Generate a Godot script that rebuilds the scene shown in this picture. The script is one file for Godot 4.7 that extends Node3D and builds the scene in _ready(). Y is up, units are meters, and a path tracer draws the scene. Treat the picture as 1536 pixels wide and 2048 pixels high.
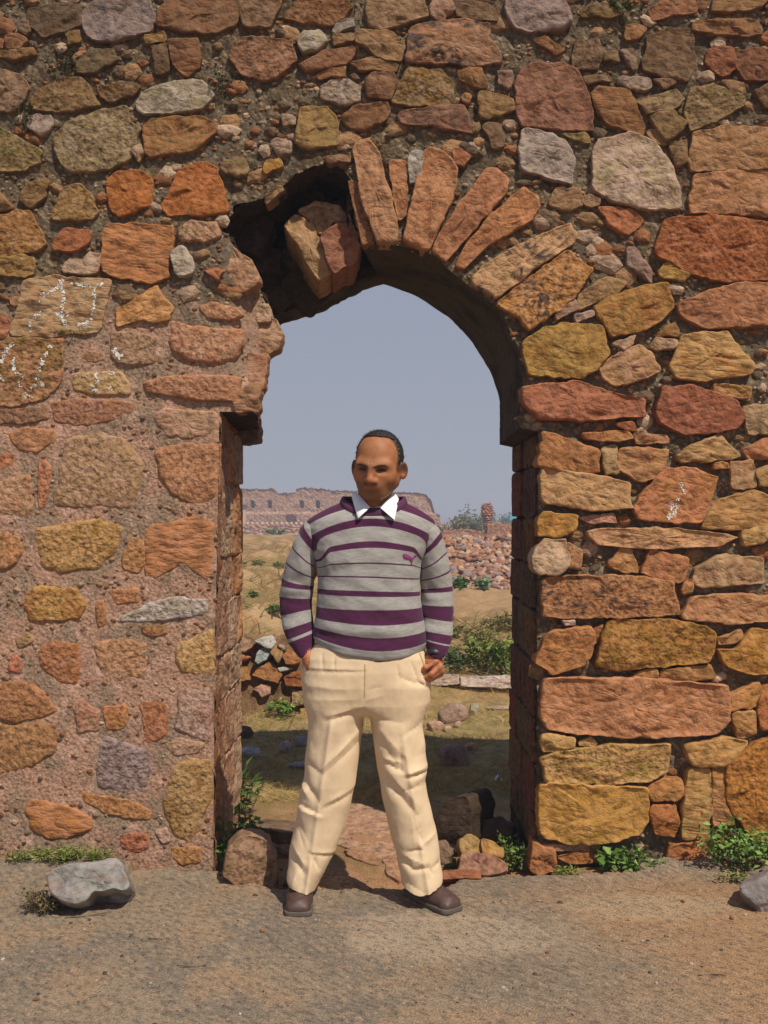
extends Node3D

var nz := FastNoiseLite.new()      # plain simplex, frequency 1
var nf := FastNoiseLite.new()      # fractal
var nc := FastNoiseLite.new()      # cellular
var rng := RandomNumberGenerator.new()
var NOC: Callable                  # no colouring
var M := {}
var wall: Node3D
var stones := []                   # outlines already laid in the wall, in metres
const EYE := 1.38
const FAR_D := 4.08
const FL := 2010.0

func _ready():
	var cam := Camera3D.new(); cam.name = "camera"
	cam.position = Vector3(0, EYE, FAR_D); cam.rotation_degrees = Vector3(0.45, 0, 0)
	cam.fov = 54.0; cam.near = 0.05; cam.far = 900.0; add_child(cam); cam.current = true
	var env := Environment.new(); env.background_mode = Environment.BG_SKY
	var sm := ProceduralSkyMaterial.new()
	sm.sky_horizon_color = Color8(168, 174, 186); sm.sky_top_color = Color8(110, 130, 172); sm.sky_curve = 0.5
	sm.ground_horizon_color = Color8(150, 140, 130); sm.ground_bottom_color = Color8(110, 92, 74)
	sm.sun_angle_max = 1.0
	var sky := Sky.new(); sky.sky_material = sm; env.sky = sky
	env.tonemap_mode = Environment.TONE_MAPPER_LINEAR; env.tonemap_exposure = 0.93
	env.sdfgi_enabled = true; env.ssao_enabled = true; env.ssil_enabled = true
	env.fog_enabled = true; env.fog_density = 0.0034; env.fog_light_color = Color8(176, 178, 190)
	var we := WorldEnvironment.new(); we.name = "world_environment"; we.environment = env; add_child(we)
	var sun := DirectionalLight3D.new(); sun.name = "sun"; sun.light_energy = 1.5; sun.light_angular_distance = 0.5
	sun.light_color = Color(1.0, 0.965, 0.90); sun.shadow_enabled = true
	add_child(sun); sun.look_at_from_position(Vector3(3.27, 8.19, 4.7), Vector3.ZERO)
	nz.seed = 7; nz.noise_type = FastNoiseLite.TYPE_SIMPLEX_SMOOTH; nz.frequency = 1.0; nz.fractal_type = FastNoiseLite.FRACTAL_NONE
	nf.seed = 11; nf.noise_type = FastNoiseLite.TYPE_SIMPLEX_SMOOTH; nf.frequency = 1.0; nf.fractal_type = FastNoiseLite.FRACTAL_FBM; nf.fractal_octaves = 4
	nc.seed = 5; nc.noise_type = FastNoiseLite.TYPE_CELLULAR; nc.frequency = 1.0; nc.fractal_type = FastNoiseLite.FRACTAL_NONE; nc.cellular_return_type = FastNoiseLite.RETURN_CELL_VALUE
	rng.seed = 2024
	make_materials()
	build_ground()
	build_wall()
	build_background()
	build_person()
	build_near_things()

# ---------------------------------------------------------------- helpers
func A(r: float, g: float, b: float, k := 1.0) -> Color:     # a surface colour given in 8-bit sRGB, as a linear base colour
	var c := Color(r / 255.0, g / 255.0, b / 255.0).srgb_to_linear()
	return Color(c.r * k, c.g * k, c.b * k)

func sst(a: float, b: float, x: float) -> float:
	var t := clampf((x - a) / (b - a), 0.0, 1.0)
	return t * t * (3.0 - 2.0 * t)

func px(x: float, y: float, d: float) -> Vector3:            # a point d metres in front of the lens
	return Vector3((x - 768.0) / FL * d, EYE - (y - 1040.0) / FL * d, FAR_D - d)

func gp(x: float, y: float, gy := -0.05) -> Vector3:         # a point on the ground at height gy
	var d := (EYE - gy) * FL / (y - 1040.0)
	return Vector3((x - 768.0) / FL * d, gy, FAR_D - d)

func make_mesh(v: PackedVector3Array, idx: PackedInt32Array, col := PackedColorArray(), uv := PackedVector2Array(), nrm := PackedVector3Array()) -> ArrayMesh:
	if nrm.is_empty():
		nrm = normals_of(v, idx)
	var a := []; a.resize(Mesh.ARRAY_MAX)
	a[Mesh.ARRAY_VERTEX] = v; a[Mesh.ARRAY_NORMAL] = nrm; a[Mesh.ARRAY_INDEX] = idx
	if not col.is_empty(): a[Mesh.ARRAY_COLOR] = col
	if not uv.is_empty(): a[Mesh.ARRAY_TEX_UV] = uv
	var m := ArrayMesh.new(); m.add_surface_from_arrays(Mesh.PRIMITIVE_TRIANGLES, a)
	return m

func normals_of(v: PackedVector3Array, idx: PackedInt32Array) -> PackedVector3Array:
	var n := PackedVector3Array(); n.resize(v.size())
	for t in range(0, idx.size(), 3):
		var a := idx[t]; var b := idx[t + 1]; var c := idx[t + 2]
		var k := (v[c] - v[a]).cross(v[b] - v[a])
		n[a] += k; n[b] += k; n[c] += k
	for i in n.size():
		n[i] = n[i].normalized() if n[i].length_squared() > 1e-20 else Vector3.UP
	return n

func part(called: String, mesh: Mesh, mat: Material, parent: Node3D, at := Vector3.ZERO) -> MeshInstance3D:
	var o := MeshInstance3D.new(); o.name = called; o.mesh = mesh; o.material_override = mat; o.position = at
	parent.add_child(o, true)
	return o

var used := {}
func numbered(called: String) -> String:
	if not used.has(called):
		used[called] = 0
		return called
	used[called] += 1
	return "%s_%03d" % [called, used[called]]

func tag(o: Node, label: String, category: String, group := "", kind := "") -> void:
	if label: o.set_meta("label", label)
	if category: o.set_meta("category", category)
	if group: o.set_meta("group", group)
	if kind: o.set_meta("kind", kind)

func thing(called: String, label: String, category: String, at := Vector3.ZERO, group := "") -> Node3D:
	var o := Node3D.new(); o.name = numbered(called); o.position = at; add_child(o)
	tag(o, label, category, group)
	return o

func single(called: String, mesh: Mesh, mat: Material, at: Vector3, label: String, category: String, group := "") -> MeshInstance3D:
	var o := MeshInstance3D.new(); o.name = numbered(called); o.mesh = mesh; o.material_override = mat; o.position = at
	add_child(o); tag(o, label, category, group)
	return o

func resample(p: PackedVector2Array, step: float, closed: bool, least := 3) -> PackedVector2Array:
	var total := 0.0
	var n := p.size()
	var segs := n if closed else n - 1
	for i in segs: total += p[i].distance_to(p[(i + 1) % n])
	var cnt := maxi(least, int(round(total / step)))
	var out := PackedVector2Array()
	var seg := 0
	var done := 0.0
	var l := p[0].distance_to(p[1 % n])
	for k in (cnt if closed else cnt + 1):
		var t := total * k / cnt
		while t > done + l + 1e-9 and seg < segs - 1:
			done += l; seg += 1
			l = p[seg].distance_to(p[(seg + 1) % n])
		out.append(p[seg].lerp(p[(seg + 1) % n], clampf((t - done) / maxf(l, 1e-9), 0.0, 1.0)))
	return out

func chaikin(p: PackedVector2Array, r: float) -> PackedVector2Array:
	var out := PackedVector2Array()
	for i in p.size():
		var a := p[i]; var b := p[(i + 1) % p.size()]
		out.append(a.lerp(b, r)); out.append(a.lerp(b, 1.0 - r))
	return out

func centre_of(p: PackedVector2Array) -> Vector2:
	var a := 0.0
	var c := Vector2.ZERO
	for i in p.size():
		var u := p[i]; var w := p[(i + 1) % p.size()]
		var k := u.cross(w)
		a += k; c += (u + w) * k
	return c / (3.0 * a)

func area_of(p: PackedVector2Array) -> float:
	var a := 0.0
	for i in p.size(): a += p[i].cross(p[(i + 1) % p.size()])
	return a * 0.5

func loft(rows: Array, closed: bool, cf: Callable, rough := 0.0, freq := 12.0, flip := false, uvs := []) -> ArrayMesh:   # a skin over rows of points, roughened along its own normal
	var n: int = rows[0].size()
	var v := PackedVector3Array()
	for r in rows: v.append_array(r)
	var idx := PackedInt32Array()
	for j in rows.size() - 1:
		for i in (n if closed else n - 1):
			var a := j * n + i; var b := j * n + (i + 1) % n
			var c := a + n; var d := b + n
			if flip: idx.append_array([a, b, c, b, d, c])
			else: idx.append_array([a, c, b, b, c, d])
	if rough > 0.0:
		var nn := normals_of(v, idx)
		for i in v.size():
			var p := v[i] * freq
			v[i] += nn[i] * rough * (nf.get_noise_3d(p.x, p.y, p.z) * 1.3 + 0.5 * nz.get_noise_3d(p.x * 3.1, p.y * 3.1, p.z * 3.1))
	var col := PackedColorArray()
	if cf.is_valid():
		col.resize(v.size())
		for i in v.size(): col[i] = cf.call(v[i])
	var uv := PackedVector2Array()
	for u in uvs: uv.append_array(u)
	return make_mesh(v, idx, col, uv)

func noise_tex(kind: int, freq: float, oct: int, lo: float, hi: float, sd: int, size := 512, mid := -1.0) -> NoiseTexture2D:
	var n := FastNoiseLite.new(); n.noise_type = kind; n.frequency = freq; n.seed = sd
	n.fractal_type = FastNoiseLite.FRACTAL_FBM; n.fractal_octaves = oct; n.fractal_gain = 0.62
	var t := NoiseTexture2D.new(); t.width = size; t.height = size; t.seamless = true; t.noise = n; t.generate_mipmaps = false
	var g := Gradient.new(); g.set_color(0, Color(lo, lo, lo)); g.set_color(1, Color(hi, hi, hi))
	if mid >= 0.0: g.add_point(0.5, Color(mid, mid, mid))
	t.color_ramp = g
	return t

func noise_nrm(kind: int, freq: float, oct: int, strength: float, sd: int, size := 512, ridged := false) -> NoiseTexture2D:
	var n := FastNoiseLite.new(); n.noise_type = kind; n.frequency = freq; n.seed = sd
	n.fractal_type = FastNoiseLite.FRACTAL_FBM; n.fractal_octaves = oct
	var t := NoiseTexture2D.new(); t.width = size; t.height = size; t.seamless = true; t.noise = n; t.generate_mipmaps = false
	if ridged: n.fractal_type = FastNoiseLite.FRACTAL_RIDGED; t.invert = true
	t.as_normal_map = true; t.bump_strength = strength
	return t

func vmat(tex: Texture2D, nrm: Texture2D, scale: Vector3, rough := 0.95, nscale := 1.0) -> StandardMaterial3D:
	var m := StandardMaterial3D.new()
	m.vertex_color_use_as_albedo = true; m.albedo_texture = tex
	m.roughness = rough; m.metallic_specular = 0.3
	if nrm:
		m.normal_enabled = true; m.normal_texture = nrm; m.normal_scale = nscale
	m.uv1_triplanar = true; m.uv1_world_triplanar = true; m.uv1_scale = scale
	return m

func make_materials():
	var S := FastNoiseLite.TYPE_SIMPLEX_SMOOTH
	var grain := noise_tex(S, 0.02, 6, 0.58, 1.0, 3, 512, 0.93)
	var grain_n := noise_nrm(S, 0.016, 5, 9.0, 4, 512, true)
	var fbm_n := noise_nrm(S, 0.03, 6, 8.0, 14)
	var grit := noise_tex(S, 0.05, 6, 0.50, 1.0, 8, 512, 0.92)
	var grit_n := noise_nrm(S, 0.05, 6, 9.0, 9)
	M.g = vmat(grain, grain_n, Vector3(1.8, 2.2, 1.8), 0.93, 0.85)
	M.l = vmat(grain, grain_n, Vector3(0.9, 2.2, 0.9), 0.93, 0.9)
	M.o = vmat(noise_tex(S, 0.03, 6, 0.46, 1.0, 21, 512, 0.92), fbm_n, Vector3(1.9, 2.1, 1.9), 0.92, 1.1)
	M.s = vmat(grit, grit_n, Vector3(1.3, 1.3, 1.3), 0.97, 0.6)
	M.mortar = vmat(grit, grit_n, Vector3(2.1, 2.1, 2.1), 0.98, 0.5)
	M.ground = vmat(noise_tex(S, 0.09, 6, 0.60, 1.0, 31, 1024, 0.95), noise_nrm(S, 0.13, 4, 6.0, 32, 1024), Vector3(0.93, 0.93, 0.93), 0.97, 0.8)
	M.far = vmat(grain, fbm_n, Vector3(0.35, 0.35, 0.35), 0.97, 0.6)
	var lf := StandardMaterial3D.new(); lf.vertex_color_use_as_albedo = true; lf.roughness = 0.7; lf.metallic_specular = 0.3
	lf.cull_mode = BaseMaterial3D.CULL_DISABLED; lf.backlight_enabled = true; lf.backlight = Color(0.12, 0.16, 0.04)
	M.leaf = lf
	var pl := StandardMaterial3D.new(); pl.vertex_color_use_as_albedo = true; pl.roughness = 0.95; pl.cull_mode = BaseMaterial3D.CULL_DISABLED
	M.plain = pl

# ---------------------------------------------------------------- stones
func facets(seed_: int, r: float) -> Array:
	var g := RandomNumberGenerator.new(); g.seed = seed_ * 7919 + 13
	var out := []
	for k in 4:
		out.append([Vector2.from_angle(g.randf() * TAU), r * g.randf_range(0.30, 0.85), g.randf_range(0.08, 0.42)])
	out.append([Vector2.from_angle(g.randf() * TAU), -9.0, g.randf_range(-0.07, 0.07)])
	return out

func relief(q: Vector2, seed_: int, fc: Array, kind: String) -> float:
	var s := float(seed_ % 97) * 3.7
	var z := 0.0055 * nz.get_noise_3d(q.x * 4.0, q.y * 5.0, s) + 0.0015 * nz.get_noise_3d(q.x * 19.0, q.y * 23.0, s + 5.0) + 0.0014 * nz.get_noise_3d(q.x * 47.0, q.y * 60.0, s)
	if kind != "gk": z += 0.005 * nc.get_noise_3d(q.x * 9.0 + nz.get_noise_2d(q.y * 9.0, s) * 0.5, q.y * 16.0, s)
	if kind == "gk":
		z += 0.016 * nz.get_noise_3d(q.x * 9.0 + q.y * 6.0, q.y * 12.0, s) + 0.008 * nf.get_noise_3d(q.x * 15.0 - q.y * 10.0, q.y * 22.0, s)
	if kind.begins_with("l"):
		z += 0.0032 * nz.get_noise_3d(q.x * 5.0, q.y * 34.0 + q.x * 7.0, s)
	for f in fc:
		var d: float = q.dot(f[0])
		if f[1] < -1.0: z += d * f[2]
		else: z -= maxf(0.0, d - f[1]) * f[2]
	return z

func held(z: float, proud: float) -> float:          # no chip goes deeper than the joint
	var lim := -0.5 * proud - 0.001
	return z if z > lim * 0.5 else lim + (-lim * 0.5) * exp((z - lim * 0.5) / (-lim * 0.5))

func stone_mesh(poly: PackedVector2Array, c: Vector2, col: Color, proud: float, kind: String, seed_: int, soft: bool, deep := 0.06) -> ArrayMesh:
	var fine := 0.010 if kind.ends_with("d") else 0.0135
	var out := resample(chaikin(poly, 0.055), fine, true, 14)
	var n := out.size()
	var s := float(seed_ % 89) * 2.3
	var r := 0.0
	var rmin := 1e9
	for i in n:
		var p := out[i] - c
		var dir := p.normalized()
		p += dir * (0.007 * nz.get_noise_3d(out[i].x * 17.0, out[i].y * 17.0, s) + 0.0035 * nz.get_noise_3d(out[i].x * 50.0, out[i].y * 50.0, s))
		p *= 1.0 + minf((0.0035 if soft else 0.0065) / p.length(), 0.12)
		out[i] = p
		r = maxf(r, p.length()); rmin = minf(rmin, p.length())
	var rin := sqrt(absf(area_of(out)) / PI)
	var fc := facets(seed_, rin)
	var fs := []; var hs := []
	if soft:
		fs = [1.03, 1.0, 0.96, 0.91, 0.85]; hs = [-1.2, 0.0, 0.45, 0.78, 1.0]
	else:
		var bev := clampf(0.005 / rmin, 0.02, 0.14)
		fs = [1.0, 1.0, 1.0 - bev * 0.3, 1.0 - bev * 0.9, 1.0 - bev * 2.0]; hs = [-9.0, 0.66, 0.93, 0.985, 1.0]
	var f0: float = fs[-1]
	var k := clampi(int(round(rin * f0 / (fine * 1.25))), 3, 16)
	for j in range(1, k):
		fs.append(f0 * (1.0 - float(j) / k)); hs.append(1.0)
	var v := PackedVector3Array(); var cols := PackedColorArray(); var idx := PackedInt32Array()
	var g := RandomNumberGenerator.new(); g.seed = seed_ + 400
	var alt := Color(col.r * g.randf_range(0.66, 0.94), col.g * g.randf_range(0.6, 0.92), col.b * g.randf_range(0.5, 0.84))
	var alt2 := Color(minf(col.r * 1.12 + 0.015, 0.9), minf(col.g * 1.17 + 0.015, 0.8), minf(col.b * 1.28 + 0.015, 0.7))
	var strong := 1.0 if kind.begins_with("o") else 0.6
	for j in fs.size():
		for i in n:
			var q: Vector2 = out[i] * fs[j]
			var z: float
			if hs[j] < -5.0: z = -deep
			else:
				var w := clampf((1.0 - fs[j]) / 0.15, 0.0, 1.0)
				z = proud * hs[j] + held(relief(q, seed_, fc, kind), proud) * (0.25 + 0.75 * w) * (0.5 if soft else 1.0)
			v.append(Vector3(q.x, q.y, z)); cols.append(stone_col(q, s, col, alt, alt2, strong, kind))
	v.append(Vector3(0, 0, proud + held(relief(Vector2.ZERO, seed_, fc, kind), proud) * (0.5 if soft else 1.0))); cols.append(stone_col(Vector2.ZERO, s, col, alt, alt2, strong, kind))
	for j in fs.size() - 1:
		for i in n:
			var a := j * n + i; var b := j * n + (i + 1) % n
			idx.append_array([a, a + n, b, b, a + n, b + n])
	var last := (fs.size() - 1) * n
	for i in n: idx.append_array([last + i, v.size() - 1, last + (i + 1) % n])
	return make_mesh(v, idx, cols)

func stone_col(q: Vector2, s: float, col: Color, alt: Color, alt2: Color, strong: float, kind: String) -> Color:
	var a := nf.get_noise_3d(q.x * 7.0, q.y * 9.0, s)
	var b := nf.get_noise_3d(q.x * 13.0 + 40.0, q.y * 17.0, s)
	var c := col.lerp(alt, sst(-0.05, 0.3, a) * strong).lerp(alt2, sst(0.0, 0.3, b) * strong)
	var e := nf.get_noise_3d(q.x * 26.0, q.y * 40.0, s + 20.0)
	c = c.lerp(alt, sst(0.1, 0.4, e) * 0.6).lerp(alt2, sst(-0.1, -0.4, e) * 0.5)
	if kind.ends_with("d"):
		var d := nz.get_noise_3d(q.x * 42.0, q.y * 42.0, s) + 0.8 * nz.get_noise_3d(q.x * 9.0, q.y * 9.0, s + 9.0)
		c = c.lerp(Color(0.05, 0.045, 0.05), sst(0.45, 0.7, d) * 0.85)
	return c

func to_poly(a: Array) -> PackedVector2Array:
	var p := PackedVector2Array()
	for i in range(0, a.size(), 2): p.append(Vector2(a[i], a[i + 1]) * 0.001)
	if area_of(p) < 0.0: p.reverse()
	return p

func zone_left(x: float, y: float) -> float: return sst(-0.42, -0.62, x) * sst(2.42, 2.1, y)
func zone_right(x: float, y: float) -> float: return sst(0.5, 0.62, x) * sst(2.5, 1.9, y)

func st(r: int, g: int, b: int, pr: int, kind: String, a: Array):
	var p := to_poly(a)
	var c := centre_of(p)
	var zl := zone_left(c.x, c.y)
	var soft := kind == "s" or (zl > 0.7 and c.y < 1.85)
	var proud := pr * 0.001 if pr > 0 else lerpf(0.021, 0.009, zl)
	var id := stones.size()
	var tone := A(r, g, b, STONE_K).lerp(A(160, 122, 86, STONE_K), 0.19).lerp(A(122, 98, 74, STONE_K), 0.32 * sst(2.45, 3.1, c.y)).lerp(A(186, 142, 113, STONE_K), 0.28 * zl)
	var mesh := stone_mesh(p, c, tone, proud, kind, id, soft, 0.07)
	var z := base_z(c.x, c.y)
	part("stone", mesh, M[kind.substr(0, 1)], wall, Vector3(c.x, c.y, z))
	stones.append({"p": p, "c": c, "proud": proud, "kind": "s" if soft else kind, "z": z, "r": sqrt(absf(area_of(p)) / PI), "box": box_of(p)})

func box_of(p: PackedVector2Array) -> Rect2:
	var b := Rect2(p[0], Vector2.ZERO)
	for q in p: b = b.expand(q)
	return b

const STONE_K := 1.08

# ---------------------------------------------------------------- the wall with the broken arch
func base_z(x: float, y: float) -> float:                      # the plane of the masonry, leaning back where the left haunch has lost its face
	return -0.16 * sst(-0.64, -0.46, x) * sst(0.0, -0.2, x) * sst(1.8, 2.1, y) * sst(2.62, 2.5, y)

func mortar_z(x: float, y: float) -> float:
	var zl := zone_left(x, y); var zr := zone_right(x, y)
	var m := 0.011 * nf.get_noise_2d(x * 5.0, y * 5.0) + 0.006 * nf.get_noise_2d(x * 22.0, y * 22.0) + 0.0035 * nz.get_noise_2d(x * 70.0, y * 70.0)
	return base_z(x, y) + m * (1.0 - 0.35 * zl) + 0.002 * zl - 0.016 * zr * (1.0 + nz.get_noise_2d(x * 9.0, y * 9.0)) - 0.004 * (1.0 - zl) * (1.0 - zr)

func mortar_col(p: Vector3) -> Color:
	var zl := zone_left(p.x, p.y + 0.25 * nf.get_noise_2d(p.x * 3.0, p.y * 3.0)); var zr := zone_right(p.x, p.y)
	var top := A(108, 92, 70, 1.05); var pink := A(184, 144, 120, 1.1); var grey := A(120, 108, 90, 1.05)
	var c := top.lerp(grey, sst(-0.2, 0.3, nf.get_noise_2d(p.x * 4.0 + 9.0, p.y * 4.0)) * 0.8).lerp(grey, zr * 0.6)
	c = c.lerp(A(158, 132, 110, 1.1), zl).lerp(pink, zl * sst(-0.25, 0.2, nf.get_noise_2d(p.x * 4.0, p.y * 4.0 + 30.0)))
	c = c.lerp(A(214, 172, 152, 1.1), zl * 0.7 * sst(0.2, 0.55, nf.get_noise_2d(p.x * 9.0 + 50.0, p.y * 9.0)))
	c = c.lerp(A(190, 165, 135), (1.0 - zl) * 0.7 * sst(0.35, 0.6, nz.get_noise_2d(p.x * 60.0, p.y * 60.0)))
	c = c.lerp(A(70, 60, 46), 0.7 * sst(0.1, 0.5, nf.get_noise_2d(p.x * 7.0 + 70.0, p.y * 7.0)) * sst(1.9, 2.9, p.y))
	return c

var mouth := PackedVector2Array()   # outline of the opening and of the hole where voussoirs fell, on the face

func pts(a: Array) -> PackedVector2Array:
	var p := PackedVector2Array()
	for i in range(0, a.size(), 2): p.append(Vector2(a[i], a[i + 1]))
	return p

func rag(p: PackedVector2Array, amp: float, f := 14.0) -> PackedVector2Array:
	for i in p.size():
		p[i] += Vector2(nf.get_noise_2d(p[i].x * f, p[i].y * f), nf.get_noise_2d(p[i].x * f + 50.0, p[i].y * f)) * amp
	return p

func sheet(x0: float, x1: float, y0: float, y1: float, h: float, hole: PackedVector2Array, zf: Callable, cf: Callable, front: bool, topf: Callable) -> ArrayMesh:
	var nx := int((x1 - x0) / h); var ny := int((y1 - y0) / h)
	var v := PackedVector3Array(); var col := PackedColorArray()
	var inside := PackedByteArray(); inside.resize((nx + 1) * (ny + 1))
	var hb := box_of(hole).grow(h * 2.0)
	var m := hole.size()
	for j in ny + 1:
		for i in nx + 1:
			var p := Vector2(x0 + i * h, y0 + j * h)
			p.y = minf(p.y, topf.call(p.x) + 0.0 * p.y)
			if hb.has_point(p):
				var best := 1e9
				var near := p
				for k in m:
					if absf(hole[k].x - p.x) < 0.12 and absf(hole[k].y - p.y) < 0.12:
						var q := Geometry2D.get_closest_point_to_segment(p, hole[k], hole[(k + 1) % m])
						var d := q.distance_squared_to(p)
						if d < best: best = d; near = q
				if best < h * h * 0.36: p = near; inside[v.size()] = 2
				elif Geometry2D.is_point_in_polygon(p, hole): inside[v.size()] = 1
			v.append(Vector3(p.x, p.y, zf.call(p.x, p.y)))
			col.append(cf.call(v[-1]))
	var idx := PackedInt32Array()
	for j in ny:
		for i in nx:
			var a := j * (nx + 1) + i; var b := a + 1; var c := a + nx + 1; var d := c + 1
			for t in [[a, c, b], [b, c, d]]:
				var k: int = int(inside[t[0]] == 1) + int(inside[t[1]] == 1) + int(inside[t[2]] == 1)
				if k: continue
				if inside[t[0]] and inside[t[1]] and inside[t[2]]:
					var e := (v[t[0]] + v[t[1]] + v[t[2]]) / 3.0
					if Geometry2D.is_point_in_polygon(Vector2(e.x, e.y), hole): continue
				if front: idx.append_array(t)
				else: idx.append_array([t[0], t[2], t[1]])
	return make_mesh(v, idx, col)

func wall_top(x: float) -> float:
	return 3.62 + 0.07 * nf.get_noise_1d(x * 3.0) - 0.55 * sst(1.58, 1.9, x) - 0.12 * sst(-1.6, -2.0, x)

func swept(line: PackedVector2Array, to: PackedVector2Array, z0: float, z1: float, steps: int) -> Array:
	var rows := []
	for s in steps + 1:
		var t := float(s) / steps
		var row := PackedVector3Array()
		for i in line.size():
			var p := line[i].lerp(to[i], t)
			var zs := mortar_z(line[i].x, line[i].y) + 0.002 if z0 > -0.01 else z0
			row.append(Vector3(p.x, p.y, lerpf(zs, z1, t)))
		rows.append(row)
	return rows

func same_count(p: PackedVector2Array, n: int) -> PackedVector2Array:
	var total := 0.0
	for i in p.size() - 1: total += p[i].distance_to(p[i + 1])
	var q := resample(p, total / n, false, n)
	while q.size() < n + 1: q.append(p[-1])
	return q

func build_wall():
	wall = thing("ruined_wall", "old rubble stone wall with a broken pointed archway in the middle", "wall")
	var jl := pts([-0.69, -0.2, -0.69, 0.3, -0.685, 0.9, -0.672, 1.5, -0.668, 1.82])
	var haunch := pts([-0.52, 1.815, -0.50, 1.95, -0.485, 2.05, -0.455, 2.17])
	var cav := pts([-0.455, 2.17, -0.475, 2.25, -0.505, 2.31, -0.56, 2.43, -0.62, 2.51, -0.66, 2.575, -0.605, 2.665, -0.544, 2.675, -0.422, 2.70, -0.371, 2.79, -0.26, 2.83, -0.158, 2.805, -0.128, 2.72, -0.114, 2.598, -0.087, 2.50])
	var arc := pts([-0.087, 2.50, 0.0, 2.50, 0.065, 2.496, 0.187, 2.466, 0.319, 2.354, 0.471, 2.233, 0.552, 2.07, 0.566, 1.938, 0.55, 1.80, 0.55, 1.755])
	var jr := pts([0.63, 1.74, 0.625, 1.4, 0.62, 0.5, 0.62, -0.2])
	jl = resample(jl, 0.03, false); haunch = resample(haunch, 0.022, false); cav = rag(resample(cav, 0.022, false), 0.022); arc = resample(arc, 0.022, false); jr = resample(jr, 0.03, false)
	cav[0] = haunch[-1]; cav[-1] = arc[0]
	for s in [jl, haunch, cav, arc, jr]: mouth.append_array(s)
	var flat_top := func(x: float) -> float: return wall_top(x)
	part("mortar_face", sheet(-2.7, 2.9, -0.15, 3.72, 0.0135, mouth, mortar_z, mortar_col, true, flat_top), M.mortar, wall)
	# back of the wall and its top and ends
	var pl := pts([-0.70, -0.2, -0.70, 1.5, -0.70, 1.80, -0.60, 1.80, -0.60, 1.96, -0.59, 2.07, -0.535, 2.20, -0.515, 2.32, -0.43, 2.345, -0.309, 2.381, -0.188, 2.442, -0.068, 2.502, -0.007, 2.524])
	var pr := pts([-0.007, 2.524, 0.07, 2.495, 0.174, 2.454, 0.319, 2.357, 0.439, 2.225, 0.524, 2.08, 0.56, 1.96, 0.56, 1.742, 0.644, 1.728, 0.644, 1.45, 0.62, 0.511, 0.608, -0.2])
	var back_hole := rag(resample(pl, 0.03, false), 0.008, 25.0)
	back_hole.append_array(rag(resample(pr, 0.03, false), 0.004, 25.0))
	var backz := func(x: float, y: float) -> float: return -0.77 + 0.02 * nf.get_noise_2d(x * 4.0, y * 4.0)
	part("wall_back", sheet(-2.7, 2.9, -0.15, 3.72, 0.035, back_hole, backz, mortar_col, false, flat_top), M.mortar, wall)
	var ends := []
	for s in 7:
		var row := PackedVector3Array()
		var t := s / 6.0
		for y in range(0, 42): row.append(Vector3(-2.7, minf(-0.15 + y * 0.1, wall_top(-2.7)), lerpf(0.0, -0.77, t)))
		for x in range(1, 113): row.append(Vector3(-2.7 + x * 0.05, wall_top(-2.7 + x * 0.05), lerpf(0.0, -0.77, t)))
		for y in range(0, 42): row.append(Vector3(2.9, minf(3.95 - y * 0.1, wall_top(2.9)), lerpf(0.0, -0.77, t)))
		ends.append(row)
	part("wall_top", loft(ends, false, mortar_col, 0.0), M.mortar, wall)
	# the reveals, the smooth vault and the hollow left by the fallen voussoirs
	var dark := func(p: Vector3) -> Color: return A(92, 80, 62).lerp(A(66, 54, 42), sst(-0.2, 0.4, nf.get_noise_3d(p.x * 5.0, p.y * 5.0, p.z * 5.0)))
	var brown := func(p: Vector3) -> Color: return A(70, 57, 46).lerp(A(48, 39, 32), sst(-0.2, 0.3, nf.get_noise_3d(p.x * 6.0, p.y * 6.0, p.z * 6.0)))  # shade of the hollow and the recessed faces, put into the colour
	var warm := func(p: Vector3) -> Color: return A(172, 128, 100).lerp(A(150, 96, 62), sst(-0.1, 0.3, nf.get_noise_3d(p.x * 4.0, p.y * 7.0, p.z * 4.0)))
	var bl := pl.slice(0, 3)
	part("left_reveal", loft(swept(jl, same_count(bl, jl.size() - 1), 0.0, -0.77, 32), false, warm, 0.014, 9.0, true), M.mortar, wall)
	var n := haunch.size() - 1
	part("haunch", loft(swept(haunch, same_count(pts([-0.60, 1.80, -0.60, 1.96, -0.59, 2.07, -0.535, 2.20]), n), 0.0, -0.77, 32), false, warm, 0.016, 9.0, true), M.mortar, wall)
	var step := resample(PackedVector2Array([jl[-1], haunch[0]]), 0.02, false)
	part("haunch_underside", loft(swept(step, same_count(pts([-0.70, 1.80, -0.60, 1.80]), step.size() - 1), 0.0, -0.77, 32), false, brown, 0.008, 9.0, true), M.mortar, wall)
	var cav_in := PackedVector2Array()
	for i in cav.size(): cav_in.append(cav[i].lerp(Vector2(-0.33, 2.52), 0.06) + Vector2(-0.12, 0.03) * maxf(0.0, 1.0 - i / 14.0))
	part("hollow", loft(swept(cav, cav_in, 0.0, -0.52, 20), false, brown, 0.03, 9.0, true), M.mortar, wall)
	var inner := same_count(pl.slice(6), cav.size() - 1)
	var rows := []
	for s in 9:
		var row := PackedVector3Array()
		for i in cav.size():
			var p := cav_in[i].lerp(inner[i], s / 8.0)
			row.append(Vector3(p.x, p.y, -0.52 + 0.05 * sin(s / 8.0 * PI)))
		rows.append(row)
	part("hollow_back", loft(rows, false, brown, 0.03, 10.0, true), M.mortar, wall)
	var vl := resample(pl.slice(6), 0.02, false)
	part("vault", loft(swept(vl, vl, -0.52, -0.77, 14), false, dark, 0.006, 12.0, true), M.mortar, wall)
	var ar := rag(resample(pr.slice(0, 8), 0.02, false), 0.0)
	part("vault", loft(swept(same_count(arc, ar.size() - 1), ar, 0.0, -0.77, 34), false, dark, 0.005, 9.0, true), M.mortar, wall)
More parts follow.
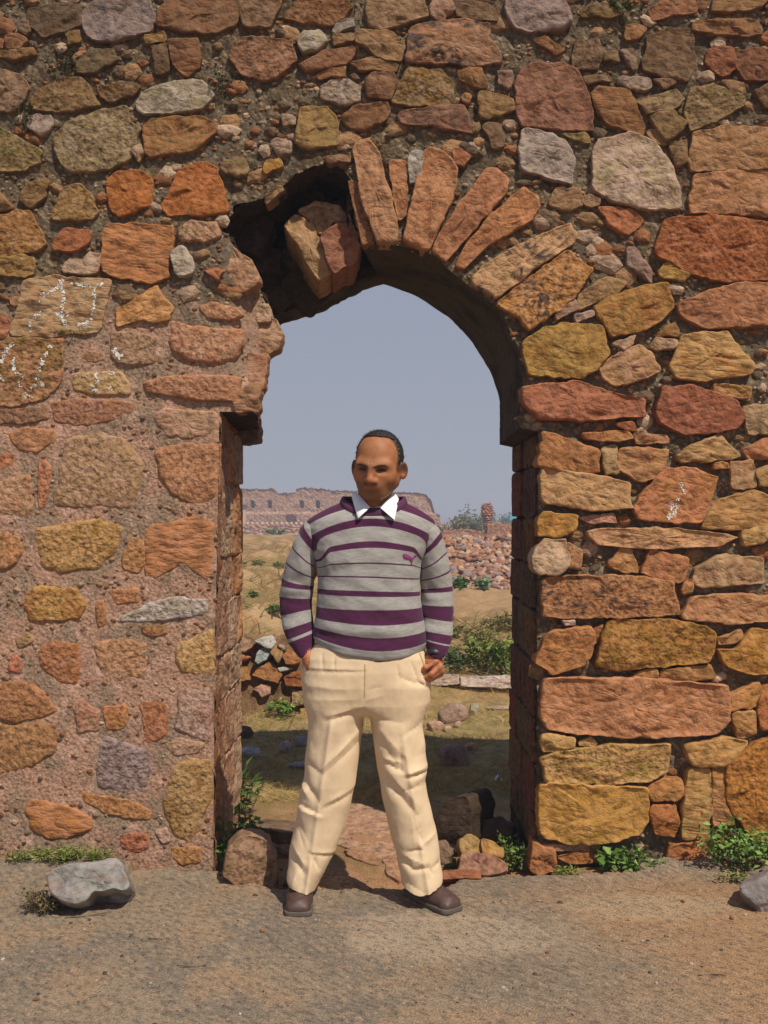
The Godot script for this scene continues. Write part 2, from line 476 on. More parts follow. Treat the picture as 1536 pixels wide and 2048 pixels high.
	var stepr := resample(PackedVector2Array([arc[-1], jr[0]]), 0.02, false)
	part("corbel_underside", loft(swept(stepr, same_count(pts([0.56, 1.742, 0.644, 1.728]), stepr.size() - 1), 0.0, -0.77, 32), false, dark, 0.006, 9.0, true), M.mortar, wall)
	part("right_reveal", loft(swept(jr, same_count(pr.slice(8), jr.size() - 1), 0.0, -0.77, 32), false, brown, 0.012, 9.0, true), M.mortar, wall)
	lay_stones()
	reveal_stones()
	hanging_stones()
	marks()
	chips()
	outer_stones()

func reveal_stone(called: String, fr: Transform3D, w: float, h: float, proud: float, col: Color, kind: String, id: int, deep := 0.05):
	var g := RandomNumberGenerator.new(); g.seed = id
	var p := PackedVector2Array()
	for q in [Vector2(-1, -1), Vector2(-0.1, -1.06), Vector2(1, -1), Vector2(1.03, 0.1), Vector2(1, 1), Vector2(0.2, 1.05), Vector2(-1, 1)]:
		p.append(Vector2(q.x * w * 0.5 * g.randf_range(0.9, 1.02), q.y * h * 0.5 * g.randf_range(0.88, 1.02)))
	var o := part(called, stone_mesh(p, Vector2.ZERO, col, proud, kind, id, false, deep), M[kind], wall)
	o.transform = fr

func reveal_stones():
	var g := RandomNumberGenerator.new(); g.seed = 77
	# right reveal, facing left, in the shade, which is also put into its stones' darker colour; its far ends give the ragged edge against the daylight
	var y := 0.02
	var id := 900
	while y < 1.70:
		var h := g.randf_range(0.13, 0.24)
		if y + h > 1.72: h = 1.73 - y
		var z := -0.77 + g.randf_range(-0.012, 0.0)
		while z < -0.06:
			var w := g.randf_range(0.22, 0.42)
			if z + w > -0.12: w = -0.03 - z
			var b := Basis(Vector3(0, 0, 1), Vector3(0, 1, 0), Vector3(-1, 0, 0))
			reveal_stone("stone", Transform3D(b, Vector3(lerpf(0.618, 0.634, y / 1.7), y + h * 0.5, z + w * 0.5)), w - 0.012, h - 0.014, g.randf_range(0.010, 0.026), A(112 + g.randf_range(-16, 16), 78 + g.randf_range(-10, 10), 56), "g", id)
			z += w; id += 1
		y += h
	y = 0.02
	while y < 1.70:
		var h := g.randf_range(0.18, 0.42)
		if y + h > 1.70: h = 1.78 - y
		var z := -0.78
		while z < -0.08:
			var w := g.randf_range(0.2, 0.4)
			if z + w > -0.16: w = -0.02 - z
			var b := Basis(Vector3(0, 0, -1), Vector3(0, 1, 0), Vector3(1, 0, 0))
			reveal_stone("stone", Transform3D(b, Vector3(lerpf(-0.70, -0.69, y / 1.7), y + h * 0.5, z + w * 0.5)), w - 0.014, h - 0.016, g.randf_range(0.008, 0.018), [A(178, 126, 84, STONE_K), A(184, 148, 118, STONE_K), A(172, 132, 102, STONE_K)][id % 3], "l", id)
			z += w; id += 1
		y += h
	# the small corbel left at the far edge of the left springing
	reveal_stone("corbel_stone", Transform3D(Basis.IDENTITY, Vector3(-0.655, 1.815, -0.70)), 0.115, 0.125, 0.05, A(120, 96, 76, STONE_K), "g", 1201, 0.12)

func hanging_stones():
	for h in [[[566, 448, 590, 424, 622, 446, 650, 500, 662, 542, 636, 563, 618, 534, 590, 486], 4.17, A(178, 138, 100), "g"], [[640, 470, 668, 446, 692, 444, 719, 490, 708, 524, 668, 544, 652, 520], 4.14, A(152, 102, 78), "g"], [[596, 420, 630, 404, 678, 408, 694, 440, 664, 446, 638, 470, 620, 444], 4.19, A(168, 128, 94), "o"], [[716, 440, 706, 380, 694, 400, 700, 470, 722, 500], 4.15, A(140, 104, 78), "g"]]:
		var p := PackedVector2Array()
		for i in range(0, h[0].size(), 2):
			var q := px(h[0][i], h[0][i + 1], h[1])
			p.append(Vector2(q.x, q.y))
		if area_of(p) < 0.0: p.reverse()
		var c := centre_of(p)
		var o := part("hanging_stone", stone_mesh(p, c, h[2], 0.05, h[3], 1301 + int(h[0][0]), false, 0.22), M[h[3]], wall, Vector3(c.x, c.y, FAR_D - h[1] - 0.05))
		o.rotation = Vector3(-0.08, 0.06, 0)
	for k in 7:
		var w := [0.16, 0.2, 0.13, 0.18, 0.15, 0.12, 0.2][k] as float
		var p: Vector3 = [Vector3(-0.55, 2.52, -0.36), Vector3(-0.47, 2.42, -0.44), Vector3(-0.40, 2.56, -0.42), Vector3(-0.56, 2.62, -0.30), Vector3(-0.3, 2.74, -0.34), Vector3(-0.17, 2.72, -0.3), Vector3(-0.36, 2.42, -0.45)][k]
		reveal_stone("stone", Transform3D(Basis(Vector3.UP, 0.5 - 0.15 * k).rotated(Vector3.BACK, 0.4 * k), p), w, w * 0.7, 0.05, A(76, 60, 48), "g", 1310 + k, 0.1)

func stone_at(p: Vector2) -> int:
	for i in stones.size():
		if stones[i].box.has_point(p) and Geometry2D.is_point_in_polygon(p, stones[i].p): return i
	return -1

func face_z(p: Vector2) -> float:
	var i := stone_at(p)
	if i < 0: return mortar_z(p.x, p.y)
	var s = stones[i]
	return s.z + s.proud + held(relief(p - s.c, i, facets(i, s.r), s.kind), s.proud) * (0.5 if s.kind == "s" else 1.0)

func marks():
	# strokes of flaked white paint on the stones at the left, in pixels of the photograph laid on the wall's plane
	var strokes := [[[128, 556, 118, 575, 88, 590, 80, 606], [122, 560, 128, 600, 124, 632, 134, 660, 128, 668], [145, 568, 180, 572], [188, 577, 190, 600, 186, 632, 170, 648, 156, 650], [84, 626, 66, 640, 60, 660, 66, 668], [110, 628, 136, 630], [196, 572, 206, 570]],
		[[-4, 728, 14, 700, 28, 690], [26, 700, 30, 742, 44, 752], [94, 706, 80, 740, 76, 762, 88, 772], [40, 764, 48, 790, 62, 796], [50, 786, 70, 770], [0, 752, 6, 762], [2, 730, 8, 716], [100, 692, 104, 694]],
		[[230, 694, 236, 712, 250, 714], [228, 702, 244, 718]], [[192, 748, 196, 770, 184, 780], [216, 774, 222, 778], [186, 772, 194, 784], [222, 746, 226, 748]],
		[[1352, 1000, 1338, 1020, 1332, 1036, 1345, 1030, 1352, 1010], [1366, 985, 1358, 968], [1330, 1008, 1340, 1000]]]
	var g := RandomNumberGenerator.new(); g.seed = 90
	for s in strokes:
		var v := PackedVector3Array(); var idx := PackedInt32Array()
		for line in s:
			var p := PackedVector2Array()
			for i in range(0, line.size(), 2):
				var q := px(line[i], line[i + 1], FAR_D)
				p.append(Vector2(q.x, q.y))
			var r := resample(p, 0.0042, false)
			for q in r:
				if g.randf() < 0.2 or nz.get_noise_2d(q.x * 38.0, q.y * 38.0) > 0.5: continue
				for k in 3:
					var e := q + Vector2(g.randf_range(-1, 1), g.randf_range(-1, 1)) * 0.007
					var w := g.randf_range(0.0014, 0.0046)
					var a0 := g.randf() * TAU
					var b := v.size()
					for t in 5:
						var f := e + Vector2.from_angle(a0 + t * TAU / 5.0) * w * g.randf_range(0.6, 1.3)
						v.append(Vector3(f.x, f.y, face_z(f) + 0.0016))
					idx.append_array([b, b + 2, b + 1, b, b + 3, b + 2, b, b + 4, b + 3])
		var m := StandardMaterial3D.new(); m.albedo_color = Color(0.84, 0.82, 0.78); m.roughness = 0.8; m.cull_mode = BaseMaterial3D.CULL_DISABLED
		part("paint_mark", make_mesh(v, idx), m, wall)

func lump(v: PackedVector3Array, idx: PackedInt32Array, col: PackedColorArray, at: Vector3, size: Vector3, c: Color, g: RandomNumberGenerator, turn := Basis.IDENTITY):
	var b := v.size()
	var ring := 6
	for j in 3:
		var z: float = [-0.6, 0.25, 0.75][j]
		var w: float = [1.0, 1.0, 0.6][j]
		for i in ring:
			var a := TAU * (i + 0.35 * g.randf()) / ring
			v.append(at + turn * (Vector3(cos(a) * w * g.randf_range(0.75, 1.1), sin(a) * w * g.randf_range(0.75, 1.1), z + g.randf_range(-0.12, 0.12)) * size))
			col.append(c * g.randf_range(0.85, 1.1))
	v.append(at + turn * (Vector3(g.randf_range(-0.2, 0.2), g.randf_range(-0.2, 0.2), 0.95) * size)); col.append(c)
	for j in 2:
		for i in ring:
			var p := b + j * ring + i; var q := b + j * ring + (i + 1) % ring
			idx.append_array([p, p + ring, q, q, p + ring, q + ring])
	for i in ring: idx.append_array([b + 2 * ring + i, b + 3 * ring, b + 2 * ring + (i + 1) % ring])

func flat(v: PackedVector3Array, idx: PackedInt32Array, col: PackedColorArray) -> ArrayMesh:      # every face its own plane
	var fv := PackedVector3Array(); var fc := PackedColorArray(); var fi := PackedInt32Array()
	for k in idx.size():
		fv.append(v[idx[k]]); fc.append(col[idx[k]]); fi.append(k)
	return make_mesh(fv, fi, fc)

func chips():
	var v := PackedVector3Array(); var idx := PackedInt32Array(); var col := PackedColorArray()
	var g := RandomNumberGenerator.new(); g.seed = 31
	var tones := [A(150, 118, 84), A(170, 130, 92), A(140, 96, 66), A(180, 150, 124), A(120, 96, 74), A(160, 108, 72), A(196, 168, 140), A(110, 92, 72)]
	var placed := 0
	for tries in 14000:
		if placed > 2600: break
		var p := Vector2(g.randf_range(-1.62, 1.62), g.randf_range(0.02, 3.56))
		if Geometry2D.is_point_in_polygon(p, mouth): continue
		var big := g.randf() < 0.22
		var s := g.randf_range(0.014, 0.03) if big else g.randf_range(0.004, 0.011)
		if big and p.y > 2.2 and g.randf() < 0.6: s *= 1.75
		if big and p.x > 0.6 and g.randf() < 0.4: s *= 1.4
		var bad := false
		for k in 5:
			var q := p + (Vector2.from_angle(k * TAU / 4.0) * s * 0.8 if k < 4 else Vector2.ZERO)
			if stone_at(q) >= 0: bad = true; break
		if bad: continue
		if zone_left(p.x, p.y) > 0.4 and (big or g.randf() < 0.5): continue
		lump(v, idx, col, Vector3(p.x, p.y, mortar_z(p.x, p.y) + s * 0.1), Vector3(s * g.randf_range(0.9, 1.5), s * g.randf_range(0.6, 1.0), minf(s * 0.55, 0.014)), tones[g.randi() % 8], g, Basis(Vector3.BACK, g.randf_range(-0.5, 0.5)))
		placed += 1
	var o := part("mortar_chips", flat(v, idx, col), M.g, wall)
	o.set_meta("kind", "stuff")

func outer_stones():
	# courses of the same rubble beyond the picture's edges, joined
	var g := RandomNumberGenerator.new(); g.seed = 61
	var v := PackedVector3Array(); var idx := PackedInt32Array(); var col := PackedColorArray()
	var tones := [A(176, 111, 62), A(186, 131, 86), A(150, 110, 70), A(160, 96, 60), A(190, 150, 110), A(140, 100, 60)]
	var y := 0.06
	while y < 3.55:
		var h := g.randf_range(0.12, 0.24)
		var x := -2.68
		while x < 2.85:
			var w := g.randf_range(0.16, 0.36)
			var c := Vector2(x + w * 0.5, y + h * 0.5)
			var out_of_view := absf(c.x) - w * 0.5 > 1.60 or c.y - h * 0.5 > 3.50
			if out_of_view and c.y + h * 0.5 < wall_top(c.x) - 0.02:
				lump(v, idx, col, Vector3(c.x, c.y, mortar_z(c.x, c.y) + 0.005), Vector3(w * 0.46, h * 0.44, 0.03), tones[g.randi() % 6], g)
			x += w
		y += h
	var o := part("outer_rubble", make_mesh(v, idx, col), M.g, wall)
	o.set_meta("kind", "stuff")

func lay_stones():
	st(144, 130, 129, -1, "g", [-1222, 3450, -1174, 3484, -1009, 3512, -954, 3491, -930, 3415, -954, 3367, -1078, 3330, -1188, 3330, -1222, 3374])
	st(127, 87, 56, -1, "g", [-920, 3450, -879, 3491, -597, 3505, -583, 3450, -604, 3388, -707, 3357, -789, 3360, -920, 3388])
	st(75, 64, 50, -1, "g", [-1442, 3457, -1243, 3477, -1236, 3388, -1380, 3343, -1449, 3395])
	st(120, 99, 84, -1, "g", [-1487, 3402, -1449, 3409, -1428, 3367, -1456, 3347, -1490, 3367])
	st(136, 89, 48, -1, "g", [-1538, 3347, -1483, 3357, -1456, 3326, -1476, 3292, -1538, 3292])
	st(136, 89, 45, -1, "g", [-1559, 3299, -1518, 3285, -1428, 3299, -1415, 3271, -1497, 3251, -1573, 3264])
	st(130, 98, 51, -1, "g", [-1298, 3360, -1243, 3367, -1236, 3319, -1284, 3312])
	st(161, 124, 62, -1, "g", [-975, 3347, -899, 3364, -892, 3326, -968, 3316])
	st(94, 78, 56, -1, "g", [-1250, 3230, -1188, 3285, -1105, 3292, -1085, 3251, -1174, 3196, -1250, 3196])
	st(84, 58, 42, -1, "g", [-940, 3306, -879, 3312, -872, 3202, -927, 3189])
	st(123, 75, 40, -1, "l", [-872, 3326, -755, 3333, -748, 3216, -803, 3182, -858, 3237])
	st(146, 115, 92, -1, "g", [-1573, 3216, -1476, 3189, -1442, 3134, -1490, 3038, -1573, 3044])
	st(136, 102, 55, -1, "o", [-1442, 3086, -1387, 3134, -1325, 3168, -1229, 3175, -1195, 3120, -1154, 3065, -1250, 3044, -1421, 3044])
	st(117, 85, 54, -1, "o", [-1160, 3127, -1078, 3154, -989, 3147, -1016, 3106, -1112, 3079, -1154, 3099])
	st(184, 170, 151, -1, "g", [-1009, 3072, -975, 3120, -837, 3161, -734, 3165, -686, 3106, -748, 3051, -872, 3031, -982, 3031])
	st(178, 156, 143, -1, "g", [-1466, 3020, -1353, 3024, -1342, 2983, -1394, 2938, -1449, 2983])
	st(146, 118, 71, -1, "o", [-1573, 2976, -1518, 2948, -1394, 2879, -1401, 2831, -1476, 2797, -1573, 2794])
	st(158, 136, 100, -1, "o", [-1339, 2886, -1332, 2941, -1284, 2996, -1147, 3044, -1044, 3058, -1030, 2996, -989, 2969, -1037, 2845, -1119, 2804, -1270, 2790, -1325, 2852])
	st(156, 113, 56, -1, "g", [-975, 2976, -940, 3007, -748, 3017, -686, 2996, -686, 2948, -782, 2879, -940, 2855, -968, 2873])
	st(175, 146, 122, -1, "g", [-1023, 2879, -989, 2907, -975, 2866, -995, 2831])
	st(136, 102, 60, -1, "g", [-1483, 2687, -1449, 2749, -1360, 2763, -1373, 2694, -1428, 2646])
	st(158, 121, 74, -1, "o", [-1346, 2618, -1305, 2715, -1236, 2742, -1195, 2708, -1160, 2632, -1188, 2601, -1332, 2598])
	st(179, 103, 40, 14, "g", [-1126, 2763, -1085, 2794, -975, 2797, -940, 2749, -954, 2660, -1078, 2608, -1105, 2646, -1123, 2715])
	st(182, 103, 48, 14, "g", [-906, 2660, -865, 2715, -831, 2804, -734, 2838, -679, 2811, -659, 2735, -631, 2639, -652, 2625, -872, 2618])
	st(144, 110, 77, -1, "g", [-659, 2811, -638, 2845, -576, 2852, -549, 2818, -556, 2776, -645, 2783])
	st(163, 116, 68, -1, "o", [-1573, 2605, -1511, 2629, -1442, 2632, -1373, 2502, -1421, 2467, -1573, 2453])
	st(144, 106, 72, -1, "g", [-1573, 2721, -1504, 2646, -1531, 2639, -1573, 2632])
	st(163, 98, 62, -1, "g", [-1346, 2502, -1298, 2557, -1188, 2557, -1202, 2508, -1257, 2467, -1339, 2474])
	st(182, 118, 72, 16, "l", [-1145, 2391, -1141, 2539, -1122, 2579, -1026, 2583, -863, 2568, -856, 2531, -878, 2368, -945, 2342, -1085, 2368])
	st(179, 136, 106, -1, "s", [-841, 2568, -789, 2598, -678, 2590, -667, 2539, -708, 2505, -834, 2516])
	st(159, 121, 73, -1, "g", [-1574, 2442, -1470, 2457, -1418, 2442, -1422, 2376, -1470, 2368, -1574, 2376])
	st(187, 159, 132, -1, "g", [-1304, 2405, -1278, 2439, -1219, 2435, -1196, 2465, -1152, 2457, -1159, 2383, -1226, 2379, -1293, 2387])
	st(173, 144, 104, 14, "l", [-1515, 2146, -1478, 2265, -1463, 2353, -1315, 2368, -1115, 2353, -1115, 2316, -1159, 2146, -1337, 2128, -1500, 2128])
	st(165, 111, 65, 14, "o", [-1574, 2094, -1515, 2113, -1307, 2113, -1300, 2035, -1322, 1932, -1374, 1872, -1515, 1843, -1574, 1843])
	st(159, 128, 99, 10, "s", [-1115, 2139, -1048, 2146, -923, 2124, -919, 2028, -952, 2009, -1085, 2009, -1111, 2043])
	st(198, 164, 114, -1, "s", [-1263, 1961, -1248, 1983, -1071, 1983, -1026, 1932, -1034, 1887, -1145, 1891, -1263, 1902])
	st(198, 142, 80, 18, "g", [-1089, 2235, -1048, 2250, -923, 2331, -900, 2287, -856, 2242, -878, 2191, -937, 2183, -989, 2194, -1078, 2165])
	st(184, 170, 151, 34, "g", [-860, 2465, -819, 2483, -800, 2479, -767, 2405, -775, 2383, -837, 2368, -852, 2420])
	st(182, 113, 81, -1, "g", [-726, 2391, -701, 2405, -652, 2394, -671, 2353])
	st(187, 132, 92, -1, "s", [-756, 2250, -693, 2268, -597, 2242, -567, 2213, -619, 2187, -723, 2198])
	st(188, 141, 108, 16, "s", [-871, 2102, -863, 2191, -782, 2168, -708, 2165, -575, 2154, -571, 2102, -612, 2028, -693, 2002, -789, 2028, -871, 2065])
	st(182, 122, 87, 22, "s", [-982, 1939, -893, 1965, -671, 1969, -582, 1961, -590, 1858, -686, 1858, -849, 1876, -967, 1895])
	st(159, 103, 80, -1, "s", [-1348, 1858, -1226, 1872, -1041, 1865, -989, 1828, -1078, 1784, -1241, 1761, -1344, 1776])
	st(188, 146, 121, 12, "g", [-945, 1806, -893, 1832, -686, 1821, -664, 1776, -701, 1724, -804, 1710, -878, 1717, -923, 1769])
	st(182, 122, 78, 12, "g", [-1529, 1724, -1470, 1754, -1330, 1747, -1322, 1702, -1411, 1650, -1485, 1665])
	st(127, 88, 65, -1, "s", [-1574, 1828, -1381, 1835, -1359, 1791, -1426, 1773, -1574, 1769])
	st(159, 98, 57, -1, "g", [-1574, 2205, -1537, 2220, -1518, 2168, -1529, 2124, -1574, 2117])
	st(169, 126, 92, -1, "g", [-1526, 2279, -1492, 2302, -1478, 2279, -1492, 2242, -1515, 2257])
	st(173, 126, 101, -1, "s", [-1233, 2043, -1204, 2072, -1137, 2057, -1137, 2028, -1226, 2020])
	st(179, 142, 109, 12, "s", [-1344, 1472, -1307, 1620, -1300, 1664, -1285, 1716, -1145, 1738, -1041, 1694, -974, 1612, -997, 1516, -1026, 1420, -1085, 1420, -1167, 1435, -1263, 1427, -1337, 1442])
	st(188, 127, 82, 12, "s", [-930, 1649, -908, 1679, -819, 1694, -671, 1687, -675, 1472, -693, 1457, -782, 1442, -863, 1479, -908, 1553])
	st(188, 146, 107, -1, "s", [-1574, 1531, -1500, 1561, -1433, 1568, -1426, 1420, -1448, 1390, -1574, 1405])
	st(188, 118, 81, -1, "s", [-1400, 1620, -1374, 1631, -1344, 1590, -1374, 1442, -1400, 1413, -1407, 1516])
	st(192, 114, 74, -1, "s", [-1574, 1649, -1507, 1649, -1507, 1598, -1574, 1575])
	st(192, 146, 79, 12, "o", [-1418, 1346, -1241, 1376, -1159, 1383, -1056, 1353, -1078, 1265, -1159, 1183, -1263, 1168, -1315, 1161, -1381, 1191, -1418, 1309])
	st(188, 118, 69, 12, "l", [-974, 1353, -760, 1398, -693, 1368, -697, 1161, -723, 1135, -819, 1205, -923, 1139, -967, 1154])
	st(192, 128, 69, -1, "s", [-1063, 1220, -1026, 1309, -974, 1302, -974, 1191, -997, 1161, -1056, 1176])
	st(188, 123, 74, -1, "s", [-1574, 1339, -1478, 1309, -1463, 1265, -1492, 1191, -1574, 1179])
	st(182, 136, 43, 14, "o", [-1459, 1080, -1411, 1109, -1248, 1105, -1207, 1043, -1233, 983, -1337, 965, -1444, 972])
	st(188, 127, 78, -1, "s", [-1115, 1094, -997, 1102, -989, 1050, -1093, 1039])
	st(188, 183, 173, 10, "o", [-1093, 969, -945, 1050, -819, 1068, -708, 1057, -715, 998, -819, 983, -967, 965])
	st(154, 93, 49, -1, "s", [-989, 950, -886, 954, -878, 917, -967, 909])
	st(173, 113, 63, -1, "s", [-1170, 1043, -1137, 1057, -1122, 961, -1156, 939])
	st(207, 170, 109, 10, "s", [-841, 880, -693, 939, -686, 747, -819, 761, -841, 813])
	st(173, 103, 62, 8, "o", [-1404, 850, -1352, 891, -1241, 880, -1226, 776, -1248, 710, -1315, 724, -1396, 784])
	st(192, 141, 102, 5, "s", [-1174, 880, -1041, 909, -945, 865, -967, 754, -1115, 717, -1159, 776])
	st(188, 100, 72, -1, "s", [-1526, 776, -1500, 843, -1463, 798, -1470, 754])
	st(179, 144, 98, -1, "s", [-1496, 895, -1441, 924, -1418, 887, -1478, 865])
	st(173, 108, 59, 12, "s", [-1574, 704, -1485, 734, -1411, 712, -1315, 608, -1396, 571, -1492, 553, -1574, 578])
	st(163, 117, 60, 10, "s", [-1574, 556, -1485, 549, -1396, 567, -1315, 556, -1330, 438, -1426, 379, -1574, 342])
	st(192, 118, 64, -1, "s", [-1145, 623, -1048, 634, -1034, 571, -1056, 527, -1122, 527])
	st(188, 141, 111, -1, "s", [-1263, 638, -1226, 652, -1152, 608, -1159, 527, -1241, 516])
	st(179, 104, 63, -1, "s", [-989, 638, -908, 656, -871, 608, -878, 519, -930, 475, -974, 490])
	st(182, 157, 140, 10, "s", [-834, 697, -693, 701, -701, 475, -782, 497, -849, 534, -830, 608])
	st(132, 122, 127, 9, "o", [-1167, 393, -1152, 490, -1115, 501, -952, 445, -934, 334, -967, 275, -1056, 271, -1159, 305])
	st(182, 145, 121, -1, "s", [-893, 475, -819, 497, -723, 475, -745, 438, -849, 423])
	st(177, 141, 80, 12, "o", [-893, 260, -863, 364, -819, 408, -693, 416, -697, 245, -738, 142, -789, 72, -849, 97, -886, 186])
	st(188, 118, 63, 12, "l", [-1455, 223, -1426, 253, -1278, 223, -1174, 171, -1182, 134, -1263, 90, -1367, 90, -1433, 134])
	st(182, 122, 65, -1, "s", [-1233, 282, -1159, 268, -1026, 245, -937, 201, -945, 164, -1041, 171, -1130, 194, -1226, 245])
	st(173, 99, 72, -1, "o", [-1071, 112, -952, 105, -945, 53, -997, 31, -1056, 53])
	st(211, 170, 154, -1, "s", [-923, 120, -878, 142, -867, 83, -893, 68])
	st(182, 127, 60, -1, "s", [-863, 53, -738, 57, -738, -6, -819, -14, -856, 9])
	st(136, 102, 77, -1, "g", [-583, 3450, -562, 3491, -418, 3498, -432, 3450, -466, 3388, -569, 3388])
	st(146, 93, 52, -1, "o", [-411, 3422, -349, 3491, -157, 3505, -136, 3464, -198, 3388, -322, 3402])
	st(156, 121, 87, -1, "g", [-67, 3450, -67, 3498, 159, 3505, 180, 3429, 91, 3402, -5, 3367, -54, 3388])
	st(179, 144, 116, -1, "g", [183, 3477, 208, 3498, 276, 3491, 283, 3457, 235, 3405, 194, 3436])
	st(159, 153, 144, -1, "g", [-212, 3367, -177, 3409, -129, 3412, -115, 3388, -184, 3360])
	st(194, 179, 164, 30, "g", [-346, 3326, -322, 3360, -267, 3367, -232, 3326, -273, 3285, -328, 3278])
	st(146, 111, 73, -1, "g", [-212, 3354, -122, 3357, -115, 3326, -205, 3306])
	st(159, 125, 83, 26, "g", [-115, 3319, -95, 3371, 36, 3360, 84, 3299, 70, 3244, -19, 3257, -67, 3299])
	st(159, 107, 76, -1, "o", [-631, 3264, -590, 3333, -500, 3343, -377, 3319, -356, 3251, -432, 3182, -500, 3161, -576, 3189])
	st(136, 87, 56, -1, "g", [-342, 3230, -260, 3278, -115, 3306, -122, 3264, -157, 3230, -253, 3209, -322, 3202])
	st(146, 93, 49, -1, "g", [-267, 3189, -232, 3209, -157, 3220, -164, 3175, -260, 3172])
	st(136, 97, 53, -1, "l", [-136, 3237, -33, 3261, 49, 3230, 43, 3202, -102, 3202])
	st(144, 113, 69, -1, "o", [32, 3079, 49, 3120, 98, 3216, 235, 3202, 283, 3154, 283, 3099, 269, 3058, 84, 3065])
	st(127, 87, 61, -1, "g", [-81, 3154, -47, 3192, 36, 3196, 49, 3161, 29, 3086, -67, 3099])
	st(179, 159, 140, -1, "o", [-256, 3141, -225, 3161, -143, 3168, -95, 3141, -102, 3079, -157, 3062, -253, 3092])
	st(131, 82, 48, -1, "g", [-170, 3017, -122, 3058, 8, 3079, 22, 3051, 8, 3003, -109, 2955, -157, 2989])
	st(165, 127, 70, -1, "g", [-356, 2914, -342, 3051, -239, 3058, -198, 3017, -188, 2907, -294, 2886, -342, 2893])
	st(192, 160, 140, -1, "g", [-418, 3024, -366, 3017, -363, 2983, -411, 2979])
	st(182, 150, 134, -1, "g", [-459, 2907, -432, 2928, -370, 2914, -377, 2866, -432, 2859])
	st(179, 131, 52, -1, "g", [-493, 2797, -473, 2838, -425, 2852, -411, 2818, -480, 2783])
	st(187, 136, 96, 34, "g", [-126, 2873, -109, 2914, -60, 2921, -19, 2873, 1, 2776, 56, 2577, 53, 2508, -30, 2502, -85, 2666])
	st(146, 97, 67, 10, "g", [-146, 2756, -109, 2763, -85, 2646, -36, 2502, -88, 2502])
	st(188, 127, 87, 24, "g", [19, 2831, 63, 2845, 91, 2831, 91, 2611, 56, 2598, 36, 2701])
	st(182, 178, 168, 26, "g", [98, 2859, 111, 2873, 163, 2869, 146, 2749, 104, 2745])
	st(183, 127, 87, 32, "g", [84, 2550, 166, 2886, 194, 2893, 256, 2859, 297, 2804, 283, 2715, 187, 2474, 153, 2474, 77, 2515])
	st(165, 103, 62, -1, "g", [276, 2879, 311, 2886, 349, 2852, 324, 2811, 283, 2825])
	st(144, 109, 72, 30, "g", [-480, 2680, -432, 2735, -404, 2715, -473, 2660])
	st(144, 102, 76, 30, "g", [-239, 2852, -143, 2866, -136, 2831, -225, 2818])
	st(179, 118, 81, 30, "g", [231, 2551, 410, 2804, 454, 2808, 506, 2751, 489, 2699, 358, 2551, 253, 2428, 192, 2472])
	st(182, 118, 77, 30, "g", [297, 2428, 340, 2507, 471, 2647, 558, 2725, 620, 2690, 633, 2647, 593, 2594, 428, 2498, 323, 2394, 288, 2411])
	st(194, 151, 107, 30, "gd", [353, 2362, 422, 2421, 532, 2486, 674, 2553, 747, 2580, 779, 2537, 775, 2505, 593, 2385, 455, 2275, 369, 2334])
	st(187, 131, 78, 30, "od", [452, 2257, 740, 2472, 844, 2394, 777, 2287, 585, 2143, 541, 2205])
	st(169, 122, 92, 28, "gd", [93, 3239, 97, 3369, 166, 3396, 248, 3406, 329, 3408, 424, 3394, 428, 3335, 461, 3288, 477, 3239, 434, 3229, 376, 3223, 278, 3233, 146, 3235])
	st(111, 85, 62, -1, "g", [295, 3471, 303, 3488, 375, 3498, 460, 3481, 462, 3409, 375, 3413, 293, 3429])
	st(146, 102, 53, -1, "g", [300, 3203, 329, 3218, 395, 3216, 414, 3177, 414, 3141, 369, 3134, 336, 3157, 306, 3170])
	st(146, 122, 106, -1, "g", [460, 3200, 522, 3206, 526, 3164, 506, 3134, 463, 3151])
	st(150, 115, 69, -1, "g", [380, 3079, 388, 3121, 473, 3102, 522, 3092, 529, 3046, 473, 3027, 424, 3010, 388, 3020])
	st(146, 97, 49, -1, "g", [308, 3092, 329, 3110, 356, 3098, 342, 3069, 313, 3076])
	st(113, 86, 63, -1, "g", [401, 2981, 427, 2994, 473, 2981, 486, 2935, 486, 2896, 441, 2886, 427, 2919])
	st(136, 106, 68, -1, "g", [359, 2981, 388, 2997, 401, 2968, 382, 2951, 362, 2955])
	st(136, 84, 71, 26, "g", [51, 3018, 77, 3044, 325, 3063, 359, 2959, 355, 2947, 207, 2975, 71, 2988])
	st(159, 140, 134, 28, "g", [491, 3460, 503, 3498, 730, 3508, 765, 3402, 716, 3371, 593, 3364, 531, 3381])
	st(121, 89, 52, -1, "g", [799, 3436, 833, 3470, 909, 3464, 978, 3436, 916, 3419, 806, 3426])
	st(156, 98, 62, -1, "g", [1074, 3450, 1122, 3484, 1259, 3505, 1266, 3443, 1184, 3429, 1087, 3409])
	st(146, 102, 58, -1, "g", [1328, 3450, 1335, 3498, 1575, 3505, 1534, 3464, 1410, 3443])
	st(146, 97, 53, 28, "g", [1252, 3367, 1259, 3402, 1514, 3415, 1534, 3354, 1465, 3343, 1294, 3357])
	st(159, 112, 63, -1, "g", [978, 3388, 1019, 3402, 1067, 3374, 1026, 3330, 984, 3333])
	st(140, 88, 52, -1, "g", [600, 3333, 661, 3340, 737, 3292, 696, 3264, 655, 3292])
	st(117, 87, 58, -1, "o", [765, 3223, 778, 3319, 874, 3333, 888, 3264, 861, 3216, 799, 3209])
	st(117, 88, 61, -1, "g", [888, 3244, 902, 3278, 957, 3285, 957, 3237])
	st(136, 111, 95, -1, "g", [960, 3285, 1012, 3292, 1033, 3216, 1012, 3202, 978, 3237])
	st(108, 81, 57, -1, "g", [1046, 3209, 1074, 3340, 1156, 3374, 1252, 3367, 1266, 3230, 1232, 3161, 1122, 3182])
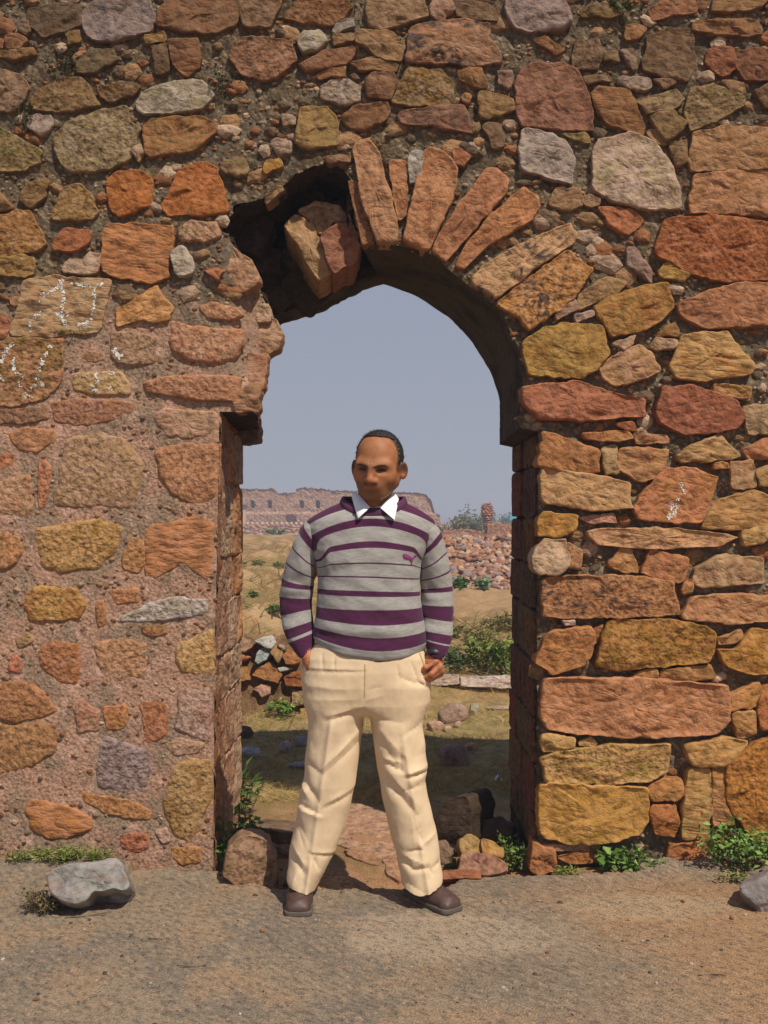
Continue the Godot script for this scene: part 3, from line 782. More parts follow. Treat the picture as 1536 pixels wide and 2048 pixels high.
	st(146, 79, 43, -1, "g", [1307, 3237, 1321, 3292, 1410, 3299, 1431, 3216, 1369, 3182, 1328, 3209])
	st(123, 59, 41, -1, "g", [1428, 3285, 1520, 3292, 1582, 3257, 1568, 3168, 1465, 3168, 1434, 3216])
	st(150, 93, 75, 26, "g", [534, 3147, 565, 3209, 600, 3230, 730, 3233, 792, 3196, 833, 3099, 847, 2962, 710, 2965, 558, 2983, 538, 3051])
	st(127, 99, 72, -1, "g", [813, 3182, 916, 3189, 923, 3161, 826, 3147])
	st(165, 145, 131, -1, "g", [947, 3154, 964, 3182, 1074, 3175, 1087, 3141, 1053, 3120, 984, 3134])
	st(150, 93, 48, -1, "l", [840, 3106, 874, 3134, 998, 3127, 1019, 3065, 1060, 2983, 1046, 2941, 902, 2996, 861, 3051])
	st(131, 92, 67, -1, "g", [1087, 3168, 1177, 3175, 1191, 3154, 1142, 3130])
	st(159, 127, 88, -1, "g", [1026, 3086, 1184, 3127, 1218, 3092, 1177, 3051, 1067, 3031])
	st(136, 107, 64, 30, "g", [1074, 3017, 1163, 3041, 1232, 2989, 1191, 2941, 1142, 2917])
	st(152, 122, 84, -1, "o", [1225, 3065, 1246, 3134, 1342, 3141, 1465, 3106, 1465, 3065, 1362, 3010, 1246, 2962, 1218, 3024])
	st(154, 116, 78, -1, "g", [1067, 2955, 1101, 2969, 1142, 2907, 1101, 2900])
	st(188, 168, 155, 28, "g", [545, 2886, 565, 2962, 606, 2962, 730, 2921, 771, 2852, 765, 2745, 675, 2763, 558, 2804])
	st(150, 121, 74, -1, "g", [723, 2948, 826, 2948, 840, 2907, 771, 2921])
	st(198, 167, 145, 30, "g", [847, 2873, 874, 2921, 998, 2952, 1087, 2907, 1163, 2811, 1201, 2701, 1197, 2639, 1053, 2642, 957, 2666, 847, 2715])
	st(179, 131, 88, -1, "g", [1239, 2831, 1259, 2955, 1397, 2976, 1582, 2969, 1582, 2804, 1465, 2804, 1246, 2794])
	st(182, 127, 87, -1, "g", [1239, 2680, 1266, 2783, 1465, 2797, 1582, 2797, 1582, 2605, 1465, 2622, 1246, 2625])
	st(150, 115, 82, -1, "g", [668, 2660, 696, 2721, 792, 2728, 806, 2653, 737, 2636])
	st(159, 127, 97, -1, "g", [806, 2687, 833, 2708, 878, 2680, 868, 2656, 813, 2653])
	st(108, 74, 51, -1, "g", [1500, 3120, 1582, 3161, 1582, 3038, 1548, 3051])
	st(154, 116, 82, -1, "g", [1369, 3161, 1459, 3161, 1472, 3113, 1417, 3106])
	st(127, 94, 63, -1, "g", [1156, 2914, 1225, 2921, 1232, 2831, 1184, 2818])
	st(173, 103, 67, -1, "g", [866, 2650, 992, 2642, 1044, 2598, 1036, 2568, 992, 2539, 933, 2561, 903, 2598])
	st(163, 94, 52, 30, "o", [1099, 2487, 1147, 2605, 1369, 2609, 1577, 2583, 1584, 2353, 1384, 2342, 1236, 2383, 1110, 2450])
	st(173, 131, 61, -1, "g", [1110, 2391, 1147, 2420, 1244, 2376, 1207, 2346, 1133, 2361])
	st(146, 116, 105, -1, "g", [985, 2487, 1022, 2487, 1088, 2383, 1081, 2339, 992, 2405])
	st(159, 125, 87, -1, "g", [785, 2287, 903, 2368, 985, 2339, 940, 2294, 792, 2235])
	st(179, 144, 121, 26, "g", [696, 2213, 770, 2276, 785, 2235, 703, 2191])
	st(182, 155, 139, 26, "g", [770, 2213, 844, 2228, 851, 2205, 777, 2176])
	st(165, 121, 60, 28, "g", [851, 2242, 940, 2294, 1073, 2331, 1147, 2339, 1170, 2242, 1133, 2198, 1029, 2139, 925, 2124, 896, 2168])
	st(169, 112, 77, 30, "g", [1188, 2257, 1310, 2302, 1458, 2339, 1584, 2339, 1584, 2168, 1295, 2157, 1199, 2205])
	st(168, 130, 65, 28, "g", [563, 2094, 622, 2146, 733, 2176, 881, 2168, 911, 2057, 859, 1998, 807, 1954, 585, 1969])
	st(188, 141, 107, -1, "g", [874, 1998, 970, 2065, 1029, 2087, 1081, 2057, 1118, 1991, 1073, 1961, 933, 1921, 896, 1954])
	st(188, 146, 89, -1, "l", [1162, 2006, 1207, 2131, 1384, 2143, 1443, 2065, 1503, 2013, 1488, 1969, 1310, 1950, 1192, 1950])
	st(154, 107, 63, -1, "g", [1088, 2124, 1177, 2183, 1196, 2124])
	st(182, 145, 116, 30, "g", [1073, 2080, 1096, 2117, 1184, 2109, 1177, 2072, 1096, 2069])
	st(182, 145, 116, -1, "g", [925, 2094, 1014, 2131, 1007, 2094, 970, 2069])
	st(168, 103, 76, 36, "g", [555, 1917, 644, 1932, 792, 1932, 962, 1887, 1051, 1872, 1059, 1798, 792, 1784, 622, 1787, 559, 1850])
	st(159, 93, 67, 30, "g", [1103, 1828, 1133, 1917, 1236, 1924, 1414, 1872, 1462, 1813, 1436, 1754, 1310, 1732, 1214, 1728, 1110, 1776])
	st(188, 132, 83, 30, "g", [1340, 1932, 1488, 1917, 1480, 1872, 1340, 1887])
	st(179, 144, 107, -1, "g", [1458, 1835, 1577, 1850, 1584, 1732, 1473, 1732])
	st(173, 113, 68, 34, "g", [622, 1613, 644, 1739, 866, 1665, 866, 1576, 792, 1569, 629, 1591])
	st(179, 122, 74, 32, "g", [807, 1732, 985, 1739, 1007, 1710, 925, 1695, 814, 1706])
	st(159, 89, 57, -1, "g", [940, 1769, 1007, 1776, 1022, 1739, 955, 1750])
	st(173, 139, 98, -1, "g", [881, 1665, 940, 1680, 948, 1569, 896, 1565])
	st(179, 131, 83, -1, "l", [955, 1673, 1147, 1665, 1140, 1554, 1044, 1539, 955, 1584])
	st(173, 122, 87, -1, "g", [1014, 1732, 1140, 1724, 1147, 1691, 1022, 1691])
	st(182, 141, 93, -1, "l", [1184, 1636, 1251, 1687, 1355, 1724, 1443, 1636, 1369, 1621, 1207, 1613])
	st(182, 118, 78, -1, "g", [1451, 1665, 1554, 1717, 1584, 1628, 1473, 1628])
	st(182, 122, 69, -1, "g", [1332, 1613, 1392, 1613, 1399, 1588, 1332, 1584])
	st(179, 141, 98, -1, "g", [1406, 1612, 1488, 1620, 1510, 1516, 1410, 1505])
	st(173, 131, 88, -1, "g", [1503, 1583, 1577, 1605, 1577, 1523, 1517, 1520])
	st(194, 151, 103, 40, "g", [626, 1553, 644, 1590, 866, 1557, 992, 1531, 985, 1472, 1007, 1427, 866, 1420, 644, 1449])
	st(192, 123, 83, 30, "g", [1014, 1435, 1059, 1501, 1147, 1586, 1221, 1594, 1347, 1553, 1340, 1516, 1281, 1375, 1207, 1368, 1029, 1383])
	st(182, 127, 60, 34, "g", [618, 1316, 637, 1412, 785, 1398, 763, 1331, 696, 1309])
	st(182, 132, 79, -1, "l", [1288, 1368, 1355, 1464, 1488, 1497, 1584, 1472, 1584, 1353, 1384, 1342, 1288, 1346])
	st(192, 141, 116, -1, "g", [792, 1390, 925, 1409, 940, 1368, 837, 1364])
	st(173, 131, 92, -1, "g", [1295, 1420, 1332, 1453, 1355, 1398, 1310, 1390])
	st(198, 146, 107, 36, "g", [814, 1331, 866, 1346, 1162, 1346, 1384, 1324, 1429, 1309, 1347, 1272, 1036, 1264, 859, 1279])
	st(188, 146, 89, 30, "g", [1447, 1338, 1577, 1357, 1577, 1301, 1451, 1275])
	st(198, 164, 131, 40, "g", [596, 1183, 607, 1242, 644, 1298, 733, 1301, 748, 1198, 718, 1168, 629, 1161])
	st(179, 131, 92, -1, "s", [740, 1294, 814, 1257, 792, 1183, 748, 1183])
	st(182, 132, 83, -1, "g", [907, 1198, 955, 1264, 999, 1264, 1033, 1168, 970, 1168])
	st(182, 122, 78, 30, "g", [1040, 1168, 1081, 1257, 1221, 1227, 1229, 1190, 1192, 1127, 1088, 1153])
	st(179, 144, 103, -1, "g", [1258, 1183, 1355, 1235, 1532, 1227, 1532, 1124, 1421, 1116, 1295, 1105, 1258, 1124])
	st(179, 122, 78, 38, "od", [633, 1131, 666, 1153, 1036, 1153, 1162, 1131, 1196, 998, 1088, 991, 733, 983, 644, 991])
	st(173, 117, 69, -1, "g", [1207, 1102, 1229, 1146, 1251, 1131, 1244, 1087, 1214, 1079])
	st(188, 137, 93, 30, "g", [1203, 991, 1244, 1065, 1384, 1079, 1584, 1072, 1584, 968, 1384, 965, 1221, 976])
	st(179, 118, 73, 38, "g", [615, 806, 659, 924, 837, 950, 851, 887, 807, 791, 674, 757])
	st(169, 115, 52, 36, "o", [855, 791, 874, 894, 911, 976, 1162, 979, 1310, 946, 1340, 917, 1318, 806, 1162, 794, 940, 772])
	st(159, 103, 63, -1, "g", [844, 939, 888, 961, 866, 887, 848, 880])
	st(207, 182, 165, 30, "g", [718, 976, 770, 979, 770, 957, 726, 950])
	st(188, 137, 88, -1, "g", [1347, 902, 1436, 939, 1451, 909, 1414, 880, 1355, 880])
	st(182, 127, 60, 34, "g", [1347, 857, 1429, 857, 1480, 931, 1584, 935, 1584, 769, 1495, 754, 1384, 791])
	st(182, 132, 79, -1, "g", [1007, 750, 1059, 780, 1103, 776, 1110, 746, 1036, 739])
	st(163, 112, 68, -1, "g", [1118, 776, 1318, 794, 1344, 739, 1258, 732, 1125, 735])
	st(192, 132, 92, 42, "g", [633, 590, 644, 745, 1088, 738, 1377, 712, 1392, 671, 1392, 567, 1332, 512, 1088, 505, 755, 519, 659, 538])
	st(192, 132, 74, 30, "g", [1399, 671, 1510, 723, 1532, 678, 1510, 634, 1399, 608])
	st(182, 132, 79, 30, "g", [1406, 597, 1495, 612, 1499, 516, 1421, 501])
	st(173, 103, 58, 30, "g", [1506, 612, 1525, 708, 1584, 708, 1584, 538, 1517, 534])
	st(192, 151, 89, 34, "g", [633, 508, 666, 519, 770, 505, 766, 464, 637, 442])
	st(182, 141, 89, -1, "g", [785, 486, 837, 505, 866, 479, 851, 468, 785, 468])
	st(192, 146, 89, 40, "o", [637, 419, 689, 449, 940, 471, 1155, 479, 1144, 368, 1073, 323, 866, 323, 659, 320])
	st(188, 141, 80, 36, "g", [1207, 471, 1384, 501, 1466, 486, 1443, 449, 1369, 390, 1244, 386])
	st(182, 116, 45, 34, "o", [1377, 249, 1384, 397, 1458, 456, 1584, 516, 1584, 49, 1517, 64, 1421, 175])
	st(192, 141, 71, 42, "g", [622, 123, 629, 308, 666, 320, 1059, 301, 1066, 175, 1029, 123, 940, 83, 733, 79, 644, 101])
	st(179, 118, 64, 34, "g", [1070, 294, 1110, 331, 1192, 334, 1214, 279, 1170, 246, 1081, 249])
	st(173, 103, 53, 34, "g", [1066, 197, 1088, 231, 1170, 234, 1184, 168, 1170, 101, 1088, 123])
	st(192, 141, 84, 36, "l", [1199, 101, 1207, 242, 1229, 375, 1318, 375, 1318, 234, 1303, 101, 1221, 90])
	st(182, 127, 78, 32, "l", [1321, 375, 1377, 382, 1369, 249, 1414, 160, 1325, 146])
	st(188, 113, 68, 30, "g", [1140, 5, 1162, 64, 1236, 83, 1355, 109, 1406, 72, 1310, -25, 1162, -10])
	st(182, 118, 72, 34, "g", [585, -25, 600, 79, 629, 72, 681, 49, 696, -32, 607, -43])
	st(173, 113, 63, -1, "g", [703, 20, 770, 42, 874, 42, 874, -2, 755, -10])
	st(173, 139, 111, -1, "g", [629, 72, 866, 72, 866, 49, 689, 42])
	st(179, 140, 112, 34, "g", [-544, 2192, -463, 2228, -428, 2172, -445, 2090, -520, 2070])
	st(169, 123, 93, 26, "l", [-558, 2060, -481, 2058, -493, 1938, -538, 1843, -568, 1969])
	st(177, 132, 101, 24, "g", [-662, 2533, -544, 2431, -503, 2354, -581, 2310, -645, 2405])
	st(188, 150, 122, 30, "g", [-538, 2277, -483, 2273, -471, 2216, -532, 2204])
	st(165, 119, 89, 26, "l", [-544, 1928, -503, 1924, -512, 1823, -605, 1818, -609, 1867])

# ---------------------------------------------------------------- the ground
func edge_at(x: float) -> float:
	var z := lerpf(0.31, 0.13, sst(-0.38, -0.6, x))
	z = lerpf(z, 0.165, sst(0.2, 0.36, x))
	return z + 0.02 * nf.get_noise_1d(x * 9.0) + 0.012 * nz.get_noise_1d(x * 31.0)

func ground_y(x: float, z: float) -> float:
	var y := 0.0
	var e := edge_at(x) if absf(x) < 1.0 else 0.05
	var behind := sst(e, e - 0.045, z)
	y -= 0.065 * behind
	y += (0.006 + 0.012 * behind) * nf.get_noise_2d(x * 3.0, z * 3.0) + 0.0035 * nf.get_noise_2d(x * 16.0, z * 16.0) + 0.0018 * nz.get_noise_2d(x * 55.0, z * 55.0) * sst(-6.0, -1.0, z)
	if z > 0.0: y += 0.05 * sst(0.25, 0.0, z) * sst(0.62, 0.8, absf(x)) * (0.6 + 0.6 * nf.get_noise_2d(x * 4.0, 3.0))
	if z < -0.5:
		var d := FAR_D - z
		y += 0.16 * sst(-1.2, -4.5, z) * nf.get_noise_2d(x * 0.35, z * 0.35)
		var hump := nf.get_noise_2d(x * 0.22 + 7.0, z * 0.22)
		y += (0.62 + 0.35 * hump) * sst(9.5, 17.0, d) * sst(0.4, -2.6, x - 0.03 * d) * sst(95.0, 40.0, d)
		y -= 0.25 * exp(-pow((x + 1.05 + 0.05 * (d - 11.0)) / 0.45, 2.0)) * sst(8.2, 9.5, d) * sst(17.0, 12.0, d)
		y += 0.10 * sst(9.0, 13.0, d) * nf.get_noise_2d(x * 1.3, z * 1.3) * sst(60.0, 30.0, d)
		y += 0.25 * sst(26.0, 40.0, d) * sst(0.5, 3.0, x)
	return y

func ground_col(p: Vector3) -> Color:
	var a := nf.get_noise_2d(p.x * 1.7, p.z * 1.7); var b := nf.get_noise_2d(p.x * 5.0 + 20.0, p.z * 5.0); var c := nz.get_noise_2d(p.x * 40.0, p.z * 40.0)
	var d0 := nf.get_noise_2d(p.x * 15.0, p.z * 15.0 + 80.0)
	a += 0.5 * d0; b += 0.8 * d0
	var e := edge_at(p.x) if absf(p.x) < 1.0 else 0.05
	var behind := sst(e + 0.01, e - 0.04, p.z)
	var front := A(154, 136, 113).lerp(A(136, 123, 107), sst(-0.25, 0.25, a + 0.4 * b))
	front = front.lerp(A(166, 138, 108), sst(0.0, 0.45, nf.get_noise_2d(p.x * 2.3 + 60.0, p.z * 2.3) + 0.5 * d0) * 0.8)
	front = front.lerp(A(176, 136, 96), sst(0.4, 1.1, p.x + 0.3 * a) * sst(0.1, 0.35, p.z) * 0.75)
	var o := Vector2((p.x - 0.2) / 0.36, (p.z - 0.74) / 0.22).length() + 0.25 * b
	front = front.lerp(A(180, 160, 135), sst(1.1, 0.8, o) * 0.7)
	var o2 := Vector2((p.x - 0.95) / 0.34, (p.z - 0.48) / 0.12).length() + 0.3 * b
	front = front.lerp(A(180, 156, 124), sst(1.05, 0.8, o2) * 0.7)
	var o3 := Vector2((p.x - 0.45) / 0.5, (p.z - 1.02) / 0.16).length() + 0.4 * b
	front = front.lerp(A(112, 102, 90), sst(1.1, 0.7, o3) * 0.25)
	front = front.lerp(A(190, 158, 132), sst(0.2, 0.65, c) * 0.55).lerp(A(84, 76, 68), sst(0.2, 0.65, nz.get_noise_2d(p.x * 52.0 + 9.0, p.z * 52.0)) * 0.6)
	var back := A(176, 132, 98).lerp(A(150, 120, 80), sst(-0.2, 0.3, a))
	if p.z < -0.4:
		var d := FAR_D - p.z
		var grass := A(168, 142, 96).lerp(A(132, 118, 72), sst(-0.2, 0.35, b))
		var earth := A(190, 146, 100).lerp(A(160, 124, 84), sst(-0.2, 0.3, b))
		back = back.lerp(grass, sst(-0.75, -1.3, p.z + 0.2 * a))
		back = back.lerp(earth, sst(7.2, 8.6, d) * sst(-0.3, 0.15, a + 0.3 * b + 0.25 * sst(12.0, 16.0, d)))
		back = back.lerp(A(134, 112, 72), sst(8.0, 9.5, d) * sst(0.02, 0.2, nf.get_noise_2d(p.x * 2.6 + 5.0, p.z * 1.6)) * 0.8)
		back = back.lerp(A(206, 168, 126), sst(9.0, 11.0, d) * sst(0.1, 0.35, nf.get_noise_2d(p.x * 1.1 + 15.0, p.z * 0.9)) * 0.7)
		back = back.lerp(A(184, 148, 108), sst(14.0, 16.5, d) * sst(0.2, 1.2, p.x) * sst(22.0, 20.0, d) * 0.8)
	return Color(front.r, front.g, front.b).lerp(back, behind) * 1.0

func build_ground():
	var xs := PackedFloat32Array(); var zs := PackedFloat32Array()
	var s := 0.013
	var x := 1.75
	var right := []
	while x < 420.0:
		s *= 1.115; x += s; right.append(x)
	for i in range(right.size() - 1, -1, -1): xs.append(-right[i])
	x = -1.75
	while x < 1.751: xs.append(x); x += 0.0135
	for r in right: xs.append(r)
	var z := 30.0
	s = 4.0
	while z > 1.7: zs.append(z); z -= s; s = maxf(0.0135, s * 0.82)
	while z > -0.1: zs.append(z); z -= 0.0135
	while z > -1.6: zs.append(z); z -= 0.022
	s = 0.03
	while z > -30.0: zs.append(z); z -= s; s = minf(0.12, s * 1.012)
	while z > -480.0: zs.append(z); z -= s; s *= 1.1
	var nx := xs.size()
	var v := PackedVector3Array(); var col := PackedColorArray()
	for zz in zs:
		for xx in xs:
			var p := Vector3(xx, ground_y(xx, zz), zz)
			v.append(p); col.append(ground_col(p))
	var idx := PackedInt32Array()
	for j in zs.size() - 1:
		for i in nx - 1:
			var a := j * nx + i
			idx.append_array([a, a + nx, a + 1, a + 1, a + nx, a + nx + 1])
	var o := single("ground", make_mesh(v, idx, col), M.ground, Vector3.ZERO, "dusty grey and orange earth running under the wall and out to the ruins", "ground")
	tag(o, "", "", "", "structure")
	# loose grit lying on it
	var g := RandomNumberGenerator.new(); g.seed = 12
	v = PackedVector3Array(); idx = PackedInt32Array(); col = PackedColorArray()
	var tones := [A(150, 128, 104, 0.7), A(190, 168, 146, 0.75), A(110, 98, 86, 0.7), A(176, 120, 84, 0.7), A(214, 200, 184, 0.8), A(96, 86, 78, 0.7)]
	for k in 1900:
		var q := Vector2(g.randf_range(-1.5, 1.5), g.randf_range(0.0, 1.55))
		if k > 1500: q = Vector2(g.randf_range(-1.0, 1.0), g.randf_range(-1.6, 0.0))
		var r := g.randf_range(0.0014, 0.0036) if g.randf() < 0.93 else g.randf_range(0.004, 0.009)
		lump(v, idx, col, Vector3(q.x, ground_y(q.x, q.y) + r * 0.2, q.y), Vector3(r * g.randf_range(1.0, 1.6), r, r * 0.7), tones[g.randi() % 6], g, Basis(Vector3.RIGHT, -PI / 2).rotated(Vector3.UP, g.randf() * TAU))
	o = single("gravel", flat(v, idx, col), M.g, Vector3.ZERO, "loose grit and pebbles strewn over the bare earth", "gravel")
	tag(o, "", "", "", "stuff")

# ---------------------------------------------------------------- the man
const PX0 := 745.0
const PY0 := 1800.0
const PS := 550.7
func lx(x: float) -> float: return (x - PX0) / PS
func ly(y: float) -> float: return (PY0 - y) / PS

func cap(p: Vector3, a: Vector3, b: Vector3, ra: float, rb: float) -> float:
	var ab := b - a
	var t := clampf((p - a).dot(ab) / ab.length_squared(), 0.0, 1.0)
	return p.distance_to(a + ab * t) - lerpf(ra, rb, t)

func ell(p: Vector3, c: Vector3, r: Vector3) -> float:
	var q := p - c
	var k0 := (q / r).length()
	var k1 := (q / (r * r)).length()
	return k0 * (k0 - 1.0) / maxf(k1, 1e-6)

func smin(a: float, b: float, k: float) -> float:
	var h := maxf(k - absf(a - b), 0.0) / k
	return minf(a, b) - h * h * k * 0.25

func smax(a: float, b: float, k: float) -> float: return -smin(-a, -b, k)

func nets(lo: Vector3, hi: Vector3, h: float, f: Callable) -> Array:      # surface nets: [vertices, triangles]
	var nx := int(ceil((hi.x - lo.x) / h)) + 2; var ny := int(ceil((hi.y - lo.y) / h)) + 2; var nzz := int(ceil((hi.z - lo.z) / h)) + 2
	var val := PackedFloat32Array(); val.resize(nx * ny * nzz); val.fill(1000.0)
	var B := 4
	var blocks := []
	for bz in range(0, nzz, B):
		for by in range(0, ny, B):
			for bx in range(0, nx, B):
				var c := lo + Vector3(bx + B * 0.5, by + B * 0.5, bz + B * 0.5) * h
				var d: float = f.call(c)
				var far := absf(d) > B * h * 1.5
				if far and d > 0.0: continue
				if not far: blocks.append(Vector3i(bx, by, bz))
				for k in range(bz, mini(bz + B, nzz)):
					for j in range(by, mini(by + B, ny)):
						var o := (k * ny + j) * nx
						for i in range(bx, mini(bx + B, nx)):
							val[o + i] = -1000.0 if far else f.call(lo + Vector3(i, j, k) * h)
	var cell := PackedInt32Array(); cell.resize(val.size()); cell.fill(-1)
	var v := PackedVector3Array(); var idx := PackedInt32Array()
	var sx := 1; var sy := nx; var sz := nx * ny
	var off := [0, sx, sy, sx + sy, sz, sx + sz, sy + sz, sx + sy + sz]
	var cor := [Vector3(0, 0, 0), Vector3(1, 0, 0), Vector3(0, 1, 0), Vector3(1, 1, 0), Vector3(0, 0, 1), Vector3(1, 0, 1), Vector3(0, 1, 1), Vector3(1, 1, 1)]
	var edges := [[0, 1], [2, 3], [4, 5], [6, 7], [0, 2], [1, 3], [4, 6], [5, 7], [0, 4], [1, 5], [2, 6], [3, 7]]
	for b in blocks:
		for k in range(b.z, mini(b.z + B, nzz - 1)):
			for j in range(b.y, mini(b.y + B, ny - 1)):
				for i in range(b.x, mini(b.x + B, nx - 1)):
					var o: int = (k * ny + j) * nx + i
					var neg := 0
					for q in 8:
						if val[o + off[q]] < 0.0: neg += 1
					if neg == 0 or neg == 8: continue
					var s := Vector3.ZERO
					var m := 0
					for e in edges:
						var a: float = val[o + off[e[0]]]; var c2: float = val[o + off[e[1]]]
						if (a < 0.0) != (c2 < 0.0):
							a = clampf(a, -2.0 * h, 2.0 * h); c2 = clampf(c2, -2.0 * h, 2.0 * h)
							s += cor[e[0]].lerp(cor[e[1]], a / (a - c2)); m += 1
					cell[o] = v.size()
					v.append(lo + (Vector3(i, j, k) + s / m) * h)
	for b in blocks:
		for k in range(maxi(b.z, 1), mini(b.z + B, nzz - 1)):
			for j in range(maxi(b.y, 1), mini(b.y + B, ny - 1)):
				for i in range(maxi(b.x, 1), mini(b.x + B, nx - 1)):
					var o: int = (k * ny + j) * nx + i
					var n0 := val[o] < 0.0
					for ax in 3:
						var st_: int = [sx, sy, sz][ax]
						if (val[o + st_] < 0.0) == n0: continue
						var u: int = [sy, sz, sx][ax]; var w: int = [sz, sx, sy][ax]
						var q0 := cell[o - u - w]; var q1 := cell[o - w]; var q2 := cell[o]; var q3 := cell[o - u]
						if q0 < 0 or q1 < 0 or q2 < 0 or q3 < 0: continue
						if n0: idx.append_array([q0, q2, q1, q0, q3, q2])
						else: idx.append_array([q0, q1, q2, q0, q2, q3])
	return [v, idx]

# ---- head, in its own axes: x to the right of the picture, y up, z out of the face, the origin between the eyes' level and the ears
var HB := Basis.IDENTITY
var HC := Vector3.ZERO
const HS := 1.04

func head_d(p: Vector3) -> float:
	var q := p
	var ax := absf(q.x)
	var m := Vector3(ax, q.y, q.z)
	var d := ell(q, Vector3(0, 0.034, -0.012), Vector3(0.077, 0.087, 0.098))
	d = smin(d, ell(q, Vector3(0, -0.022, 0.012), Vector3(0.069, 0.074, 0.078)), 0.03)
	d = smin(d, cap(m, Vector3(0.0, -0.084, 0.066), Vector3(0.018, -0.082, 0.060), 0.021, 0.019), 0.03)
	d = smin(d, cap(m, Vector3(0.056, -0.052, 0.0), Vector3(0.024, -0.082, 0.05), 0.017, 0.017), 0.03)
	d = smin(d, ell(m, Vector3(0.044, -0.028, 0.053), Vector3(0.024, 0.022, 0.020)), 0.035)
	d = smin(d, cap(m, Vector3(0.007, 0.009, 0.088), Vector3(0.048, 0.015, 0.068), 0.0095, 0.0105), 0.024)
	# eye sockets, then lids pressed nearly shut
	d = smax(d, -ell(m, Vector3(0.033, -0.005, 0.098), Vector3(0.020, 0.0092, 0.027)), 0.014)
	d = smin(d, ell(m, Vector3(0.033, -0.010, 0.065), Vector3(0.016, 0.0085, 0.014)), 0.006)
	# nose
	d = smin(d, cap(q, Vector3(0, 0.004, 0.086), Vector3(0, -0.034, 0.103), 0.0090, 0.0120), 0.018)
	d = smin(d, ell(q, Vector3(0, -0.040, 0.103), Vector3(0.0135, 0.0105, 0.0115)), 0.008)
	d = smin(d, ell(m, Vector3(0.0145, -0.042, 0.091), Vector3(0.0085, 0.0085, 0.0105)), 0.009)
	d = smax(d, -ell(m, Vector3(0.0075, -0.0525, 0.098), Vector3(0.0042, 0.0045, 0.006)), 0.003)
	# cheek folds, philtrum, lips
	d = smax(d, -cap(m, Vector3(0.023, -0.046, 0.092), Vector3(0.035, -0.062, 0.084), 0.0012, 0.001), 0.014)
	d = smin(d, ell(q, Vector3(0, -0.059, 0.075), Vector3(0.034, 0.015, 0.019)), 0.022)
	d = smin(d, cap(m, Vector3(0.0, -0.0570, 0.0910), Vector3(0.025, -0.0625, 0.080), 0.0040, 0.0025), 0.004)
	d = smin(d, cap(m, Vector3(0.0, -0.0660, 0.0900), Vector3(0.021, -0.0655, 0.080), 0.0052, 0.0028), 0.004)
	d = smax(d, -cap(m, Vector3(0.0, -0.0615, 0.0975), Vector3(0.028, -0.0650, 0.084), 0.0016, 0.0012), 0.003)
	d = smax(d, -ell(q, Vector3(0, -0.0755, 0.094), Vector3(0.018, 0.0045, 0.008)), 0.008)
	# frown between the brows
	d = smax(d, -cap(m, Vector3(0.006, 0.022, 0.0945), Vector3(0.0045, 0.008, 0.0945), 0.0013, 0.0013), 0.004)
	# ears
	var e := m - Vector3(0.084, -0.010, -0.010)
	e = e.rotated(Vector3.UP, 0.8)
	var ear := ell(e, Vector3(0.004, 0, 0), Vector3(0.0080, 0.0305, 0.0185))
	ear = smax(ear, -ell(e, Vector3(0.012, 0.004, 0.003), Vector3(0.0065, 0.018, 0.010)), 0.005)
	return smin(d, ear, 0.008)

func to_head(p: Vector3) -> Vector3: return HB.transposed() * (p - HC) / HS

func neck_d(p: Vector3) -> float:
	return cap(p, Vector3(0.0, 1.37, -0.005), Vector3(0.014, 1.52, 0.022), 0.066, 0.058)

func skin_d(p: Vector3) -> float:
	return smin(head_d(to_head(p)) * HS, neck_d(p), 0.03)

func hair_edge(q: Vector3) -> float:          # how far behind the hairline a point of the scalp is; negative within the hair
	var ax := absf(q.x)
	var zf := 0.026 - 0.012 * sst(0.0, 0.05, q.y) + 0.05 * sst(0.092, 0.118, q.y) * (1.0 - 0.55 * sst(0.016, 0.05, ax) * sst(0.075, 0.03, ax))
	zf -= 0.05 * sst(-0.008, -0.03, q.y) * sst(0.03, 0.06, ax)
	var w := q.z - zf + 0.0035 * nz.get_noise_3d(q.x * 60.0, q.y * 60.0, q.z * 40.0)
	return maxf(w, -0.075 - q.y)

func hair_d(p: Vector3) -> float:
	var q := to_head(p)
	var d := ell(q, Vector3(0, 0.035, -0.012), Vector3(0.077, 0.087, 0.098)) - 0.0042
	d = smin(d, ell(q, Vector3(0, -0.02, -0.03), Vector3(0.071, 0.075, 0.075)) - 0.003, 0.02)
	d -= 0.0022 * nz.get_noise_3d(q.x * 210.0, q.y * 90.0, q.z * 60.0) + 0.002 * nf.get_noise_3d(q.x * 30.0, q.y * 30.0, q.z * 30.0)
	return smax(d, hair_edge(q), 0.009) * HS

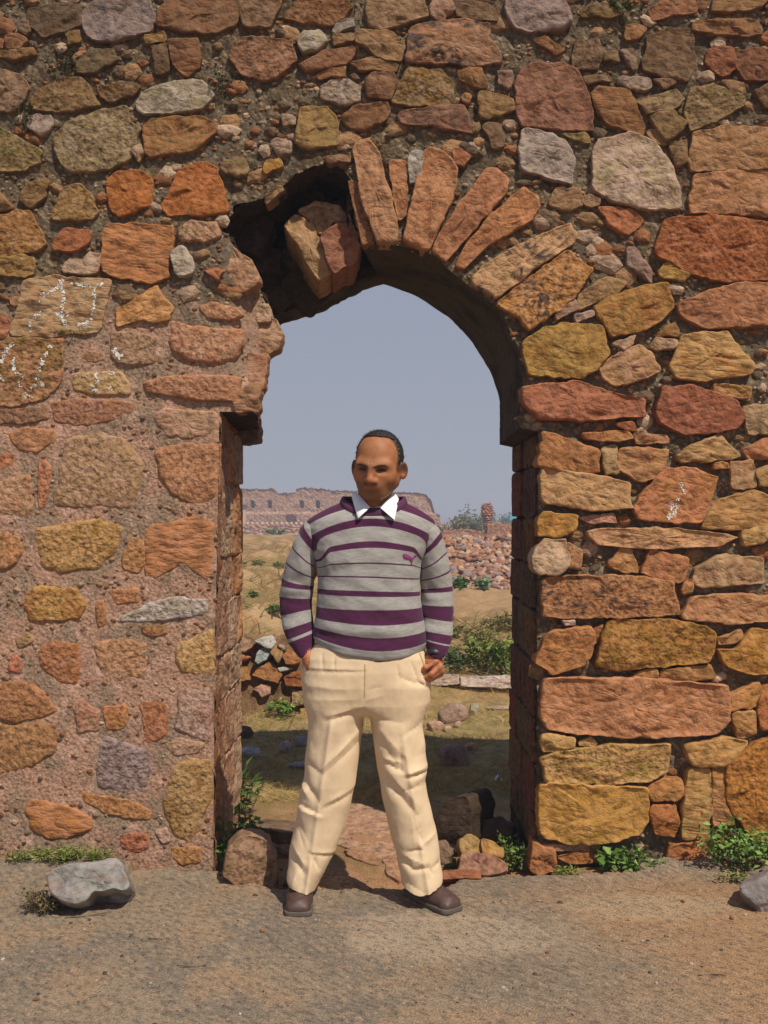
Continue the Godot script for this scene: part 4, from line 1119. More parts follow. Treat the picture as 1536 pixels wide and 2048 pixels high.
func skin_col(p: Vector3) -> Color:
	var q := to_head(p)
	var ax := absf(q.x)
	var c := A(164, 108, 70, 1.0)
	if p.y < 1.2: return A(178, 116, 80, 1.0).lerp(A(150, 90, 60), sst(-0.1, 0.4, nf.get_noise_3d(p.x * 40.0, p.y * 40.0, p.z * 40.0)))
	c = c.lerp(A(142, 90, 58), sst(0.0, 0.4, nf.get_noise_3d(q.x * 25.0, q.y * 25.0, q.z * 25.0)) * 0.5).lerp(A(178, 122, 84), sst(0.1, 0.5, nz.get_noise_3d(q.x * 160.0, q.y * 160.0, q.z * 160.0)) * 0.3)
	var beard := sst(-0.036, -0.052, q.y + 0.25 * maxf(0.0, 0.02 - q.z)) * sst(-0.02, 0.02, q.z) * sst(-0.135, -0.10, q.y)
	c = c.lerp(A(122, 84, 56), beard * 0.75)
	var tache := exp(-pow((q.y + 0.0495) / 0.0055, 2.0)) * sst(0.031, 0.02, ax) * sst(0.07, 0.085, q.z)
	c = c.lerp(A(52, 36, 27), tache * 0.9)
	var lip := exp(-pow((q.y + 0.0640) / 0.0056, 4.0)) * sst(0.029, 0.021, ax) * sst(0.066, 0.078, q.z)
	c = c.lerp(A(172, 100, 80), lip * 0.8)
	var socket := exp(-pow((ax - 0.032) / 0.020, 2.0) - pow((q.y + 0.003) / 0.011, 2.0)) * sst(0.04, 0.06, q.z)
	c = c.lerp(A(84, 54, 38), socket * 0.8)  # shade under the brows, painted into the skin colour
	var pink := exp(-pow((ax - 0.045) / 0.02, 2.0) - pow((q.y + 0.028) / 0.016, 2.0)) + exp(-pow(q.x / 0.016, 2.0) - pow((q.y + 0.038) / 0.014, 2.0)) * sst(0.08, 0.1, q.z)
	c = c.lerp(A(184, 116, 82, 1.0), clampf(pink, 0.0, 1.0) * 0.5)
	c = c.lerp(A(168, 98, 70), sst(0.074, 0.082, ax) * 0.5)
	c = c.lerp(A(70, 48, 38), sst(0.016, -0.002, hair_edge(q)) * sst(-0.03, -0.005, q.y) * 0.85)
	return c

# ---- clothes
var FT := []          # folds of the trousers: [ax, ay, bx, by, width, height], metres
var FSW := []         # folds of the sweater

func fold_add(list: Array, ox: float, oy: float, s: float, a: Array):
	for f in a:
		list.append([lx(ox + f[0] / s), ly(oy + f[1] / s), lx(ox + f[2] / s), ly(oy + f[3] / s), f[4] * 0.8 / PS, f[5] * 0.00068])

func folds(list: Array, x: float, y: float) -> float:
	var s := 0.0
	for f in list:
		var ax: float = f[0]; var ay: float = f[1]
		var bx: float = f[2] - ax; var by: float = f[3] - ay
		var w: float = f[4]
		var dx := x - ax; var dy := y - ay
		var t := clampf((dx * bx + dy * by) / (bx * bx + by * by), 0.0, 1.0)
		dx -= bx * t; dy -= by * t
		var q := (dx * dx + dy * dy) / (w * w)
		if q < 7.0: s += f[5] * (0.45 * exp(-q) + 0.6 * exp(-1.7 * sqrt(q))) * (1.0 - 0.55 * absf(2.0 * t - 1.0))
	return s

func row_at(t: Array, y: float) -> Array:                     # rows sorted downwards by pixel row: [py, xl, xr, half depth, z]
	var k := 0
	while k < t.size() - 2 and y > t[k + 1][0]: k += 1
	var u := clampf((y - t[k][0]) / (t[k + 1][0] - t[k][0]), 0.0, 1.0)
	var a: Array = t[k]; var b: Array = t[k + 1]
	return [lerpf(a[1], b[1], u), lerpf(a[2], b[2], u), lerpf(a[3], b[3], u), lerpf(a[4], b[4], u)]

var T_HIP := [[1270.0, 636.0, 834.0, 0.112, 0.0], [1284.0, 633.0, 838.0, 0.116, 0.0], [1297.0, 624.0, 846.0, 0.122, 0.0], [1312.0, 612.0, 852.0, 0.127, 0.0], [1335.0, 606.0, 856.0, 0.130, 0.0], [1365.0, 609.0, 857.0, 0.128, 0.0], [1400.0, 613.0, 853.0, 0.116, 0.0], [1425.0, 622.0, 846.0, 0.10, 0.0]]
var T_L := [[1360.0, 611.0, 726.0, 0.110, 0.0], [1400.0, 614.0, 729.0, 0.112, 0.0], [1450.0, 617.0, 727.0, 0.108, 0.002], [1500.0, 614.0, 720.0, 0.102, 0.005], [1560.0, 606.0, 711.0, 0.096, 0.008], [1600.0, 599.0, 703.0, 0.092, 0.004], [1650.0, 590.0, 690.0, 0.090, 0.0], [1700.0, 581.0, 671.0, 0.090, 0.0], [1750.0, 576.0, 644.0, 0.092, 0.004], [1775.0, 577.0, 632.0, 0.094, 0.006]]
var T_R := [[1360.0, 738.0, 857.0, 0.110, 0.0], [1400.0, 735.0, 853.0, 0.112, 0.0], [1450.0, 741.0, 845.0, 0.108, 0.002], [1500.0, 749.0, 848.0, 0.102, 0.005], [1532.0, 754.0, 855.0, 0.100, 0.010], [1560.0, 759.0, 849.0, 0.096, 0.008], [1600.0, 766.0, 859.0, 0.092, 0.004], [1650.0, 777.0, 871.0, 0.090, 0.0], [1700.0, 792.0, 880.0, 0.090, 0.0], [1750.0, 801.0, 884.0, 0.092, 0.004], [1775.0, 804.0, 885.0, 0.094, 0.006]]

func tube(p: Vector3, r: Array, ex: float) -> float:
	var cx := lx((r[0] + r[1]) * 0.5); var a: float = (r[1] - r[0]) * 0.5 / PS; var b: float = r[2]
	var qx := absf(p.x - cx) / a; var qz := absf(p.z - r[3]) / b
	var k := pow(pow(qx, ex) + pow(qz, ex), 1.0 / ex)
	return (k - 1.0) * minf(a, b) * 0.92

func trousers_d(p: Vector3) -> float:
	var y := PY0 - p.y * PS
	var hip := tube(p, row_at(T_HIP, y), 2.5)
	hip = smax(hip, (y - 1425.0) / PS, 0.05)
	var hl := 1772.0 - 15.0 * clampf((632.0 - (PX0 + p.x * PS)) / 55.0, 0.0, 1.0)
	var rl := row_at(T_L, y); var rr := row_at(T_R, y)
	var l := tube(p, rl, 2.2)
	var r := tube(p, rr, 2.2)
	l = smax(l, (1352.0 - y) / PS, 0.04); r = smax(r, (1352.0 - y) / PS, 0.04)
	# pressed creases down the front
	if p.z > 0.0:
		var kl := lx(lerpf(672.0, 618.0, clampf((y - 1400.0) / 370.0, 0.0, 1.0))); var kr := lx(lerpf(800.0, 858.0, clampf((y - 1420.0) / 350.0, 0.0, 1.0)))
		l -= 0.007 * exp(-pow((p.x - kl) / 0.011, 2.0)) * sst(1400.0, 1450.0, y)
		r -= 0.006 * exp(-pow((p.x - kr) / 0.011, 2.0)) * sst(1430.0, 1500.0, y)
	l = maxf(l, (y - hl) / PS)
	var hr := 1772.0 - 13.0 * clampf(absf((PX0 + p.x * PS) - 838.0) / 45.0, 0.0, 1.0)
	r = maxf(r, (y - hr) / PS)
	var d := smin(smin(hip, l, 0.03), smin(hip, r, 0.03), 0.01)
	d = minf(d, smin(l, r, 0.012))
	d = smax(d, (1282.0 - y) / PS, 0.01)
	var f := folds(FT, p.x, p.y) * sst(-0.01, 0.045, p.z)
	f += 0.0028 * nf.get_noise_3d(p.x * 9.0, p.y * 6.0, p.z * 9.0) + 0.003 * nz.get_noise_3d(p.x * 6.0, p.y * 10.0, p.z * 6.0 + 4.0) * sst(0.9, 0.6, p.y)
	return d - f

func build_person():
	var man := thing("person", "man in a purple and grey striped sweater and cream trousers standing astride before the arch", "person", Vector3(-0.042, 0.0, 0.43))
	HB = Basis.from_euler(Vector3(0.13, -0.26, -0.065))
	HC = Vector3(lx(757.0), ly(935.0), 0.05)
	# body: one skin, the head and hands in fine cells, what the clothes hide in coarse ones
	var v := PackedVector3Array(); var idx := PackedInt32Array(); var col := PackedColorArray()
	for job in [[Vector3(-0.13, 1.385, -0.12), Vector3(0.17, 1.72, 0.19), 0.0031, skin_d], [Vector3(0.13, 0.78, -0.04), Vector3(0.29, 0.93, 0.13), 0.0032, hand_d], [Vector3(-0.27, 0.82, -0.06), Vector3(-0.15, 0.98, 0.12), 0.006, wrist_d], [Vector3(-0.34, 0.03, -0.13), Vector3(0.30, 1.40, 0.13), 0.02, inner_d]]:
		var r := nets(job[0], job[1], job[2], job[3])
		var b := v.size()
		v.append_array(r[0])
		for i in r[1]: idx.append(i + b)
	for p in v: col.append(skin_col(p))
	var skin := StandardMaterial3D.new(); skin.vertex_color_use_as_albedo = true; skin.roughness = 0.58; skin.metallic_specular = 0.4
	skin.subsurf_scatter_enabled = true; skin.subsurf_scatter_strength = 0.05
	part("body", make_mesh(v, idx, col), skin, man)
	var black := StandardMaterial3D.new(); black.albedo_color = Color8(30, 26, 28); black.roughness = 0.6
	var hr := nets(Vector3(-0.13, 1.47, -0.14), Vector3(0.17, 1.74, 0.16), 0.0031, hair_d)
	var hair := part("hair", make_mesh(hr[0], hr[1]), black, man)
	# thin strands that break the hair's outline
	var g := RandomNumberGenerator.new(); g.seed = 5
	var sv := PackedVector3Array(); var si := PackedInt32Array()
	for k in 1500:
		var i := g.randi() % (hr[0] as PackedVector3Array).size()
		var p: Vector3 = hr[0][i]
		var q := to_head(p)
		if q.y < 0.02: continue
		var n := Vector3(q.x, (q.y - 0.03), q.z).normalized()
		var dir := (HB * (n * 0.28 + Vector3(g.randf_range(-0.7, 0.3), g.randf_range(-0.5, 0.5) - 0.6 * sst(0.06, 0.02, q.y), g.randf_range(-0.2, 0.7)))).normalized()
		var side := dir.cross(Vector3(0, 0, 1)).normalized() * 0.00045
		var l := g.randf_range(0.006, 0.014)
		var b := sv.size()
		sv.append_array([p - side, p + side, p + dir * l])
		si.append_array([b, b + 1, b + 2])
	part("loose_strands", make_mesh(sv, si), M_two(black), hair)
	face_parts(man, black)
	build_trousers(man)
	build_sweater(man)
	build_collar(man)
	for s in [[Vector3(lx(601.0), 0.0, -0.075), 0.02, "shoe"], [Vector3(lx(826.0), 0.0, -0.062), 0.68, "shoe"]]:
		build_shoe(man, s[0], s[1])
	build_watch(man)

func M_two(m: StandardMaterial3D) -> StandardMaterial3D:
	var d: StandardMaterial3D = m.duplicate(); d.cull_mode = BaseMaterial3D.CULL_DISABLED
	return d

func inner_d(p: Vector3) -> float:
	var d := ell(p, Vector3(0.0, 1.17, -0.005), Vector3(0.135, 0.24, 0.075))
	d = smin(d, ell(p, Vector3(-0.02, 0.92, -0.005), Vector3(0.15, 0.14, 0.08)), 0.05)
	d = smin(d, cap(p, Vector3(0.0, 1.30, -0.01), Vector3(0.01, 1.42, 0.0), 0.06, 0.05), 0.04)
	for s in [[-0.135, -0.17, -0.26, -0.285], [0.10, 0.105, 0.16, 0.19]]:
		d = smin(d, cap(p, Vector3(s[0], 0.82, 0), Vector3(s[1], 0.47, 0.005), 0.06, 0.04), 0.04)
		d = smin(d, cap(p, Vector3(s[1], 0.47, 0.005), Vector3(s[2], 0.13, -0.02), 0.04, 0.03), 0.03)
		d = smin(d, cap(p, Vector3(s[2], 0.10, -0.02), Vector3(s[3], 0.045, 0.04), 0.028, 0.02), 0.03)
	d = smin(d, cap(p, Vector3(-0.16, 1.33, -0.01), Vector3(-0.27, 1.11, -0.03), 0.035, 0.03), 0.05)
	d = smin(d, cap(p, Vector3(-0.27, 1.11, -0.03), Vector3(-0.235, 0.93, 0.02), 0.03, 0.022), 0.02)
	d = smin(d, cap(p, Vector3(0.17, 1.33, -0.01), Vector3(0.232, 1.10, -0.03), 0.035, 0.03), 0.05)
	d = smin(d, cap(p, Vector3(0.232, 1.10, -0.03), Vector3(0.23, 0.92, 0.03), 0.03, 0.022), 0.02)
	return d

func wrist_d(p: Vector3) -> float:
	var d := cap(p, Vector3(-0.25, 0.94, 0.02), Vector3(-0.225, 0.875, 0.05), 0.026, 0.024)
	return smin(d, ell(p, Vector3(-0.205, 0.85, 0.06), Vector3(0.03, 0.045, 0.022)), 0.02)

func hand_d(p0: Vector3) -> float:
	var p := p0 - Vector3(0.006, 0.0, -0.028)
	# wrist in the cuff, the back of the hand turned to the lens, fingers bent into the pocket, the thumb inside it
	var wr := Vector3(lx(868.0), ly(1296.0), 0.045)
	var d := cap(p, wr, Vector3(lx(866.0), ly(1312.0), 0.062), 0.025, 0.027)
	var q := p - Vector3(lx(862.0), ly(1326.0), 0.078)
	q = q.rotated(Vector3.BACK, -0.35)
	d = smin(d, ell(q, Vector3.ZERO, Vector3(0.031, 0.040, 0.021)), 0.022)
	var kn := [Vector3(lx(867.0), ly(1318.0), 0.094), Vector3(lx(874.0), ly(1328.0), 0.092), Vector3(lx(877.0), ly(1337.0), 0.084), Vector3(lx(876.0), ly(1344.0), 0.074)]
	var mid := [Vector3(lx(846.0), ly(1328.0), 0.112), Vector3(lx(856.0), ly(1342.0), 0.110), Vector3(lx(858.0), ly(1348.0), 0.098), Vector3(lx(860.0), ly(1352.0), 0.086)]
	var tip := [Vector3(lx(830.0), ly(1344.0), 0.095), Vector3(lx(838.0), ly(1354.0), 0.092), Vector3(lx(840.0), ly(1358.0), 0.082), Vector3(lx(844.0), ly(1360.0), 0.072)]
	for k in 4:
		var r: float = [0.0096, 0.0100, 0.0096, 0.0088][k]
		var f := cap(p, kn[k], mid[k], r * 1.12, r)
		f = smin(f, cap(p, mid[k], tip[k], r, r * 0.85), 0.004)
		d = smin(d, f, 0.007)
		d = smin(d, p.distance_to(kn[k]) - r * 1.18, 0.008)
	var th := cap(p, Vector3(lx(856.0), ly(1314.0), 0.072), Vector3(lx(842.0), ly(1326.0), 0.075), 0.013, 0.011)
	th = smin(th, cap(p, Vector3(lx(842.0), ly(1326.0), 0.075), Vector3(lx(830.0), ly(1340.0), 0.07), 0.011, 0.009), 0.004)
	return smin(d, th, 0.012)

func on_face(x: float, y: float, up := 0.0) -> Vector3:      # the point of the face's surface at that place, in the man's axes
	var z := 0.13
	for k in 60:
		var d := head_d(Vector3(x, y, z))
		if d < 0.0006: break
		z -= maxf(d * 0.6, 0.0004)
	return HC + HB * (Vector3(x, y, z + up) * HS)

func ribbon(a: PackedVector2Array, w: Array, up: float) -> ArrayMesh:
	var v := PackedVector3Array(); var idx := PackedInt32Array()
	var n := a.size()
	for i in n:
		var t := (a[mini(i + 1, n - 1)] - a[maxi(i - 1, 0)]).normalized().orthogonal()
		for k in 3:
			var q: Vector2 = a[i] + t * w[i] * (k - 1)
			v.append(on_face(q.x, q.y, up * (1.0 if k == 1 else -0.2)))
	for i in n - 1:
		for k in 2:
			var p := i * 3 + k
			idx.append_array([p, p + 3, p + 1, p + 1, p + 3, p + 4])
	return make_mesh(v, idx)

func face_parts(man: Node3D, black: StandardMaterial3D):
	var bm := M_two(black); bm.albedo_color = Color8(66, 45, 34)
	var lm := M_two(black); lm.albedo_color = Color8(44, 30, 24)
	for s in [-1.0, 1.0]:
		part("eyebrow", ribbon(pts([0.008 * s, 0.0055, 0.02 * s, 0.0085, 0.033 * s, 0.0120, 0.045 * s, 0.0125, 0.054 * s, 0.0085]), [0.0026, 0.0040, 0.0040, 0.0032, 0.0012], 0.0012), bm, man)
		part("eye", ribbon(pts([0.018 * s, -0.0060, 0.025 * s, -0.0046, 0.033 * s, -0.0036, 0.041 * s, -0.0046, 0.048 * s, -0.0064]), [0.0008, 0.0024, 0.0028, 0.0022, 0.0008], 0.0012), lm, man)

func build_trousers(man: Node3D):
	fold_add(FT, 540, 1280, 4.042, [
		[760, 520, 470, 600, 9, -9], [750, 490, 480, 560, 10, 6], [300, 216, 770, 212, 6, -6], [300, 190, 760, 190, 8, 4], [430, 978, 740, 690, 10, 9], [440, 1020, 750, 760, 10, -6],
		[300, 940, 420, 1015, 11, -8], [290, 1080, 425, 1260, 12, -13], [250, 1120, 330, 1230, 12, 8], [240, 1282, 425, 1335, 8, -10], [240, 1315, 425, 1362, 9, 8], [430, 1300, 690, 1185, 9, -8], [440, 1260, 690, 1150, 10, 7],
		[215, 1390, 330, 1560, 12, -8], [830, 690, 1060, 985, 14, -8], [900, 690, 1110, 900, 14, 7], [885, 1000, 1180, 1345, 13, -14], [960, 1010, 1200, 1270, 16, 9], [905, 930, 1090, 1005, 7, -8], [930, 905, 1060, 930, 8, 7],
		[1100, 1045, 1265, 1030, 7, -15], [1090, 1010, 1265, 985, 10, 11], [1060, 1160, 1240, 1100, 8, -5], [1185, 1345, 1225, 1560, 8, -9], [1140, 1345, 1165, 1560, 10, 7], [1050, 830, 1062, 990, 6, -6],
		[820, 590, 1060, 612, 8, -5], [1060, 720, 1260, 620, 10, -5], [770, 170, 768, 412, 3, -4], [790, 350, 900, 330, 8, -4], [790, 430, 900, 400, 9, 4], [1180, 300, 1250, 345, 6, -9], [1060, 260, 1180, 320, 8, -6],
		[330, 330, 620, 350, 12, 4], [330, 440, 700, 430, 14, 5], [440, 90, 450, 210, 5, -5], [540, 110, 540, 200, 4, -5], [1030, 170, 1045, 290, 5, -6], [1140, 150, 1190, 300, 5, -5], [320, 560, 340, 900, 14, 4], [620, 640, 720, 900, 18, -5], [1230, 700, 1262, 930, 12, 6]])
	fold_add(FT, 540, 1640, 3.84, [
		[150, 185, 280, 330, 9, -9], [190, 150, 285, 270, 9, 6], [330, 175, 385, 300, 6, -7], [300, 168, 512, 200, 9, 7], [310, 178, 505, 232, 6, -7], [240, 40, 290, 170, 8, -6], [985, 225, 1100, 310, 8, -11], [1090, 312, 1200, 290, 7, -11],
		[1000, 200, 1180, 262, 10, 8], [1055, 175, 1165, 158, 6, -8], [1190, 270, 1240, 350, 6, -8], [1250, 300, 1310, 285, 7, -8], [1130, 10, 1170, 130, 7, -9], [1160, 120, 1270, 60, 8, 7], [1020, 400, 1180, 470, 12, -5], [220, 340, 190, 440, 10, 5]])
	var r := nets(Vector3(-0.34, 0.03, -0.16), Vector3(0.28, 0.96, 0.17), 0.0063, trousers_d)
	var v: PackedVector3Array = r[0]
	var uv := PackedVector2Array()
	for p in v: uv.append(Vector2(p.x * 2.0 + p.z, p.y * 2.0))
	var m := StandardMaterial3D.new()
	m.albedo_color = Color8(228, 201, 165); m.roughness = 0.85; m.metallic_specular = 0.3; m.rim_enabled = true; m.rim = 0.15
	var weave := noise_tex(FastNoiseLite.TYPE_SIMPLEX_SMOOTH, 0.05, 3, 0.96, 1.0, 70, 256)
	m.albedo_texture = weave; m.uv1_scale = Vector3(12, 1.0, 1)
	m.normal_enabled = true; m.normal_texture = noise_nrm(FastNoiseLite.TYPE_SIMPLEX_SMOOTH, 0.12, 3, 3.0, 71, 256); m.normal_scale = 0.06
	var t := part("trousers", make_mesh(v, r[1], PackedColorArray(), uv, net_normals(v, trousers_d, 0.004)), m, man)
	# the fly and the pocket mouths
	var dark := StandardMaterial3D.new(); dark.albedo_color = Color8(196, 160, 112); dark.roughness = 0.9; dark.cull_mode = BaseMaterial3D.CULL_DISABLED
	for s in [["fly_seam", [731.5, 1318, 731, 1350, 730.5, 1382]], ["pocket_edge", [628, 1290, 616, 1302, 609, 1318, 607, 1333]], ["pocket_edge", [838, 1300, 845, 1318, 848, 1334, 846, 1348]]]:
		var line := []
		for i in range(0, s[1].size(), 2): line.append(Vector2(lx(s[1][i]), ly(s[1][i + 1])))
		var rp := resample(PackedVector2Array(line), 0.008, false)
		var sv := PackedVector3Array(); var si := PackedInt32Array()
		for i in rp.size():
			var n := (rp[mini(i + 1, rp.size() - 1)] - rp[maxi(i - 1, 0)]).normalized().orthogonal() * 0.0016
			for k in [-1.0, 0.0, 1.0]:
				var q: Vector2 = rp[i] + n * k
				var z := 0.19
				for it in 80:
					var d := trousers_d(Vector3(q.x, q.y, z))
					if d < 0.0008: break
					z -= maxf(d * 0.7, 0.0006)
				sv.append(Vector3(q.x, q.y, z + (0.0022 if k == 0.0 else 0.0004)))
		for i in rp.size() - 1:
			for k in 2:
				var p := i * 3 + k
				si.append_array([p, p + 3, p + 1, p + 1, p + 3, p + 4])
		part(s[0], make_mesh(sv, si), dark, t)

func net_normals(v: PackedVector3Array, f: Callable, e: float) -> PackedVector3Array:
	var n := PackedVector3Array(); n.resize(v.size())
	for i in v.size():
		var p := v[i]
		var d: float = f.call(p)
		n[i] = Vector3(f.call(p + Vector3(e, 0, 0)) - d, f.call(p + Vector3(0, e, 0)) - d, f.call(p + Vector3(0, 0, e)) - d).normalized()
	return n

# torso of the sweater: pixel row, left edge, right edge, depth to the front, depth to the back
var TORSO := [[1002.0, 690.0, 806.0, 0.076, 0.075], [1008.0, 676.0, 816.0, 0.081, 0.084], [1014.0, 661.0, 829.0, 0.085, 0.090], [1022.0, 645.0, 843.0, 0.089, 0.095], [1031.0, 629.0, 857.0, 0.093, 0.100], [1041.0, 615.0, 869.0, 0.097, 0.102], [1056.0, 612.0, 872.0, 0.102, 0.104], [1075.0, 617.0, 866.0, 0.108, 0.106], [1100.0, 625.0, 853.0, 0.117, 0.108], [1125.0, 632.0, 843.0, 0.121, 0.108], [1160.0, 636.0, 839.0, 0.124, 0.108], [1200.0, 634.0, 842.0, 0.129, 0.110], [1235.0, 632.0, 847.0, 0.134, 0.113], [1262.0, 627.0, 853.0, 0.139, 0.118], [1280.0, 626.0, 855.0, 0.141, 0.120], [1291.0, 630.0, 851.0, 0.138, 0.117], [1297.0, 637.0, 846.0, 0.131, 0.111], [1299.0, 642.0, 840.0, 0.124, 0.104]]

func torso_row(y: float) -> Array:
	var k := 0
	while k < TORSO.size() - 2 and y > TORSO[k + 1][0]: k += 1
	var u := clampf((y - TORSO[k][0]) / (TORSO[k + 1][0] - TORSO[k][0]), 0.0, 1.0)
	var a: Array = TORSO[k]; var b: Array = TORSO[k + 1]
	return [lerpf(a[1], b[1], u), lerpf(a[2], b[2], u), lerpf(a[3], b[3], u), lerpf(a[4], b[4], u)]

func torso_point(y: float, ang: float) -> Vector3:           # ang 0 at the picture's right, a quarter turn at the front
	var r := torso_row(y)
	var cx: float = (r[0] + r[1]) * 0.5
	var a: float = (r[1] - r[0]) * 0.5
	var ex := 2.0 / 2.35
	var cs := cos(ang); var sn := sin(ang)
	var ux := signf(cs) * pow(absf(cs), ex)
	var uz := signf(sn) * pow(absf(sn), ex)
	var x: float = cx + a * ux
	var yy := y
	if y > 1190.0: yy += sst(1190.0, 1290.0, y) * (20.0 * (1.0 - ux * ux * 0.9) + 7.0 * ux - 6.0)
	if y < 1040.0 and sn > 0.0: yy += sst(1040.0, 1002.0, y) * 24.0 * pow(sn, 1.5)
	var z: float = (r[2] if sn > 0.0 else r[3]) * uz
	var p := Vector3(lx(x), ly(yy), z)
	if sn > 0.0:
		z += 1.3 * folds(FSW, p.x, p.y) * sst(0.0, 0.5, sn)
		z += 0.0045 * nf.get_noise_2d(p.x * 7.0, p.y * 8.0) + 0.0026 * nz.get_noise_2d(p.x * 8.0 + p.y * 6.0, p.y * 15.0) + 0.0007 * nz.get_noise_2d(p.x * 26.0 + p.y * 20.0, p.y * 46.0)
	p.z = z
	return p

func heather(img: Image, bands: Array, y0: float, y1: float):      # bands of purple between pixel rows of the photograph
	var h := img.get_height(); var w := img.get_width()
	var grey := Color8(156, 152, 147); var purple := Color8(78, 38, 66)
	for j in h:
		var y := lerpf(y0, y1, (j + 0.5) / h)
		for i in w:
			var e := y + 0.25 * nz.get_noise_2d(i * 0.35, j * 0.02)
			var t := 0.0
			for b in bands: t = maxf(t, sst(b[0] - 0.5, b[0] + 0.5, e) * sst(b[1] + 0.5, b[1] - 0.5, e))
			var n := 0.11 * nz.get_noise_2d(i * 0.45, j * 0.9) + 0.12 * nf.get_noise_2d(i * 0.03, j * 0.14) + 0.04 * (1.0 if (i / 2 + j / 3) % 2 == 0 else -1.0)
			var c := grey.lerp(purple, t)
			img.set_pixel(i, j, Color(c.r * (1.0 + n), c.g * (1.0 + n), c.b * (1.0 + n)))

func knit(bands: Array, y0: float, y1: float) -> StandardMaterial3D:
	var img := Image.create(256, 768, false, Image.FORMAT_RGB8)
	heather(img, bands, y0, y1)
	var m := StandardMaterial3D.new(); m.albedo_texture = ImageTexture.create_from_image(img); m.texture_repeat = true
	m.roughness = 0.95; m.metallic_specular = 0.2; m.rim_enabled = true; m.rim = 0.25; m.cull_mode = BaseMaterial3D.CULL_DISABLED
	return m

